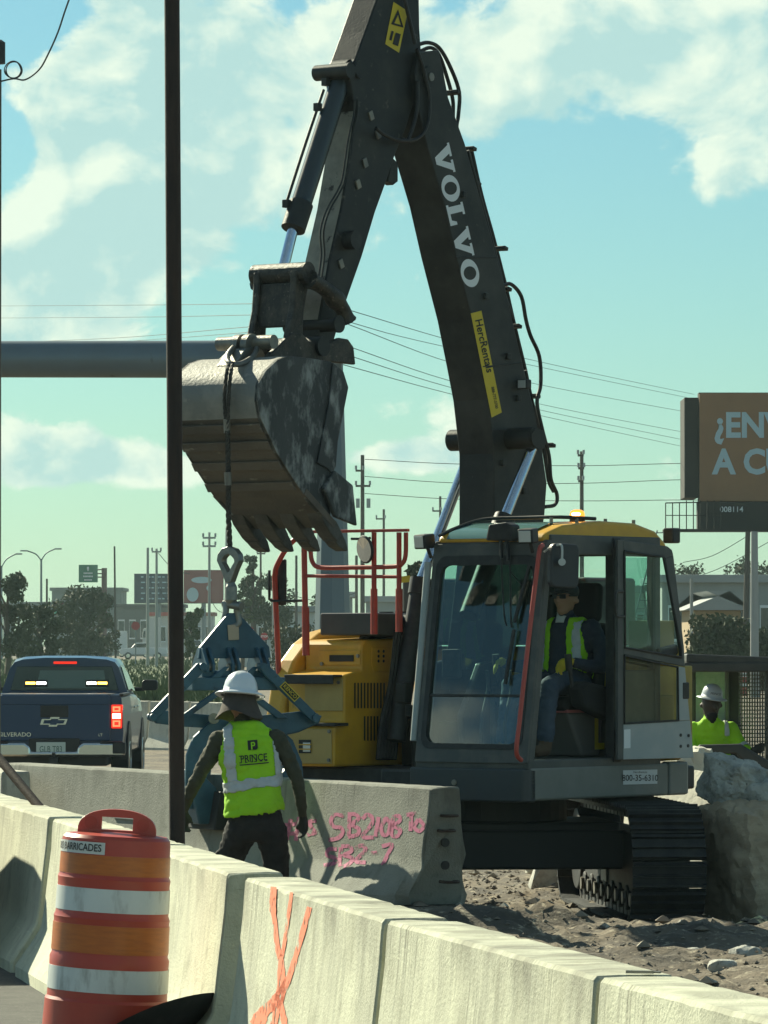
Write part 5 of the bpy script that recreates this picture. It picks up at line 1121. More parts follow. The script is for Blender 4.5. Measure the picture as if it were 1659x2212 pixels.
cp2 = [('neck', [(Q(.05, SV, 2.29), .06), (Q(.08, SV + .01, 2.38), .055)]), ('head', [(hd(.0, 0, -.03), .072), (hd(.02, 0, .01), .082), (hd(-.02, 0, .055), .092)]), ('head', [(hd(.035, 0, -.075), .048), (hd(.055, 0, -.085), .036)]), ('head', [(hd(.092, 0, .015), .014), (hd(.108, 0, -.012), .017)]), ('head', [(hd(.085, -.022, -.045), .012), (hd(.088, .022, -.045), .012)]), ('head', [(hd(-.02, .088, -.01), .024)]), ('head', [(hd(-.02, -.088, -.01), .024)]),
       ('arm', [(Q(.02, SV + .21, 2.22), .075), (Q(-.01, SV + .28, 2.05), .066), (Q(.03, SV + .30, 1.93), .058), (Q(.16, SV + .28, 1.93), .05), (Q(.28, SV + .24, 1.96), .04)]), ('arm', [(Q(.02, SV - .21, 2.22), .075), (Q(.0, SV - .28, 2.05), .066), (Q(.08, SV - .30, 1.92), .058), (Q(.30, SV - .33, 1.93), .045), (Q(.40, SV - .34, 1.95), .04)]),
       ('leg', [(Q(.08, SV + .11, 1.79), .10), (Q(.34, SV + .16, 1.80), .09), (Q(.55, SV + .19, 1.78), .078), (Q(.58, SV + .19, 1.6), .07), (Q(.60, SV + .19, 1.40), .066)]), ('leg', [(Q(.08, SV - .11, 1.79), .10), (Q(.34, SV - .14, 1.80), .09), (Q(.56, SV - .16, 1.78), .078), (Q(.62, SV - .16, 1.55), .066), (Q(.66, SV - .16, 1.38), .062)]),
       ('boot', [(Q(.60, SV + .19, 1.36), .052), (Q(.61, SV + .19, 1.30), .052), (Q(.74, SV + .20, 1.285), .044)]), ('boot', [(Q(.66, SV - .16, 1.30), .052), (Q(.78, SV - .16, 1.285), .044)])]
for h in hand(Q(.31, SV + .23, 1.965), (1, -.25, -.25), (0, -.5, .8), (.2, -.3, -1), .75): cp2.append(('glove', h))
for h in hand(Q(.42, SV - .34, 1.96), (1, .1, -.1), (0, .5, .8), (.1, .2, -1), .7): cp2.append(('glove', h))
B2, vt2 = make_body(op, [('torso', tor2)], cp2, {'torso': M_navy, 'arm': M_navy, 'leg': M_denim, 'glove': M_yglove, 'neck': M_skin, 'head': M_skin, 'boot': M_bootm}, .011, .007)
zc = lambda w: w - 1.24
v2 = shell(B2, vt2, 'safety_vest', lambda c, t: t == 'torso' and zc(1.74) < c.z < zc(2.29) and (c.x + .03 < .04 or abs(c.y) > .075 + .25 * max(0, zc(2.2) - c.z) * 0) and abs(c.y) < .185, .014, M_lime, wr=.006)
shell(B2, vt2, 'reflective_stripe', lambda c, t: t == 'torso' and zc(1.8) < c.z < zc(2.26) and .12 < abs(c.y) < .165 and c.x > -.05, .024, M_silver, v2)
shell(B2, vt2, 'collar_shirt', lambda c, t: t in ('torso', 'neck') and c.z > zc(2.26) and c.x > .03 and abs(c.y) < .04, .008, mat('undershirt', (.55, .58, .58), .9))
capo = join('cap', [gsphere(hd(-.015, 0, .062), (.104, .094, .088), 20, 10), gext([(.06, -.075), (.13, -.062), (.165, 0), (.13, .062), (.06, .075)], lambda a, b, t: Vector(hd(a, b, .062 + t - (a - .06) * .18)), -.005, .005)], M_black, B2); smooth(capo)
sg = join('sunglasses', [gbox(hd(.088, s * .036, .024), (.018, .052, .036), Matrix.Rotation(R(12) * s, 3, 'Z')) for s in (-1, 1)] + [gbox(hd(.03, s * .091, .03), (.11, .008, .012)) for s in (-1, 1)] + [gbox(hd(.097, 0, .032), (.012, .03, .01))], M_ink, B2, False, .004)

# ================================================================ pickup truck (local x right, y forward, z up; origin under the tailgate)
TY = 73.0; tx = at(118, 1500, TY).x; TG = hgt(tx, TY + 2) + .0
TR = thing('pickup_truck', 'dark blue pickup truck with lit tail lamps parked facing away', 'pickup truck', (tx, TY, TG), R(-.3))
M_navyp = mat('navy_car_paint', (.011, .042, .105), .28, .1, None, coat=.4, spec=.4); M_tint = mat('dark_car_glass', (.015, .022, .024), .08, 0, None); M_chr = mat('bumper_chrome', (.62, .62, .60), .16, 1.0)
M_plast = mat('black_plastic', (.015, .015, .016), .5)
def loftY(name, secs, m, parent, bevel=0, cap=True):
    """secs: (y, [(x, z) ...half outline from bottom centre outwards to top centre])"""
    vs, fs = [], []; n = 0
    for (y, half) in secs:
        full = [(-x, z) for (x, z) in half[::-1]] + list(half); n = len(full); vs += [Vector((x, y, z)) for (x, z) in full]
    for i in range(len(secs) - 1):
        for j in range(n): a, b = i * n + j, i * n + (j + 1) % n; fs.append((a, b, b + n, a + n))
    if cap: fs += [tuple(range(n))[::-1], tuple(range((len(secs) - 1) * n, len(secs) * n))]
    return mesh(name, vs, fs, m, parent, False, bevel)
side_h = lambda w, zb, zt_: [(w - .10, zb), (w - .02, zb + .06), (w, .80), (w - .005, 1.05), (w - .03, zt_ - .04), (w - .06, zt_)]
# bed: walls with an open top
bed = loftY('bed_side', [(0.02, side_h(.985, .52, 1.335)), (2.02, side_h(1.0, .50, 1.345))], M_navyp, TR)
box('bed_opening', (-.80, .12, 1.338), (.80, 1.95, 1.349), M_plast, bed, .005); 
for s in (-1, 1): box('bed_rail', (s * .985 - .06 * (s > 0) - .0, .0, 1.325), (s * .985 + .06 * (s < 0), 2.0, 1.362), M_plast, bed, .012)
tg = join('tailgate', [gext([(-.80, .68), (.80, .68), (.80, 1.30), (.76, 1.345), (-.76, 1.345), (-.80, 1.30)], lambda a, b, t: Vector((a, t, b)), -.035, .03)], M_navyp, TR, False, .02, 3)
join('tailgate_crease', [gbox2((-.78, -.045, 1.20), (.78, -.03, 1.335))], M_navyp, tg, False, .02, 3)
box('tailgate_handle', (-.20, -.05, 1.02), (.20, -.036, 1.19), M_plast, tg, .03)
bt = [(-.15, .035), (-.055, .035), (-.045, .06), (.065, .06), (.055, .035), (.16, .035), (.135, -.035), (.04, -.035), (.03, -.06), (-.07, -.06), (-.06, -.035), (-.17, -.035)]
sc_ = lambda k, dx=0: [(x * k + dx, z * k) for (x, z) in bt]
join('badge', [gframe([(a * 1.2, b * 1.15) for (a, b) in bt], [(a * .96, b * .72) for (a, b) in bt], lambda a, b, t: Vector((a, t, .955 + b)), -.052, -.04)], M_chr, tg)
lettering('badge_lettering', 'SILVERADO', .085, lambda x, y: Vector((-.56 + x, -.040, .77 + y)), M_chr, tg, .01, 'CENTER', 1.05)
lettering('badge_lettering', 'LT', .055, lambda x, y: Vector((.66 + x, -.040, .765 + y)), M_chr, tg, .01)
# tail lamps
M_tl = mat('tail_lamp_red', (.35, .01, .008), .15, 0, emit=(1, .03, .01), estr=.55); M_tlb = mat('tail_lamp_lit', (.8, .05, .03), .2, 0, emit=(1.0, .10, .04), estr=2.2); M_tlw = mat('reverse_lamp', (.9, .6, .4), .2, 0, emit=(1, .62, .30), estr=3.0)
for s in (-1, 1):
    l = join('tail_lamp', [gext([(.815, .86), (.965, .86), (.975, 1.20), (.815, 1.20)], lambda a, b, t: Vector((s * a, t, b)), -.04, .12)], M_tl, TR, False, .015, 3)
    for (z0, z1, m) in ((1.10, 1.175, M_tlb), (.885, .975, M_tlb)):
        join('lamp_element', [gframe([(.835, z0), (.945, z0), (.945, z1), (.835, z1)], [(.860, z0 + .022), (.920, z0 + .022), (.920, z1 - .022), (.860, z1 - .022)], lambda a, b, t: Vector((s * a, t, b)), -.052, -.041)], m, l)
    box('lamp_element', (s * .83, -.052, 1.0), (s * .95, -.041, 1.075), M_tlw if s > 0 else M_tlb, l, .006)
# bumper, plate, hitch
bp = join('rear_bumper', [gext([(-1.0, .46), (1.0, .46), (1.02, .52), (1.0, .655), (.42, .655), (.34, .60), (.33, .53), (-.33, .53), (-.34, .60), (-.42, .655), (-1.0, .655), (-1.02, .52)], lambda a, b, t: Vector((a, t, b)), -.16, .06)], M_chr, TR, False, .03, 3)
for s in (-1, 1): join('bumper_step', [gbox2((s * .66, -.17, .645), (s * .99, .05, .675)), gbox2((s * .84, -.172, .5), (s * 1.025, -.02, .66))], M_plast, bp, False, .015)
box('plate_recess', (-.36, -.10, .44), (.36, -.02, .72), M_plast, bp, .01)
lp_ = box('licence_plate', (-.255, -.118, .47), (.165, -.106, .665), mat('plate_cream', (.62, .66, .58), .45), bp, .006)
lettering('plate_lettering', 'GLB T83', .125, lambda x, y: Vector((-.045 + x, -.121, .562 + y)), mat('plate_green', (.05, .13, .08), .5), lp_, .0, 'CENTER', .72)
join('hitch', [gbox2((-.06, -.22, .34), (.06, .1, .45)), gcyl((0, -.19, .45), (0, -.19, .52), .025)], M_plast, TR, False, .01)
box('underbody', (-.75, .1, .32), (.75, 5.4, .52), M_plast, TR, .02)
# cab and hood
hood = loftY('hood', [(4.0, side_h(1.0, .45, 1.27)), (4.9, side_h(1.0, .42, 1.24)), (5.6, side_h(.96, .42, 1.12)), (5.78, side_h(.9, .48, 1.0))], M_navyp, TR)
cabt = loftY('cab_body', [(2.06, side_h(.995, .45, 1.345)), (4.0, side_h(1.0, .45, 1.30))], M_navyp, TR)
gh = loftY('greenhouse', [(2.10, [(.90, 1.34), (.925, 1.36), (.80, 1.72), (.74, 1.80), (.62, 1.84), (.3, 1.865)]), (2.45, [(.90, 1.34), (.93, 1.36), (.80, 1.76), (.745, 1.84), (.6, 1.88), (.3, 1.895)]), (3.4, [(.90, 1.33), (.93, 1.35), (.80, 1.76), (.745, 1.84), (.6, 1.87), (.3, 1.885)]), (4.15, [(.90, 1.28), (.93, 1.29), (.91, 1.31), (.88, 1.32), (.7, 1.33), (.3, 1.34)])], M_navyp, TR)
# rear window in its black surround with bright lamps behind the glass
join('rear_window', [gext([(-.80, 1.385), (.80, 1.385), (.70, 1.74), (-.70, 1.74)], lambda a, b, t: Vector((a, 2.095 + (b - 1.34) * .03 + t, b)), -.012, .004)], M_tint, gh, False, .012)
mesh('window_view', [Vector((a, 2.078 + (b - 1.34) * .03, b)) for (a, b) in ((-.42, 1.42), (.62, 1.42), (.58, 1.68), (-.36, 1.68))], [(0, 1, 2, 3)], mat('pale_glass', (.10, .14, .125), .08), gh, recalc=False)
join('brake_lamp', [gbox2((-.16, 2.06, 1.775), (.18, 2.12, 1.81))], M_tl, gh, False, .005)
M_am = mat('amber_strobe', (1, .6, .2), .3, emit=(1.0, .42, .06), estr=5.0); M_wm = mat('white_strobe', (1, 1, .9), .3, emit=(1.0, .98, .85), estr=5.0)
for (x0, s) in ((-.42, 1), (.48, -1)):
    st_ = join('strobe_lamp', [gbox2((x0 - .17, 2.05, 1.44), (x0 + .17, 2.09, 1.54))], M_plast, gh, False, .006)
    a, b = (x0 - .15, x0 - .01); c, d = (x0 + .01, x0 + .15)
    box('lamp_amber', (a if s > 0 else c, 2.045, 1.475), (b if s > 0 else d, 2.052, 1.51), M_am, st_, 0); box('lamp_white', (c if s > 0 else a, 2.045, 1.475), (d if s > 0 else b, 2.052, 1.51), M_wm, st_, 0)
for s in (-1, 1):
    join('side_window', [gext([(2.3, 1.39), (3.9, 1.36), (3.5, 1.66), (2.9, 1.73), (2.42, 1.73)], lambda a, b, t: Vector((s * (.945 - (b - 1.34) * .33) + s * t, a, b)), -.006, .006)], M_tint, gh, False, .004)
    mi = join('door_mirror', [gext(rrect(1.06, 1.37, 1.30, 1.53, .05), lambda a, b, t: Vector((s * a, 3.62 + t, b)), -.06, .08), gbox2((s * .95, 3.62, 1.36), (s * 1.1, 3.68, 1.42))], M_plast, TR, False, .015)
    for yw in (1.25, 4.85):
        fl_ = join('wheel_arch', [gcyl((s * .80, yw, .45), (s * 1.012, yw, .45), .50, .50, 28)], M_plast, TR)
        wh = join('wheel', [glathe([(.20, -.12), (.36, -.13), (.40, -.10), (.405, 0), (.40, .10), (.36, .13), (.20, .12)], (s * .885, yw, .405), 30, 'x')], M_black, TR); smooth(wh, 40)
        rm = join('rim', [glathe([(.235, s * .05), (.25, s * .128), (.235, s * .134), (.225, s * .08)], (s * .885, yw, .405), 28, 'x')] + [gbox((s * (.885 + .10), yw + .12 * math.cos(R(60 * i)), .405 + .12 * math.sin(R(60 * i))), (.03, .24, .05), Matrix.Rotation(R(60 * i), 3, 'X')) for i in range(6)], M_chr, wh); smooth(rm, 40)
    join('door_handle', [gbox2((s * 1.0, 2.55, 1.12), (s * 1.025, 2.75, 1.15)), gbox2((s * 1.0, 3.3, 1.12), (s * 1.025, 3.5, 1.15))], M_chr, TR, False, .006)

# ================================================================ rubble, slabs and the machine with the second worker
M_rub = mat('broken_concrete', (.46, .45, .40), .95, 0, (.24, .235, .21), 5, .4, .65, .9, 14, (.15, .145, .13), 18, .6, .7); M_rubt = mat('earthy_concrete', (.46, .37, .26), .95, 0, (.34, .265, .18), 3, .4, .65, .9, 12, (.32, .27, .2), 10, .6, .7, (1, 1, 3))
M_rubw = mat('pale_concrete', (.58, .56, .47), .95, 0, (.46, .44, .37), 4, .4, .65, .6, 16)
def chunk(name, c, size, m, rot=(0, 0, 0), rough=.14, seed=0, label=None, cat=None, group=None, sub=4, sq=.55):
    bm = bmesh.new(); bmesh.ops.create_icosphere(bm, subdivisions=sub, radius=1)
    for v in bm.verts:
        p = v.co.copy(); mx = max(abs(p.x), abs(p.y), abs(p.z)); q = p.lerp(p / mx, sq)
        n = noise.fractal(p * 1.3 + Vector((seed * 3.7, 0, 0)), .9, 2, 3) + .35 * noise.fractal(p * 5 + Vector((seed, 2, 0)), .8, 2, 3)
        cl = round((noise.noise(p * 1.1 + Vector((0, seed * 5.1, 0)))) * 4) / 4
        q *= 1 + rough * (n + .6 * cl) + rough * .22 * noise.fractal(p * 11 + Vector((seed, 7, 1)), .7, 2, 2); v.co = Vector((q.x * size[0] / 2, q.y * size[1] / 2, q.z * size[2] / 2))
    me = bpy.data.meshes.new(name); bm.to_mesh(me); bm.free(); me.materials.append(m); o = bpy.data.objects.new(name, me); link(o); o.location = c; o.rotation_euler = rot
    smooth(o, 25); return tag(o, label, cat, group)
RY = 38.2
def rub(x, y, Y): return at(x, y, Y)
p = rub(1622, 1862, RY); z0 = hgt(p.x, RY)
tb = rub(1600, 1740, RY); hh = tb.z - z0 + .1
chunk('concrete_block', (p.x + .10, RY + .15, z0 + hh / 2 - .08), (.70, .9, hh + .10), M_rubt, (0, R(-5), R(24)), .13, 3, 'large earth-caked block of broken concrete beside the excavator track', 'concrete block', sub=5, sq=.62)
p = rub(1588, 1700, RY + .2); chunk('concrete_boulder', (p.x, RY + .3, p.z + .02), (.40, .5, .38), M_rub, (R(10), R(8), R(30)), .16, 7, 'rough grey lump of broken concrete lying on the earth-caked block', 'rubble', sub=5)
p = rub(1652, 1728, RY); chunk('concrete_boulder', (p.x + .02, RY + .1, p.z), (.26, .4, .3), M_rub, (0, 0, 1), .16, 9, 'small grey lump of broken concrete at the edge of the earth-caked block', 'rubble')
for i, (x, y, Y, s, r, m, lb) in enumerate(((1490, 1735, 42.8, (1.7, .45, 1.0), (R(-30), R(4), R(-58)), M_rubw, 'pale upturned concrete slab leaning behind the excavator track'), (1330, 1716, 44.8, (1.9, .4, .9), (R(-34), 0, R(-55)), M_rubw, 'pale broken slab end showing under the cab skirt'),
                                            (1525, 1672, 43.4, (.36, .5, .9), (0, R(-14), R(10)), M_rubw, 'pale tilted barrier stub with bolt holes behind the cab'), (1235, 1752, 43.8, (.5, .5, .5), (0, R(20), 0), M_rub, 'rounded grey slab lump behind the far track end'))):
    q = rub(x, y, Y); g = hgt(q.x, Y); top_ = q.z + s[2] * .25
    chunk('concrete_slab', (q.x, Y, (top_ + g) / 2 - .05), (s[0], s[1], max(.3, top_ - g + .12)), m, r, .05, 20 + i, lb, 'concrete slab', sub=4, sq=.85)
# loose stones near the barrier end and behind
for i, (x, y, Y, s) in enumerate(((1035, 1935, 35.3, .14), (1062, 1948, 34.6, .11), (1095, 1925, 36.0, .12), (1560, 2080, 28.5, .13), (1610, 2062, 29.5, .16), (1500, 2055, 30.2, .1), (1240, 1835, 41.5, .2))):
    q = atz(x, y, -.2); chunk('loose_stone', (q.x, q.y, hgt(q.x, q.y) + s * .18), (s * 1.3, s, s * .8), M_rub, (0, 0, i), .15, 40 + i, 'loose pale stone lying on the churned dirt', 'stone', 'loose stones on the dirt', 3)
# gravel over the churned ground: too many to count
vs, fs = [], []; rnd = random.Random(5)
def pebble(x, y, s):
    k = len(vs); z = hgt(x, y); a = rnd.random() * 6.28; c, d = math.cos(a), math.sin(a)
    for (px_, py_, pz_) in ((1, 0, 0), (0, 1, 0), (-1, 0, 0), (0, -1, 0), (0, 0, .8), (0, 0, -.5)):
        j = 1 + rnd.uniform(-.3, .3); vs.append((x + (px_ * c - py_ * d) * s * j, y + (px_ * d + py_ * c) * s * j, z + (pz_ * .7 + .12) * s))
    for i in range(4): fs.extend([(k + i, k + (i + 1) % 4, k + 4), (k + (i + 1) % 4, k + i, k + 5)])
for _ in range(16000):
    y = rnd.uniform(17, 47); x = rnd.uniform(-.2, 5.0)
    if nb(x, y) > .75: pebble(x, y, rnd.choice((.006, .008, .008, .011, .013, .018, .028)))
for _ in range(420):
    y = rnd.uniform(22, 46); x = rnd.uniform(.2, 4.6)
    if nb(x, y) > .9: pebble(x, y, rnd.uniform(.03, .075))
for _ in range(4000):
    y = rnd.uniform(43, 72); x = at(rnd.uniform(300, 500), 1600, y).x; pebble(x, y, rnd.choice((.02, .04, .04, .07, .12)))
tag(mesh('gravel', vs, fs, mat('gravel_stone', (.21, .175, .13), .95, 0, (.11, .09, .07), 3, .4, .6, 0, 1, (.42, .39, .32), 5, .6, .65), None, recalc=False), 'loose gravel and clods strewn over the dirt', 'gravel', kind='stuff')
# debris heap between the clamp and the truck
for i, (x, y, Y, s) in enumerate(((340, 1640, 56, (1.2, .8, .35)), (405, 1625, 58, (1.5, .8, .45)), (455, 1640, 52, (1.0, .8, .4)), (372, 1610, 66, (1.6, .6, .5)), (440, 1600, 66, (1.8, .6, .5)), (330, 1600, 68, (1.4, .7, .4)))):
    q = at(x, y, Y); g = hgt(q.x, Y); chunk('rubble_heap', (q.x, Y, g + s[2] * .3), s, M_rubw if i % 2 else M_rub, (0, 0, i), .14, 60 + i, 'low sunlit heap of broken concrete between the truck and the clamp', 'rubble heap', 'rubble heaps by the truck', 4)

# ---- compact loader with an open cage
LY = 48.0; lc = at(1560, 1600, LY); LG = hgt(lc.x, LY)
LD = thing('compact_loader', 'dark compact loader with a caged cab, carrying the worker in lime shirt', 'loader', (lc.x, LY, LG))
lq = lambda x, y, Y=LY: at(x, y, Y) - Vector((lc.x, LY, LG))
M_ld = mat('loader_paint', (.030, .031, .028), .5, 0, (.05, .048, .042), 4, .4, .65); M_ldg = mat('loader_grey', (.13, .135, .12), .5, 0, (.09, .09, .08), 4)
r0, r1 = lq(1478, 1412), lq(1740, 1422)
join('loader_roof', [gext([(r0.x, r0.z), (r1.x, r1.z), (r1.x, r1.z - .075), (r0.x, r0.z - .085)], F_uw, -.35, 1.15)], M_ld, LD, False, .015)
join('roof_edge', [gbox2((r0.x - .02, -.37, r0.z - .17), (r1.x, -.30, r0.z - .082)), gbox2((r0.x, 1.1, r0.z - .14), (r1.x, 1.16, r0.z - .05))], M_ld, LD, False, .012)
def post(xa, xb, y0, y1, Y, m=M_ld, d=.07, nm='cab_post'):
    a, b = lq(xa, y0, Y), lq(xb, y1, Y); join(nm, [gbox2((a.x, Y - LY - d / 2, b.z), (b.x, Y - LY + d / 2, a.z))], m, LD, False, .012)
post(1572, 1600, 1440, 1660, 49.0, M_ld, .12); post(1566, 1575, 1445, 1560, 48.9, M_ldg); post(1488, 1503, 1425, 1660, 49.0); post(1652, 1700, 1430, 1680, 47.9, M_ld, .12)
oq = [(lq(x, y, 49.05).x, lq(x, y, 49.05).z) for (x, y) in ((1500, 1438), (1578, 1438), (1578, 1520), (1500, 1520))]
mesh('rear_window', [Vector((lq(x, y, 49.1).x, 1.1, lq(x, y, 49.1).z)) for (x, y) in ((1500, 1440), (1578, 1440), (1578, 1600), (1500, 1600))], [(0, 1, 2, 3)], mat('sunlit_teal_glass', (.36, .50, .44), .5, 0, (.45, .58, .52), 20, .4, .6), LD)  # opaque pane, the daylight behind it put into its teal colour
parts = []
for i in range(15):
    x = 1597 + i * 5.6; a, b = lq(x, 1440, 48.9 - i * .07), lq(x, 1640, 48.9 - i * .07); parts.append(gcyl(a, b, .008, .008, 5))
for j in range(24): y = 1450 + j * 8.4; parts.append(gcyl(lq(1597, y, 48.9), lq(1680, y, 47.9), .006, .006, 5))
tag(join('mesh_screen', parts, M_ldg, LD), 'welded wire mesh side screen', None)
join('loader_body', [gbox2((-.42, -.25, .12), (.75, 1.3, .72)), gbox2((-.35, -.55, .15), (.65, -.2, .45))], M_ld, LD, False, .05)
join('loader_arm', [gext([(lq(x, y).x, lq(x, y).z) for (x, y) in ((1500, 1606), (1590, 1604), (1650, 1640), (1700, 1700), (1700, 1740), (1640, 1690), (1580, 1626), (1500, 1622))], F_uw, -.62, -.52)], M_ld, LD, False, .02)
join('loader_seat', [gbox2((-.33, .35, .70), (.2, .85, .82)), gbox2((-.33, .75, .8), (.2, .88, 1.35))], M_seat, LD, False, .05)
for s in (-.46, .80): smooth(join('loader_wheel', [glathe([(.2, -.12), (.30, -.13), (.34, -.09), (.34, .09), (.30, .13), (.2, .12)], (s, y_, .34), 24, 'x') for y_ in (.0, .95)], M_black, LD), 40)
# ---- worker on the loader
wq = at(1541, 1600, LY + .25); w2 = thing('person', 'worker in grey-white hard hat and long-sleeved lime shirt sitting on the loader', 'person', (wq.x, LY + .25, LG))
ls = lambda x, y, dy=0.0: tuple(at(x, y, LY + .25 + dy) - Vector((wq.x, 0, LG)) - Vector((0, LY + .25, 0)))
def L3(x, y, dy): q = at(x, y, LY + .25); return (q.x - wq.x, dy, q.z - LG)
def sec(x, y, dy, rx, ry): return L3(x, y, dy) + (rx, ry)
tor3 = [sec(1540, 1662, .16, .17, .13), sec(1540, 1640, .15, .175, .13), sec(1541, 1610, .13, .18, .135), sec(1542, 1588, .11, .20, .13), sec(1541, 1572, .10, .20, .115), sec(1538, 1562, .09, .13, .10), sec(1536, 1552, .08, .08, .08)]
c3 = [('neck', [(L3(1536, 1552, .08), .065), (L3(1536, 1540, .06), .06)]), ('head', [(L3(1536, 1536, .03), .075), (L3(1537, 1522, .03), .09), (L3(1538, 1508, .05), .095)]), ('head', [(L3(1544, 1528, -.06), .02), (L3(1546, 1532, -.065), .018)]), ('head', [(L3(1516, 1524, .05), .022)]), ('head', [(L3(1558, 1524, .05), .022)]), ('neck', [(L3(1538, 1548, .0), .06), (L3(1540, 1566, -.01), .035), (L3(1541, 1578, -.012), .012)]),
      ('arm', [(L3(1580, 1575, .1), .075), (L3(1592, 1598, .06), .068), (L3(1606, 1618, -.02), .06), (L3(1618, 1626, -.10), .052)]), ('arm', [(L3(1500, 1576, .1), .075), (L3(1490, 1600, .06), .066), (L3(1494, 1626, -.02), .058), (L3(1512, 1634, -.16), .045)]),
      ('leg', [(L3(1522, 1656, .12), .095), (L3(1516, 1660, -.14), .085), (L3(1515, 1664, -.3), .075), (L3(1515, 1730, -.3), .065)]), ('leg', [(L3(1562, 1656, .12), .095), (L3(1570, 1660, -.14), .085), (L3(1575, 1664, -.3), .075), (L3(1577, 1730, -.3), .065)])]
for h in hand(L3(1622, 1624, -.12), (.9, -.5, .45), (0, .2, 1), (0, -1, -.2), .5, 1.05): c3.append(('glove', h))
for h in hand(L3(1516, 1634, -.18), (.9, -.5, 0), (0, .2, 1), (0, -.4, -1), .6, 1.05): c3.append(('glove', h))
M_blk = mat('black_balaclava', (.010, .009, .009), .9)
B3, vt3 = make_body(w2, [('torso', tor3)], c3, {'torso': M_lime, 'arm': M_lime, 'leg': M_pants, 'glove': M_glove, 'neck': M_blk, 'head': M_skin_shade}, .012, .006)
hh3 = hard_hat(B3, Vector(L3(1538, 1508, .03)), (R(4), R(7), 0), mat('hard_hat_grey', (.50, .53, .56), .35), R(10), s=.92)
shell(B3, vt3, 'reflective_stripe', lambda c, t: t == 'torso' and c.z > L3(0, 1590, 0)[2] and abs(c.x - .125) < .026 and c.y < .16, .010, M_silver)
shell(B3, vt3, 'reflective_stripe', lambda c, t: t == 'torso' and c.z < L3(0, 1640, 0)[2] and c.z > L3(0, 1652, 0)[2], .010, M_silver)
ar = [Vector(L3(1592, 1598, .06)), Vector(L3(1606, 1618, -.02))]
shell(B3, vt3, 'reflective_stripe', lambda c, t: t == 'arm' and c.x > .1 and abs((c - ar[1]).dot((ar[1] - ar[0]).normalized()) + .01) < .022, .008, M_silver)
lettering('hat_lettering', 'PRINCE', .03, lambda x, y: Vector((x - .0, -.135, y + .05)), M_ink, hh3, .005)

# ================================================================ background
GZ = lambda x, Y: zt(x, Y)
M_galv = mat('galvanised_steel', (.16, .20, .225), .45, .35, (.15, .18, .195), 1.2, .4, .65, .05, 20, (.07, .085, .09), 2.0, .64, .7, (1, 1, .6))
# signal mast with a heavy arm
MY = 80.0
mb = at(718, 1500, MY); mz = GZ(mb.x, MY); mtop = at(717, 737, MY)
ms = thing('signal_mast', 'thick tapered galvanised steel mast with a heavy horizontal arm behind the bucket', 'mast', (mb.x, MY, mz))
smooth(join('mast_post', [gcyl((0, 0, 0), (0, 0, mtop.z - mz), .345, .155, 8)], M_galv, ms), 10)
av = at(738, 776, MY); aw_ = at(-120, 776, MY)
smooth(join('mast_arm', [gcyl((av.x - mb.x, 0, av.z - mz), (aw_.x - mb.x, .0, aw_.z - mz), .30, .285, 28)], M_galv, ms))
cyl('arm_flange', (av.x - mb.x - .20, 0, av.z - mz), (av.x - mb.x - .14, 0, av.z - mz), .36, M_galv, ms)
cyl('base_plate', (0, 0, 0), (0, 0, .06), .5, M_galv, ms)

M_wood = mat('weathered_wood', (.13, .115, .10), .95, 0, (.09, .08, .07), 3, .4, .6, stretch=(1, 1, .1)); M_cpole = mat('concrete_pole', (.36, .37, .36), .9)
def upole(x, ytop, Y, wpx, label, m=M_wood, arms=(), lean=0, ins=True, name='utility_pole'):
    s = Y / FPX; b = at(x, 1400, Y); z = GZ(b.x, Y); t = at(x + lean, ytop, Y); h = t.z - z
    p = thing(name, label, 'utility pole', (b.x, Y, z)); smooth(join('pole_shaft', [gcyl((0, 0, 0), (lean * s, 0, h), wpx * s * .58, wpx * s * .42, 10)], m, p))
    for (ya, xl, xr) in arms:
        za = at(x, ya, Y).z - z; kx = lean * s * za / h
        ca_ = join('crossarm', [gbox2((kx + xl * s, -.28, za - .06), (kx + xr * s, -.16, za + .06))], m, p)
        if ins:
            for xx in ((xl, xr) if xl * xr < 0 else ((xl if abs(xl) > abs(xr) else xr),)): cyl('insulator', (kx + xx * s * .94, -.22, za + .06), (kx + xx * s * .94, -.22, za + .30), .07, M_grey, ca_, n=8)
    return p
upole(783, 983, 300, 9.5, 'wooden utility pole with two crossarms beside the big mast', arms=((1017, -15, 2), (1050, -15, 17)))
for x, y in ((773, 1097), (796, 1097)):
    a = at(x, y, 299.6); t_ = tag(smooth(join('pole_transformer', [gcyl(a, a + Vector((0, 0, .55)), .12, .12, 12)], M_grey)), 'small grey transformer hung on the pole beside the big mast', 'transformer', 'transformers beside the mast')
upole(452, 1150, 330, 6, 'utility pole with two crossarms beyond the wire sling', M_cpole, arms=((1162, -14, 14), (1180, -14, 14)))
upole(829, 1100, 420, 6, 'thin shaggy utility pole beyond the red guard rail', arms=((1121, -17, 3),))
upole(951, 1072, 400, 6, 'thin wooden pole with a short arm left of the boom foot', arms=((1104, -17, 2),))
upole(1257, 975, 280, 9.5, 'thick wooden pole wrapped in hardware behind the amber beacon', arms=((984, -9, 4), (1012, -8, 5), (1040, -8, 3)))
upole(319, 1183, 380, 6.5, 'plain square pole beside the far blue billboard', M_cpole)
upole(338, 1185, 375, 6, 'pale utility pole with drooping wires beside the far blue billboard', M_cpole, arms=((1192, -10, 10),))
upole(250, 1180, 350, 4.5, 'thin crooked pole standing right of the green road sign', M_wood, lean=-3)
upole(101, 1250, 320, 5, 'short dark wooden pole among the trees left of the green sign')
upole(206, 1270, 340, 4.5, 'short pale pole in front of the broad tree', M_cpole)
upole(563, 1180, 420, 5, 'thin pole with one crossarm below the bucket teeth', arms=((1196, -8, 10),)); upole(590, 1270, 330, 5, 'thin grey pole between the palms and the red rail', M_cpole)
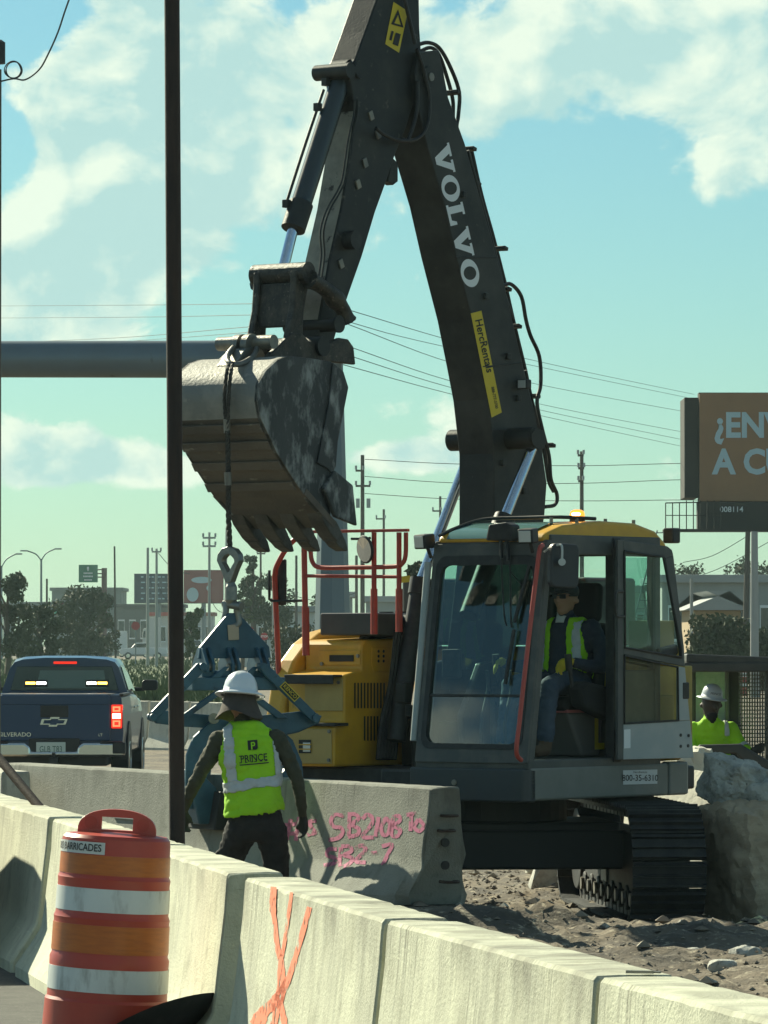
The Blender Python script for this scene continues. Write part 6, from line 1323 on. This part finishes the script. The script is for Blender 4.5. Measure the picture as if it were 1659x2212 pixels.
upole(640, 1200, 360, 6, 'weathered pole seen through the red handrails', arms=()); upole(770, 1200, 340, 7, 'shaggy dark pole behind the round mirror')
upole(1608, 1148, 205, 13, 'leaning wooden pole under the billboard', lean=8); upole(1630, 1148, 170, 18, 'stout grey concrete pole under the billboard', M_cpole); upole(1494, 1250, 210, 8, 'short grey pole at the edge of the open cab door', M_cpole)
upole(486, 1140, 450, 5, 'thin lattice pole behind the bucket edge', M_cpole, lean=3)
# overhead wires
M_wire = mat('wire_black', (.05, .055, .055), .8)
def wire(pts, Y0, Y1, label, group, r=None):
    P = [at(x, y, Y0 + (Y1 - Y0) * i / (len(pts) - 1)) for i, (x, y) in enumerate(pts)]; rr = r or (Y0 + Y1) / 2 / FPX * .75
    tag(smooth(join('overhead_wire', [gtube(P, rr, 5, 6)], M_wire), 80), label, 'wire', group)
for (y0, y1, y2, y3) in ((992, 1002, 1006, 1001), (1029, 1043, 1044, 1036), (1066, 1078, 1082, 1080)): wire([(788, y0), (980, y1), (1250, y2), (1490, y3), (1700, y3 + 4)], 300, 285, 'thin power wire stretched between the wooden poles behind the boom', 'wires between the poles')
for l in ([(735, 664), (1000, 742), (1250, 800), (1500, 852)], [(735, 694), (980, 785), (1200, 838), (1500, 893)], [(735, 742), (970, 822), (1200, 880), (1500, 938)], [(735, 762), (970, 836), (1200, 893), (1500, 955)], [(735, 786), (970, 850), (1200, 905), (1500, 970)], [(735, 690), (900, 735), (1200, 800), (1500, 862)]):
    wire(l, 120, 260, 'thin dark overhead wire slanting down behind the boom', 'wires slanting behind the boom', .010)
for l in ([(-20, 661), (300, 659), (560, 656)], [(-20, 687), (300, 685), (560, 680)], [(-20, 741), (250, 730), (560, 704)], [(200, 742), (380, 730), (560, 716)]): wire(l, 260, 140, 'thin dark overhead wire crossing above the mast arm', 'wires above the mast arm', .010)
for l in ([(342, 1195), (375, 1230), (410, 1240)], [(340, 1262), (362, 1300), (400, 1318)], [(452, 1290), (470, 1318), (490, 1325)], [(505, 1318), (540, 1335), (600, 1330)], [(1475, 1215), (1540, 1200), (1620, 1155)], [(1475, 1255), (1560, 1225), (1680, 1160)], [(590, 1275), (700, 1300), (770, 1280)]): wire(l, 330, 330, 'slack service wire drooping between the far poles', 'slack wires between far poles')
# pole edge with coiled cable, high on the left
PY2 = 60.0; e = at(-4, 300, PY2); pe = thing('cable_pole', 'dark pole at the edge of the sky carrying a coiled cable', 'utility pole', (e.x, PY2, GZ(e.x, PY2)))
pz = lambda x, y: at(x, y, PY2) - Vector((e.x, PY2, GZ(e.x, PY2)))
smooth(join('pole_shaft', [gcyl((0, 0, 0), pz(-4, 150) , .045, .04, 10)], M_wood, pe)); smooth(join('splice_box', [gcyl(pz(-2, 138), pz(-2, 92), .075, .075, 14), gcyl(pz(-2, 92), pz(-2, 86), .075, .03, 14)], M_black, pe))
cc_ = pz(29, 152); tube('cable_coil', [cc_ + Vector((.095 * (1 + .12 * math.sin(t * 1.3)) * math.cos(t), .02 * math.sin(t * .7), .10 * (1 + .1 * math.cos(t * .9)) * math.sin(t))) for t in [i * .5 for i in range(40)]], .007, M_wire, pe, 5, 2)
tag(smooth(join('drop_cable', [gtube([at(x, y, PY2 - i * .3) for i, (x, y) in enumerate(((0, 176), (30, 170), (55, 172), (85, 150), (105, 115), (125, 70), (140, 25), (156, -20), (170, -60)))], .010, 6, 6)], M_wire)), 'grey cable curving up from the coil into the sky', 'cable')

# ---- billboards, signs, lamps
def billboard(x0, x1, y0, y1, Y, m, label, thick=.8, name='billboard', legs=True, frame=True):
    a, b = at(x0, y0, Y), at(x1, y1, Y); z = GZ(a.x, Y); c = thing(name, label, 'billboard', ((a.x + b.x) / 2, Y, z)); w, h0, h1 = (b.x - a.x) / 2, b.z - z, a.z - z
    f = box('panel', (-w, 0, h0), (w, .15, h1), m, c, .02)
    if frame: box('back_frame', (-w - .02, .16, h0 - .1), (w + .02, thick, h1 + .05), mat('billboard_frame', (.025, .023, .02), .8), c, .02)
    if legs: cyl('leg', (0, thick * .6, 0), (0, thick * .6, h0 + .2), .3, M_galv, c)
    return c, w, h0, h1
BY = 207.0
bb_, w, h0, h1 = billboard(1511, 2240, 850, 1083, BY, mat('billboard_tan', (.30, .165, .085), .8, 0, (.27, .15, .08), 1, .4, .6), 'tan billboard with large pale blue Spanish lettering above the excavator cab', 1.0)
join('return_wall', [gbox2((-w - .60, .3, h0 + .15), (-w - .03, 3.2, h1 - .15))], MATS['billboard_frame'], bb_, False, .03)
M_pale = mat('pale_blue_print', (.42, .56, .62), .8); bo = Vector((bb_.location.x, 0, bb_.location.z))
def bmap(xc, yc): return lambda x, y: (lambda q: Vector((q.x - bo.x, -.012, q.z - bo.z)))(at(xc + x, yc - y, BY))
for s_, x_, y_ in (('¿ENVIANDO', 1543, 921), ('A CUBA?', 1541, 1000)): lettering('billboard_lettering', s_, 74, bmap(x_, y_), M_pale, bb_, .035, 'LEFT', .92)
box('lower_trim', (-w - .1, -.1, h0 - 1.15), (w, .6, h0 - .03), MATS['billboard_frame'], bb_, .03)
lettering('number_print', '008114', 17, (lambda f: lambda x, y: f(x, y) + Vector((0, -.11, 0)))(bmap(1580, 1101)), M_inkw, bb_, .01)
join('catwalk', [gbox2((-w - 1.5, -1.3, h0 - 1.25), (w, .3, h0 - 1.15))], MATS['billboard_frame'], bb_)
parts = []
for i in range(9): xx = -w - 1.45 + i * .28; parts.append(gcyl((xx, -1.2, h0 - 1.15), (xx, -1.2, h0 - .1 + (i > 2) * .1), .022, .022, 6))
parts += [gcyl((-w - 1.45, -1.2, h0 - .1), (-w + .9, -1.2, h0 - .05), .025, .025, 6), gcyl((-w - 1.45, -1.2, h0 - .6), (-w + .9, -1.2, h0 - .6), .018, .018, 6)]
tag(join('catwalk_rail', parts, MATS['billboard_frame'], bb_), None)
parts = []                                                                            # ladder hanging below the catwalk
for s in (0, .38): parts.append(gcyl((-w - 1.4 - s, -1.0, h0 - 1.2), (-w - 2.5 - s, -1.0, h0 - 5.4), .03, .03, 6))
for i in range(13): t_ = i / 12; parts.append(gcyl((-w - 1.4 - 1.1 * t_, -1.0, h0 - 1.3 - 4.1 * t_), (-w - 1.78 - 1.1 * t_, -1.0, h0 - 1.3 - 4.1 * t_), .022, .022, 5))
join('ladder', parts, M_galv, bb_)
fb, w, h0, h1 = billboard(290, 394, 1240, 1302, 640, mat('billboard_navy', (.018, .035, .065), .7), 'far dark blue billboard with rows of white print', 1.5)
for i in range(5): 
    zz = h1 - .45 - i * .68; n_ = 7
    mesh('print_row', [Vector((xx, -.03, zz + dz_)) for k in range(n_) for (xx, dz_) in ((-w * .72 + k * w * .22, 0), (-w * .72 + k * w * .22 + w * (.1 + .07 * ((k * 7 + i * 3) % 2)), 0), (-w * .72 + k * w * .22 + w * (.1 + .07 * ((k * 7 + i * 3) % 2)), .16), (-w * .72 + k * w * .22, .16))], [(4 * k, 4 * k + 1, 4 * k + 2, 4 * k + 3) for k in range(n_)], M_pale, fb, recalc=False)
rb_, w, h0, h1 = billboard(397, 482, 1232, 1302, 660, mat('billboard_red', (.22, .018, .018), .7), 'far red billboard with a white rounded word, behind the swivel link', 1.5)
for (cx_, cz_, rx, rz_) in ((-.1, .70, .52, .10), (-.55, .25, .30, .22), (.25, .45, .10, .08)):
    mesh('print_patch', [Vector((w * (cx_ + rx * math.cos(t)), -.03, h0 + (h1 - h0) * (cz_ + rz_ * math.sin(t)))) for t in [i * .393 for i in range(16)]], [tuple(range(16))], M_pale, rb_, recalc=False)
sgn, w, h0, h1 = billboard(170, 211, 1220, 1258, 600, mat('sign_green', (.010, .16, .085), .5), 'green highway sign with a white shield and white lines of text', .2, 'road_sign', False, False)
for i, (cz_, hw, hh_) in enumerate(((.80, .14, .085), (.70, .10, .05), (.52, .48, .045), (.34, .52, .045), (.14, .42, .04))):
    k_ = 1 if i < 2 else 7
    mesh('sign_print', [Vector((w * (-hw + 2 * hw * (j + a) / k_), -.03, h0 + (h1 - h0) * (cz_ + b * hh_))) for j in range(k_) for (a, b) in ((.05, -1), (.8, -1), (.8, 1), (.05, 1))], [(4 * j, 4 * j + 1, 4 * j + 2, 4 * j + 3) for j in range(k_)], M_inkw, sgn, recalc=False)
pp_ = at(225, 1227, 600) - Vector(sgn.location); cyl('sign_post', (pp_.x, .2, 0), (pp_.x, .2, pp_.z), .32, mat('weathering_steel', (.10, .035, .03), .7), sgn)
for f in (.3, .5, .72): box('sign_bracket', (w, .05, h0 + (h1 - h0) * f - .07), (pp_.x, .2, h0 + (h1 - h0) * f + .07), MATS['weathering_steel'], sgn, 0)
def street_lamp(x, yfork, Y, arms, label):
    b = at(x, 1400, Y); z = GZ(b.x, Y); f = lambda px_, py_: at(px_, py_, Y) - Vector((b.x, Y, z))
    l = thing('street_lamp', label, 'street lamp', (b.x, Y, z)); smooth(join('lamp_post', [gcyl((0, 0, 0), f(x, yfork), .16, .10, 8)], M_galv, l))
    for (xe, ye) in arms:
        tube('lamp_arm', [f(x, yfork + 4), f(x + (xe - x) * .35, yfork + (ye - yfork) * .55), f(xe, ye)], .07, M_galv, l, 6, 4); q = f(xe, ye); d = 1 if xe > x else -1
        join('lamp_head', [gbox((q.x + d * .2, 0, q.z - .03), (.75, .3, .16))], M_grey, l, False, .05)
street_lamp(89, 1207, 520, ((56, 1189), (121, 1185)), 'tall street lamp with two raised arms above the far trees')
street_lamp(3, 1222, 520, ((36, 1196),), 'street lamp with one raised arm at the edge of the trees')
street_lamp(40, 1290, 540, ((-6, 1252), (-2, 1262)), 'short street lamp leaning over the overpass')

# ---- overpass and buildings
M_ovp = mat('far_concrete', (.22, .24, .22), .9, 0, (.17, .19, .17), .2)
a, b = at(-60, 1300, 700), at(140, 1318, 700)
ov = thing('overpass', 'far grey highway overpass behind the left trees', 'bridge', (a.x, 700, GZ(a.x, 700))); W_ = b.x - a.x; hz_ = a.z - ov.location.z; box('bridge_deck', (-3, 0, hz_ - 1.3), (W_, 8, hz_), M_ovp, ov, .1)
for i in range(4): box('bridge_pier', (W_ * (.1 + .27 * i) - .6, 2, 0), (W_ * (.1 + .27 * i) + .6, 6, hz_ - 1.2), M_ovp, ov, .1)
def bldg(x0, x1, ytop, Y, m, label, roofm=None, depth=20, wins=0, ybot=None, name='building', gable=0):
    a, b = at(x0, ytop, Y), at(x1, ytop, Y); z = GZ(a.x, Y); w = b.x - a.x; h = a.z - z; o = thing(name, label, 'building', ((a.x + b.x) / 2, Y, z))
    box('wall', (-w / 2, 0, 0), (w / 2, depth, h), m, o, .05)
    if gable: join('roof', [gext([(-w / 2 - .5, h), (w / 2 + .5, h), (w / 2 - gable, h + gable * .55), (-w / 2 + gable, h + gable * .55)], F_uw, -.6, depth + .6)], roofm or m, o)
    else: box('roof', (-w / 2 - .3, -.4, h - .02), (w / 2 + .3, depth + .3, h + .45), roofm or m, o, .03)
    for i in range(wins):
        cx_ = -w / 2 + w * (i + .5) / wins; wd = join('window', [gframe([(cx_ - w * .3 / wins, h * .35), (cx_ + w * .3 / wins, h * .35), (cx_ + w * .3 / wins, h * .75), (cx_ - w * .3 / wins, h * .75)], [(cx_ - w * .27 / wins, h * .38), (cx_ + w * .27 / wins, h * .38), (cx_ + w * .27 / wins, h * .72), (cx_ - w * .27 / wins, h * .72)], F_uw, -.06, .02)], M_inkw, o)
        box('pane', (cx_ - w * .27 / wins, -.02, h * .38), (cx_ + w * .27 / wins, -.004, h * .72), M_tint, wd, 0)
    return o
M_bg = mat('building_grey', (.30, .32, .31), .9, 0, (.25, .27, .26), .3); M_bw = mat('building_white', (.55, .56, .53), .9); M_bt = mat('building_tan', (.36, .27, .16), .9); M_rf = mat('roof_grey', (.34, .36, .36), .8, 0, (.28, .30, .30), .3); M_rfd = mat('roof_dark', (.05, .05, .05), .9)
bldg(1430, 1760, 1258, 300, M_bg, 'long grey flat-roofed building behind the open cab door', M_rf, 20, 5)
bldg(1500, 1600, 1318, 235, M_bt, 'low tan house with a pale hipped roof under the billboard', M_rf, 10, 3, gable=1.6)
bldg(1250, 1420, 1280, 320, M_bw, 'white building seen through the cab windows', M_rf, 12, 3)
bldg(112, 262, 1276, 720, M_ovp, 'long dull grey warehouse roofline behind the broad tree', M_ovp, 15)
bldg(250, 395, 1312, 680, mat('building_dark', (.10, .11, .105), .9), 'low dark building under the far blue billboard', M_rfd, 10, 6)
cn = bldg(322, 362, 1330, 665, M_bw, 'filling station canopy with a red and white edge', mat('canopy_red', (.45, .05, .04), .6), 6, 2)
bldg(395, 460, 1330, 670, M_bw, 'white shop front behind the leafy tree', mat('roof_redbrown', (.30, .10, .07), .8), 8, 3); bldg(520, 680, 1322, 380, M_bw, 'white low shop building behind the red handrails', M_rf, 9, 5)
bldg(690, 760, 1290, 420, M_bg, 'grey shop block behind the mast', M_rf, 9, 3); bldg(790, 905, 1300, 400, M_bg, 'grey block with dim windows left of the cab', M_rf, 9, 4)

# ---- trees: trunk and a crown of many leaf faces
M_leaf = [mat('foliage_%d' % i, c, .8, 0, d, .35, .38, .62, 0, 1, f, 1.2, .6, .7) for i, (c, d, f) in enumerate((((.045, .062, .024), (.07, .082, .034), (.11, .115, .05)), ((.055, .066, .03), (.08, .086, .042), (.12, .115, .06)), ((.06, .09, .028), (.09, .118, .036), (.14, .15, .055))))]
M_bark = mat('bark', (.10, .08, .06), .95)
def tree(x0, x1, ytop, Y, label, mi=0, n=1500, low=.18, name='tree', group=None, seed=1, trunk=True, dense=1.0):
    r_ = random.Random(seed); a, b = at(x0, ytop, Y), at(x1, ytop, Y); cx_ = (a.x + b.x) / 2; z = GZ(cx_, Y); w = (b.x - a.x) / 2; h = a.z - z
    t = thing(name, label, 'tree', (cx_, Y, z), 0, group)
    if trunk:
        tr = join('trunk', [gtube([(0, 0, 0), (.1, 0, h * .25), (-.05, 0, h * .5), (.05, .1, h * .8)], [.03 * h, .024 * h, .018 * h, .008 * h, .008 * h], 8)], M_bark, t); smooth(tr)
        lim = []
        for k in range(5): aa = r_.random() * 6.28; lim.append(gtube([(0, 0, h * (.3 + .08 * k)), (math.cos(aa) * w * .3, math.sin(aa) * w * .3, h * (.45 + .07 * k)), (math.cos(aa) * w * .65, math.sin(aa) * w * .6, h * (.55 + .07 * k))], [.012 * h, .008 * h, .004 * h], 6))
        join('limb', lim, M_bark, tr)
    cl = []
    for k in range(int(14 * dense)):
        aa = r_.random() * 6.28; rr = r_.random() ** .45; zz = low + (1 - low) * (.15 + .72 * r_.random()); tp_ = math.sin(math.pi * min(1, max(.12, (zz - low * .6) / (1.05 - low * .6)))) ** .6
        cl.append((Vector((math.cos(aa) * rr * w * .80 * tp_, math.sin(aa) * rr * w * .7 * tp_, zz * h)), r_.uniform(.22, .40) * min(w, h * .75)))
    vs, fs = [], []; ls_ = max(.10, min(w, h) * .042)
    boxy = name in ('hedge', 'bush')
    for i in range(n):
        c, rd = cl[i % len(cl)]
        if boxy: c = Vector((r_.uniform(-.92, .92) * w, r_.uniform(-.5, .5) * w, r_.uniform(.1, .9) * h * (1 - .12 * noise.noise(Vector((i % 17, seed, 0)))))); rd = .16 * h
        d = Vector((r_.gauss(0, 1), r_.gauss(0, 1), r_.gauss(0, .8))).normalized(); p = c + d * rd * (r_.random() ** .45)
        if p.z < low * h * .6 or p.z > h * 1.0: continue
        u = Vector((r_.gauss(0, 1), r_.gauss(0, 1), r_.gauss(0, .6))).normalized(); v = u.orthogonal().normalized(); v = (Matrix.Rotation(r_.random() * 6, 3, u) @ v); q = u.cross(v); s1 = ls_ * r_.uniform(.6, 1.5); s2 = s1 * .55; k = len(vs)
        vs += [p - v * s1, p + q * s2, p + v * s1, p - q * s2]; fs.append((k, k + 1, k + 2, k + 3))
    mesh('crown', vs, fs, M_leaf[mi], t, recalc=False); return t
tree(-40, 72, 1222, 255, 'dark leafy tree at the left edge with a light feathery top', 0, 4200, .1, seed=3, dense=1.6)
tree(20, 150, 1292, 265, 'low dense dark tree in front of the overpass', 0, 4200, .04, seed=5, dense=1.8)
tree(100, 272, 1262, 330, 'broad olive tree below the green highway sign', 1, 6500, .06, seed=8, dense=2.2); tree(170, 262, 1266, 350, 'taller olive tree beside the thin crooked pole', 1, 3600, .06, seed=9, dense=1.6)
tree(388, 445, 1302, 300, 'bright green round tree behind the rusty pole', 2, 3600, .12, seed=12, dense=1.4)
tree(512, 580, 1172, 360, 'tall tree with a ragged crown below the bucket teeth', 0, 5000, .25, seed=14, dense=2.2); tree(540, 640, 1225, 365, 'wide ragged tree seen through the red handrails', 0, 6000, .2, seed=15, dense=2.4); tree(500, 545, 1265, 340, 'small green tree right of the swivel link', 2, 1800, .2, seed=16)
tree(862, 950, 1192, 150, 'olive tree whose top shows beside the cab lamp', 1, 3600, .3, seed=18, dense=1.5); tree(660, 760, 1262, 330, 'shrubby tree behind the mast', 0, 2200, .1, seed=19)
tree(1420, 1545, 1205, 380, 'distant olive trees left of the billboard leg', 1, 2600, .2, seed=21, dense=1.5); tree(1540, 1720, 1196, 390, 'distant wide tree behind the billboard leg', 1, 3400, .15, seed=22, dense=2.0)
tree(1496, 1612, 1326, 190, 'dense clipped hedge in front of the tan house', 0, 5200, .02, 'hedge', None, 24, False, 2.6); tree(1600, 1700, 1352, 195, 'dark low bush beside the concrete pole', 0, 2600, .02, 'bush', None, 25, False, 2)
tree(690, 880, 1330, 280, 'dark bushes behind the engine hood', 0, 2600, .02, 'bush', None, 26, False, 2); tree(590, 690, 1345, 260, 'scrub behind the yellow side tank', 1, 2200, .02, 'bush', None, 27, False, 2)
# verge: a green sheet with tufts
M_grass = mat('grass_green', (.085, .115, .028), .95, 0, (.055, .075, .022), .25, .38, .62)
gq = [at(-60, 1480, 150), at(480, 1480, 150), at(470, 1430, 540), at(-200, 1430, 540)]
gsv, gsf = [], []; NX, NY = 12, 24
for j in range(NY + 1):
    t = j / NY; l_, r_ = gq[0].lerp(gq[3], t), gq[1].lerp(gq[2], t)
    for i in range(NX + 1): p = l_.lerp(r_, i / NX); gsv.append((p.x, p.y, zt(p.x, p.y) + .03))
for j in range(NY):
    for i in range(NX): k = j * (NX + 1) + i; gsf.append((k, k + 1, k + NX + 2, k + NX + 1))
tag(mesh('verge', gsv, gsf, M_grass, None, recalc=False), kind='structure')
r_ = random.Random(4); vs, fs = [], []
for _ in range(9000):
    t = r_.random() ** 1.5; l_, q_ = gq[0].lerp(gq[3], t), gq[1].lerp(gq[2], t); p = l_.lerp(q_, r_.random()); z = zt(p.x, p.y) + .03; s = r_.uniform(.06, .20) * (1 + .8 * (noise.noise(Vector((p.x * .2, p.y * .03, 0))) > .1)); a = r_.random() * 3.14; d = Vector((math.cos(a), math.sin(a), 0)) * s * .5; k = len(vs)
    vs += [(p.x - d.x, p.y - d.y, z), (p.x + d.x, p.y + d.y, z), (p.x + r_.uniform(-.1, .1), p.y, z + s * 1.3)]; fs.append((k, k + 1, k + 2))
tag(mesh('verge_grass', vs, fs, M_leaf[2], None, recalc=False), 'rough green grass and weeds on the verge beyond the white barriers', 'grass', kind='stuff')

# ---- far vehicles
def car(x0, x1, ytop, Y, m, label, kind='pickup', front_view=False, cat='car', name='parked_car'):
    a, b = at(x0, ytop, Y), at(x1, ytop, Y); cx_ = (a.x + b.x) / 2; z = GZ(cx_, Y); c = thing(name, label, cat, (cx_, Y, z))
    if front_view:
        w, h = (b.x - a.x) / 2, a.z - z
        bd = join('body', [gext([(-w, .3), (w, .3), (w, h * .62), (w * .93, h * .68), (-w * .93, h * .68), (-w, h * .62)], lambda p, q, t: Vector((p, t, q)), 0, 4.5), gext([(-w * .92, h * .66), (w * .92, h * .66), (w * .76, h), (-w * .76, h)], lambda p, q, t: Vector((p, t, q)), 1.3, 4.3)], m, c, False, .08)
        join('windscreen', [gext([(-w * .84, h * .68), (w * .84, h * .68), (w * .72, h * .95), (-w * .72, h * .95)], lambda p, q, t: Vector((p, t + (q - h * .68) * .5, q)), .9, 1.5)], M_tint, c)
        box('grille', (-w * .6, -.03, h * .36), (w * .6, .0, h * .56), M_plast, c, .02); box('bumper', (-w * .97, -.12, h * .2), (w * .97, .1, h * .34), M_chr, c, .05)
        for s in (-1, 1): box('headlight', (s * w * .64, -.03, h * .42), (s * w * .95, .02, h * .56), M_white, c, .02); smooth(join('wheel', [gcyl((s * w * .72, .8, .35), (s * w * .98, .8, .35), .36, .36, 16)], M_black, c))
        return c
    L = b.x - a.x; h = a.z - z
    pr = {'pickup': [(0, .34), (.02, .62), (.24, .68), (.34, .98), (.56, 1.0), (.62, .70), (.98, .68), (1, .36), (.98, .28), (.02, .28)], 'van': [(0, .25), (.01, .55), (.10, .62), (.22, .97), (.30, 1), (.98, 1), (1, .9), (1, .25)], 'truck': [(0, .2), (0, .62), (.06, .72), (.2, .74), (.22, 1), (1, 1), (1, .2)]}[kind]
    bd = join('body', [gext([(p * L - L / 2, q * h) for (p, q) in pr], F_uw, 0, 1.9)], m, c, False, .06)
    wn = {'pickup': [(.27, .70), (.35, .93), (.55, .95), (.59, .72)], 'van': [(.13, .64), (.23, .92), (.34, .92), (.34, .64)], 'truck': [(.03, .5), (.05, .66), (.17, .67), (.17, .5)]}[kind]
    join('side_window', [gext([(p * L - L / 2, q * h) for (p, q) in wn], F_uw, -.03, .02)], M_tint, bd)
    for p in (.18, .80):
        wl_ = smooth(join('wheel', [gcyl((p * L - L / 2, -.06, .38), (p * L - L / 2, .2, .38), .39, .39, 18)], M_black, c)); smooth(join('hub', [gcyl((p * L - L / 2, -.09, .38), (p * L - L / 2, -.05, .38), .22, .22, 12)], M_chr, wl_))
    box('bumper', (-L / 2 - .05, .02, h * .22), (-L / 2 + .1, 1.88, h * .36), M_chr, c, .03); box('headlight', (-L / 2 - .02, .05, h * .46), (-L / 2 + .12, .4, h * .56), M_white, c, .02)
    return c
M_cw = mat('white_car_paint', (.62, .64, .64), .3, 0, None, coat=.5)
car(258, 362, 1388, 560, M_cw, 'white pickup truck parked sideways on the far road', 'pickup', cat='pickup truck'); car(402, 437, 1382, 600, M_cw, 'white sport utility vehicle facing the camera on the far road', front_view=True)
car(219, 274, 1363, 640, M_cw, 'white van beyond the parked white pickup', 'van', cat='van'); car(308, 346, 1334, 620, M_bw, 'tall white box truck beside the far poles', 'truck', cat='truck'); car(128, 172, 1372, 600, mat('grey_car_paint', (.25, .28, .28), .35), 'grey pickup beyond the roof of the blue truck', 'van')
car(585, 690, 1372, 330, M_cw, 'white covered pickup partly hidden by the red handrail', 'van', cat='van')
def stop_sign(x, y, Y, r, label):
    a = at(x, y, Y); z = GZ(a.x, Y); c = thing('stop_sign', label, 'road sign', (a.x, Y, z)); h = a.z - z; R_ = r * Y / FPX
    join('sign_face', [gcyl((0, -.03, h), (0, .01, h), R_, R_, 8)], mat('sign_red', (.36, .02, .03), .5), c); lettering('sign_lettering', 'STOP', R_ * .75, lambda p, q: Vector((p, -.04, h + q)), M_inkw, c, .02); cyl('sign_post', (0, .04, 0), (0, .04, h), .06, M_galv, c)
stop_sign(541, 1362, 330, 8.5, 'red octagonal stop sign nearer to the clamp apex'); stop_sign(571, 1375, 335, 8.5, 'red octagonal stop sign nearer to the red handrail'); 
a = at(540, 1346, 350)
for (x, y, m, lb) in ((293, 1352, 'sign_red', 'red round sign standing by the far white pickup'), (146, 1357, None, 'orange road work sign in front of the broad tree')):
    q = at(x, y, 400); z = GZ(q.x, 400); t = thing('road_sign', lb, 'road sign', (q.x, 400, z)); h = q.z - z
    join('sign_face', [gcyl((0, -.04, h), (0, .0, h), .34, .34, 10 if m else 4)], MATS[m] if m else mat('sign_orange', (.42, .17, .02), .6), t); cyl('sign_post', (0, .03, 0), (0, .03, h), .05, M_galv, t)
def traffic_light(x, y, Y, label):
    q = at(x, y, Y); w_ = thing('traffic_light', label, 'traffic light', (q.x, Y, q.z)); box('housing', (-.2, 0, -.55), (.2, .3, .55), M_plast, w_, .04)
    for i, c in enumerate(((.10, .01, .01), (.12, .08, .01), (.3, .8, .6))): cyl('lens', (0, -.02, .35 - i * .35), (0, .02, .35 - i * .35), .13, mat('signal_%d' % i, c, .4), w_, n=12)
for i, x in enumerate((119, 134, 202, 218)): traffic_light(x, 1313, 420, 'small dark traffic light hanging in front of the broad tree'); 
for o in [o for o in COL.objects if o.name.startswith('traffic_light')]: o['group'] = 'traffic lights over the far junction'
sw_ = [at(80, 1302, 420), at(160, 1306, 420), at(250, 1303, 420)]; tag(smooth(join('signal_span_wire', [gtube(sw_, .03, 5, 5)], M_wire)), 'span wire carrying the far traffic lights', 'wire')
# orange barrels by the hedge
for (x, Y) in ((1506, 170), (1597, 175)):
    q = at(x, 1400, Y); c = thing('traffic_barrel', 'small orange and white barrel by the hedge', 'traffic drum', (q.x, Y, GZ(q.x, Y)), 0, 'barrels by the hedge'); smooth(join('barrel_body', [glathe([(.28, 0), (.26, .9), (.2, 1.0), (0, 1.02)], n=16)], M_drum, c), 30)
    for z in (.3, .65): join('white_band', [glathe([(.283, z), (.275, z + .15)], n=16)], M_white, c)

# ---- the humid air of the place
hz = join('haze', [gbox2((-1500, -40, -1.6), (1500, 2600, 27))], None); tag(hz, 'thin pale humid haze over the whole place', 'haze', kind='stuff')
mh = bpy.data.materials.new('haze_air'); mh.use_nodes = True; nt = mh.node_tree; nt.nodes.clear(); oo = nt.nodes.new('ShaderNodeOutputMaterial'); pv = nt.nodes.new('ShaderNodeVolumePrincipled')
pv.inputs['Color'].default_value = (.50, .66, .68, 1); pv.inputs['Density'].default_value = .00019; pv.inputs['Anisotropy'].default_value = .2; nt.links.new(pv.outputs[0], oo.inputs['Volume']); hz.data.materials.append(mh)

# ---- unseen car added just out of the picture to shadow the barrier row
qb = atz(112, 1768, BH); qc = qb + SUN_H * .86
CR = thing('unseen_lane_car', 'unseen grey car placed in the lane to cast a shadow on the barrier row', 'car', (qc.x, qc.y, .01), math.atan2(-NBD.y, -NBD.x) - math.pi / 2)
ch = lambda w, zb, zt_: [(w - .12, zb), (w, zb + .15), (w + .02, .62), (w - .02, zt_ - .06), (w - .10, zt_)]
M_lane = mat('grey_lane_car_paint', (.16, .17, .18), .3, .3, None, coat=.5)
sh_ = lambda l: [(-.92 + x, z) for (x, z) in l]
def loft_off(name, secs, m, parent):
    o = loftY(name, secs, m, parent, .03)
    for v in o.data.vertices: v.co.x -= .92
    return o
cbd = loft_off('car_body', [(0, ch(.80, .35, .82)), (.12, ch(.88, .30, .98)), (.9, ch(.90, .28, 1.02)), (3.4, ch(.90, .28, .98)), (4.3, ch(.86, .30, .86)), (4.55, ch(.78, .36, .70))], M_lane, CR)
loft_off('car_cabin', [(.12, [(.78, .96), (.80, .98), (.74, 1.0), (.3, 1.02)]), (.3, [(.79, .98), (.81, 1.0), (.72, 1.16), (.3, 1.2)]), (.65, [(.80, .98), (.82, 1.0), (.69, 1.30), (.3, 1.35)]), (1.2, [(.80, .98), (.82, 1.0), (.68, 1.40), (.3, 1.44)]), (2.1, [(.80, .98), (.82, 1.0), (.68, 1.42), (.3, 1.47)]), (3.3, [(.80, .95), (.82, .97), (.74, .99), (.3, 1.0)])], M_tint, CR)
for s in (-1.72, -.12):
    for yy in (.95, 3.65): smooth(join('car_wheel', [glathe([(.18, -.1), (.29, -.11), (.32, -.08), (.32, .08), (.29, .11), (.18, .1)], (s, yy, .32), 22, 'x')], M_black, CR), 40)
for s in (-1.55, -.29): box('car_tail_lamp', (s - .14, -.03, .66), (s + .14, .06, .80), M_tl, CR, .02)
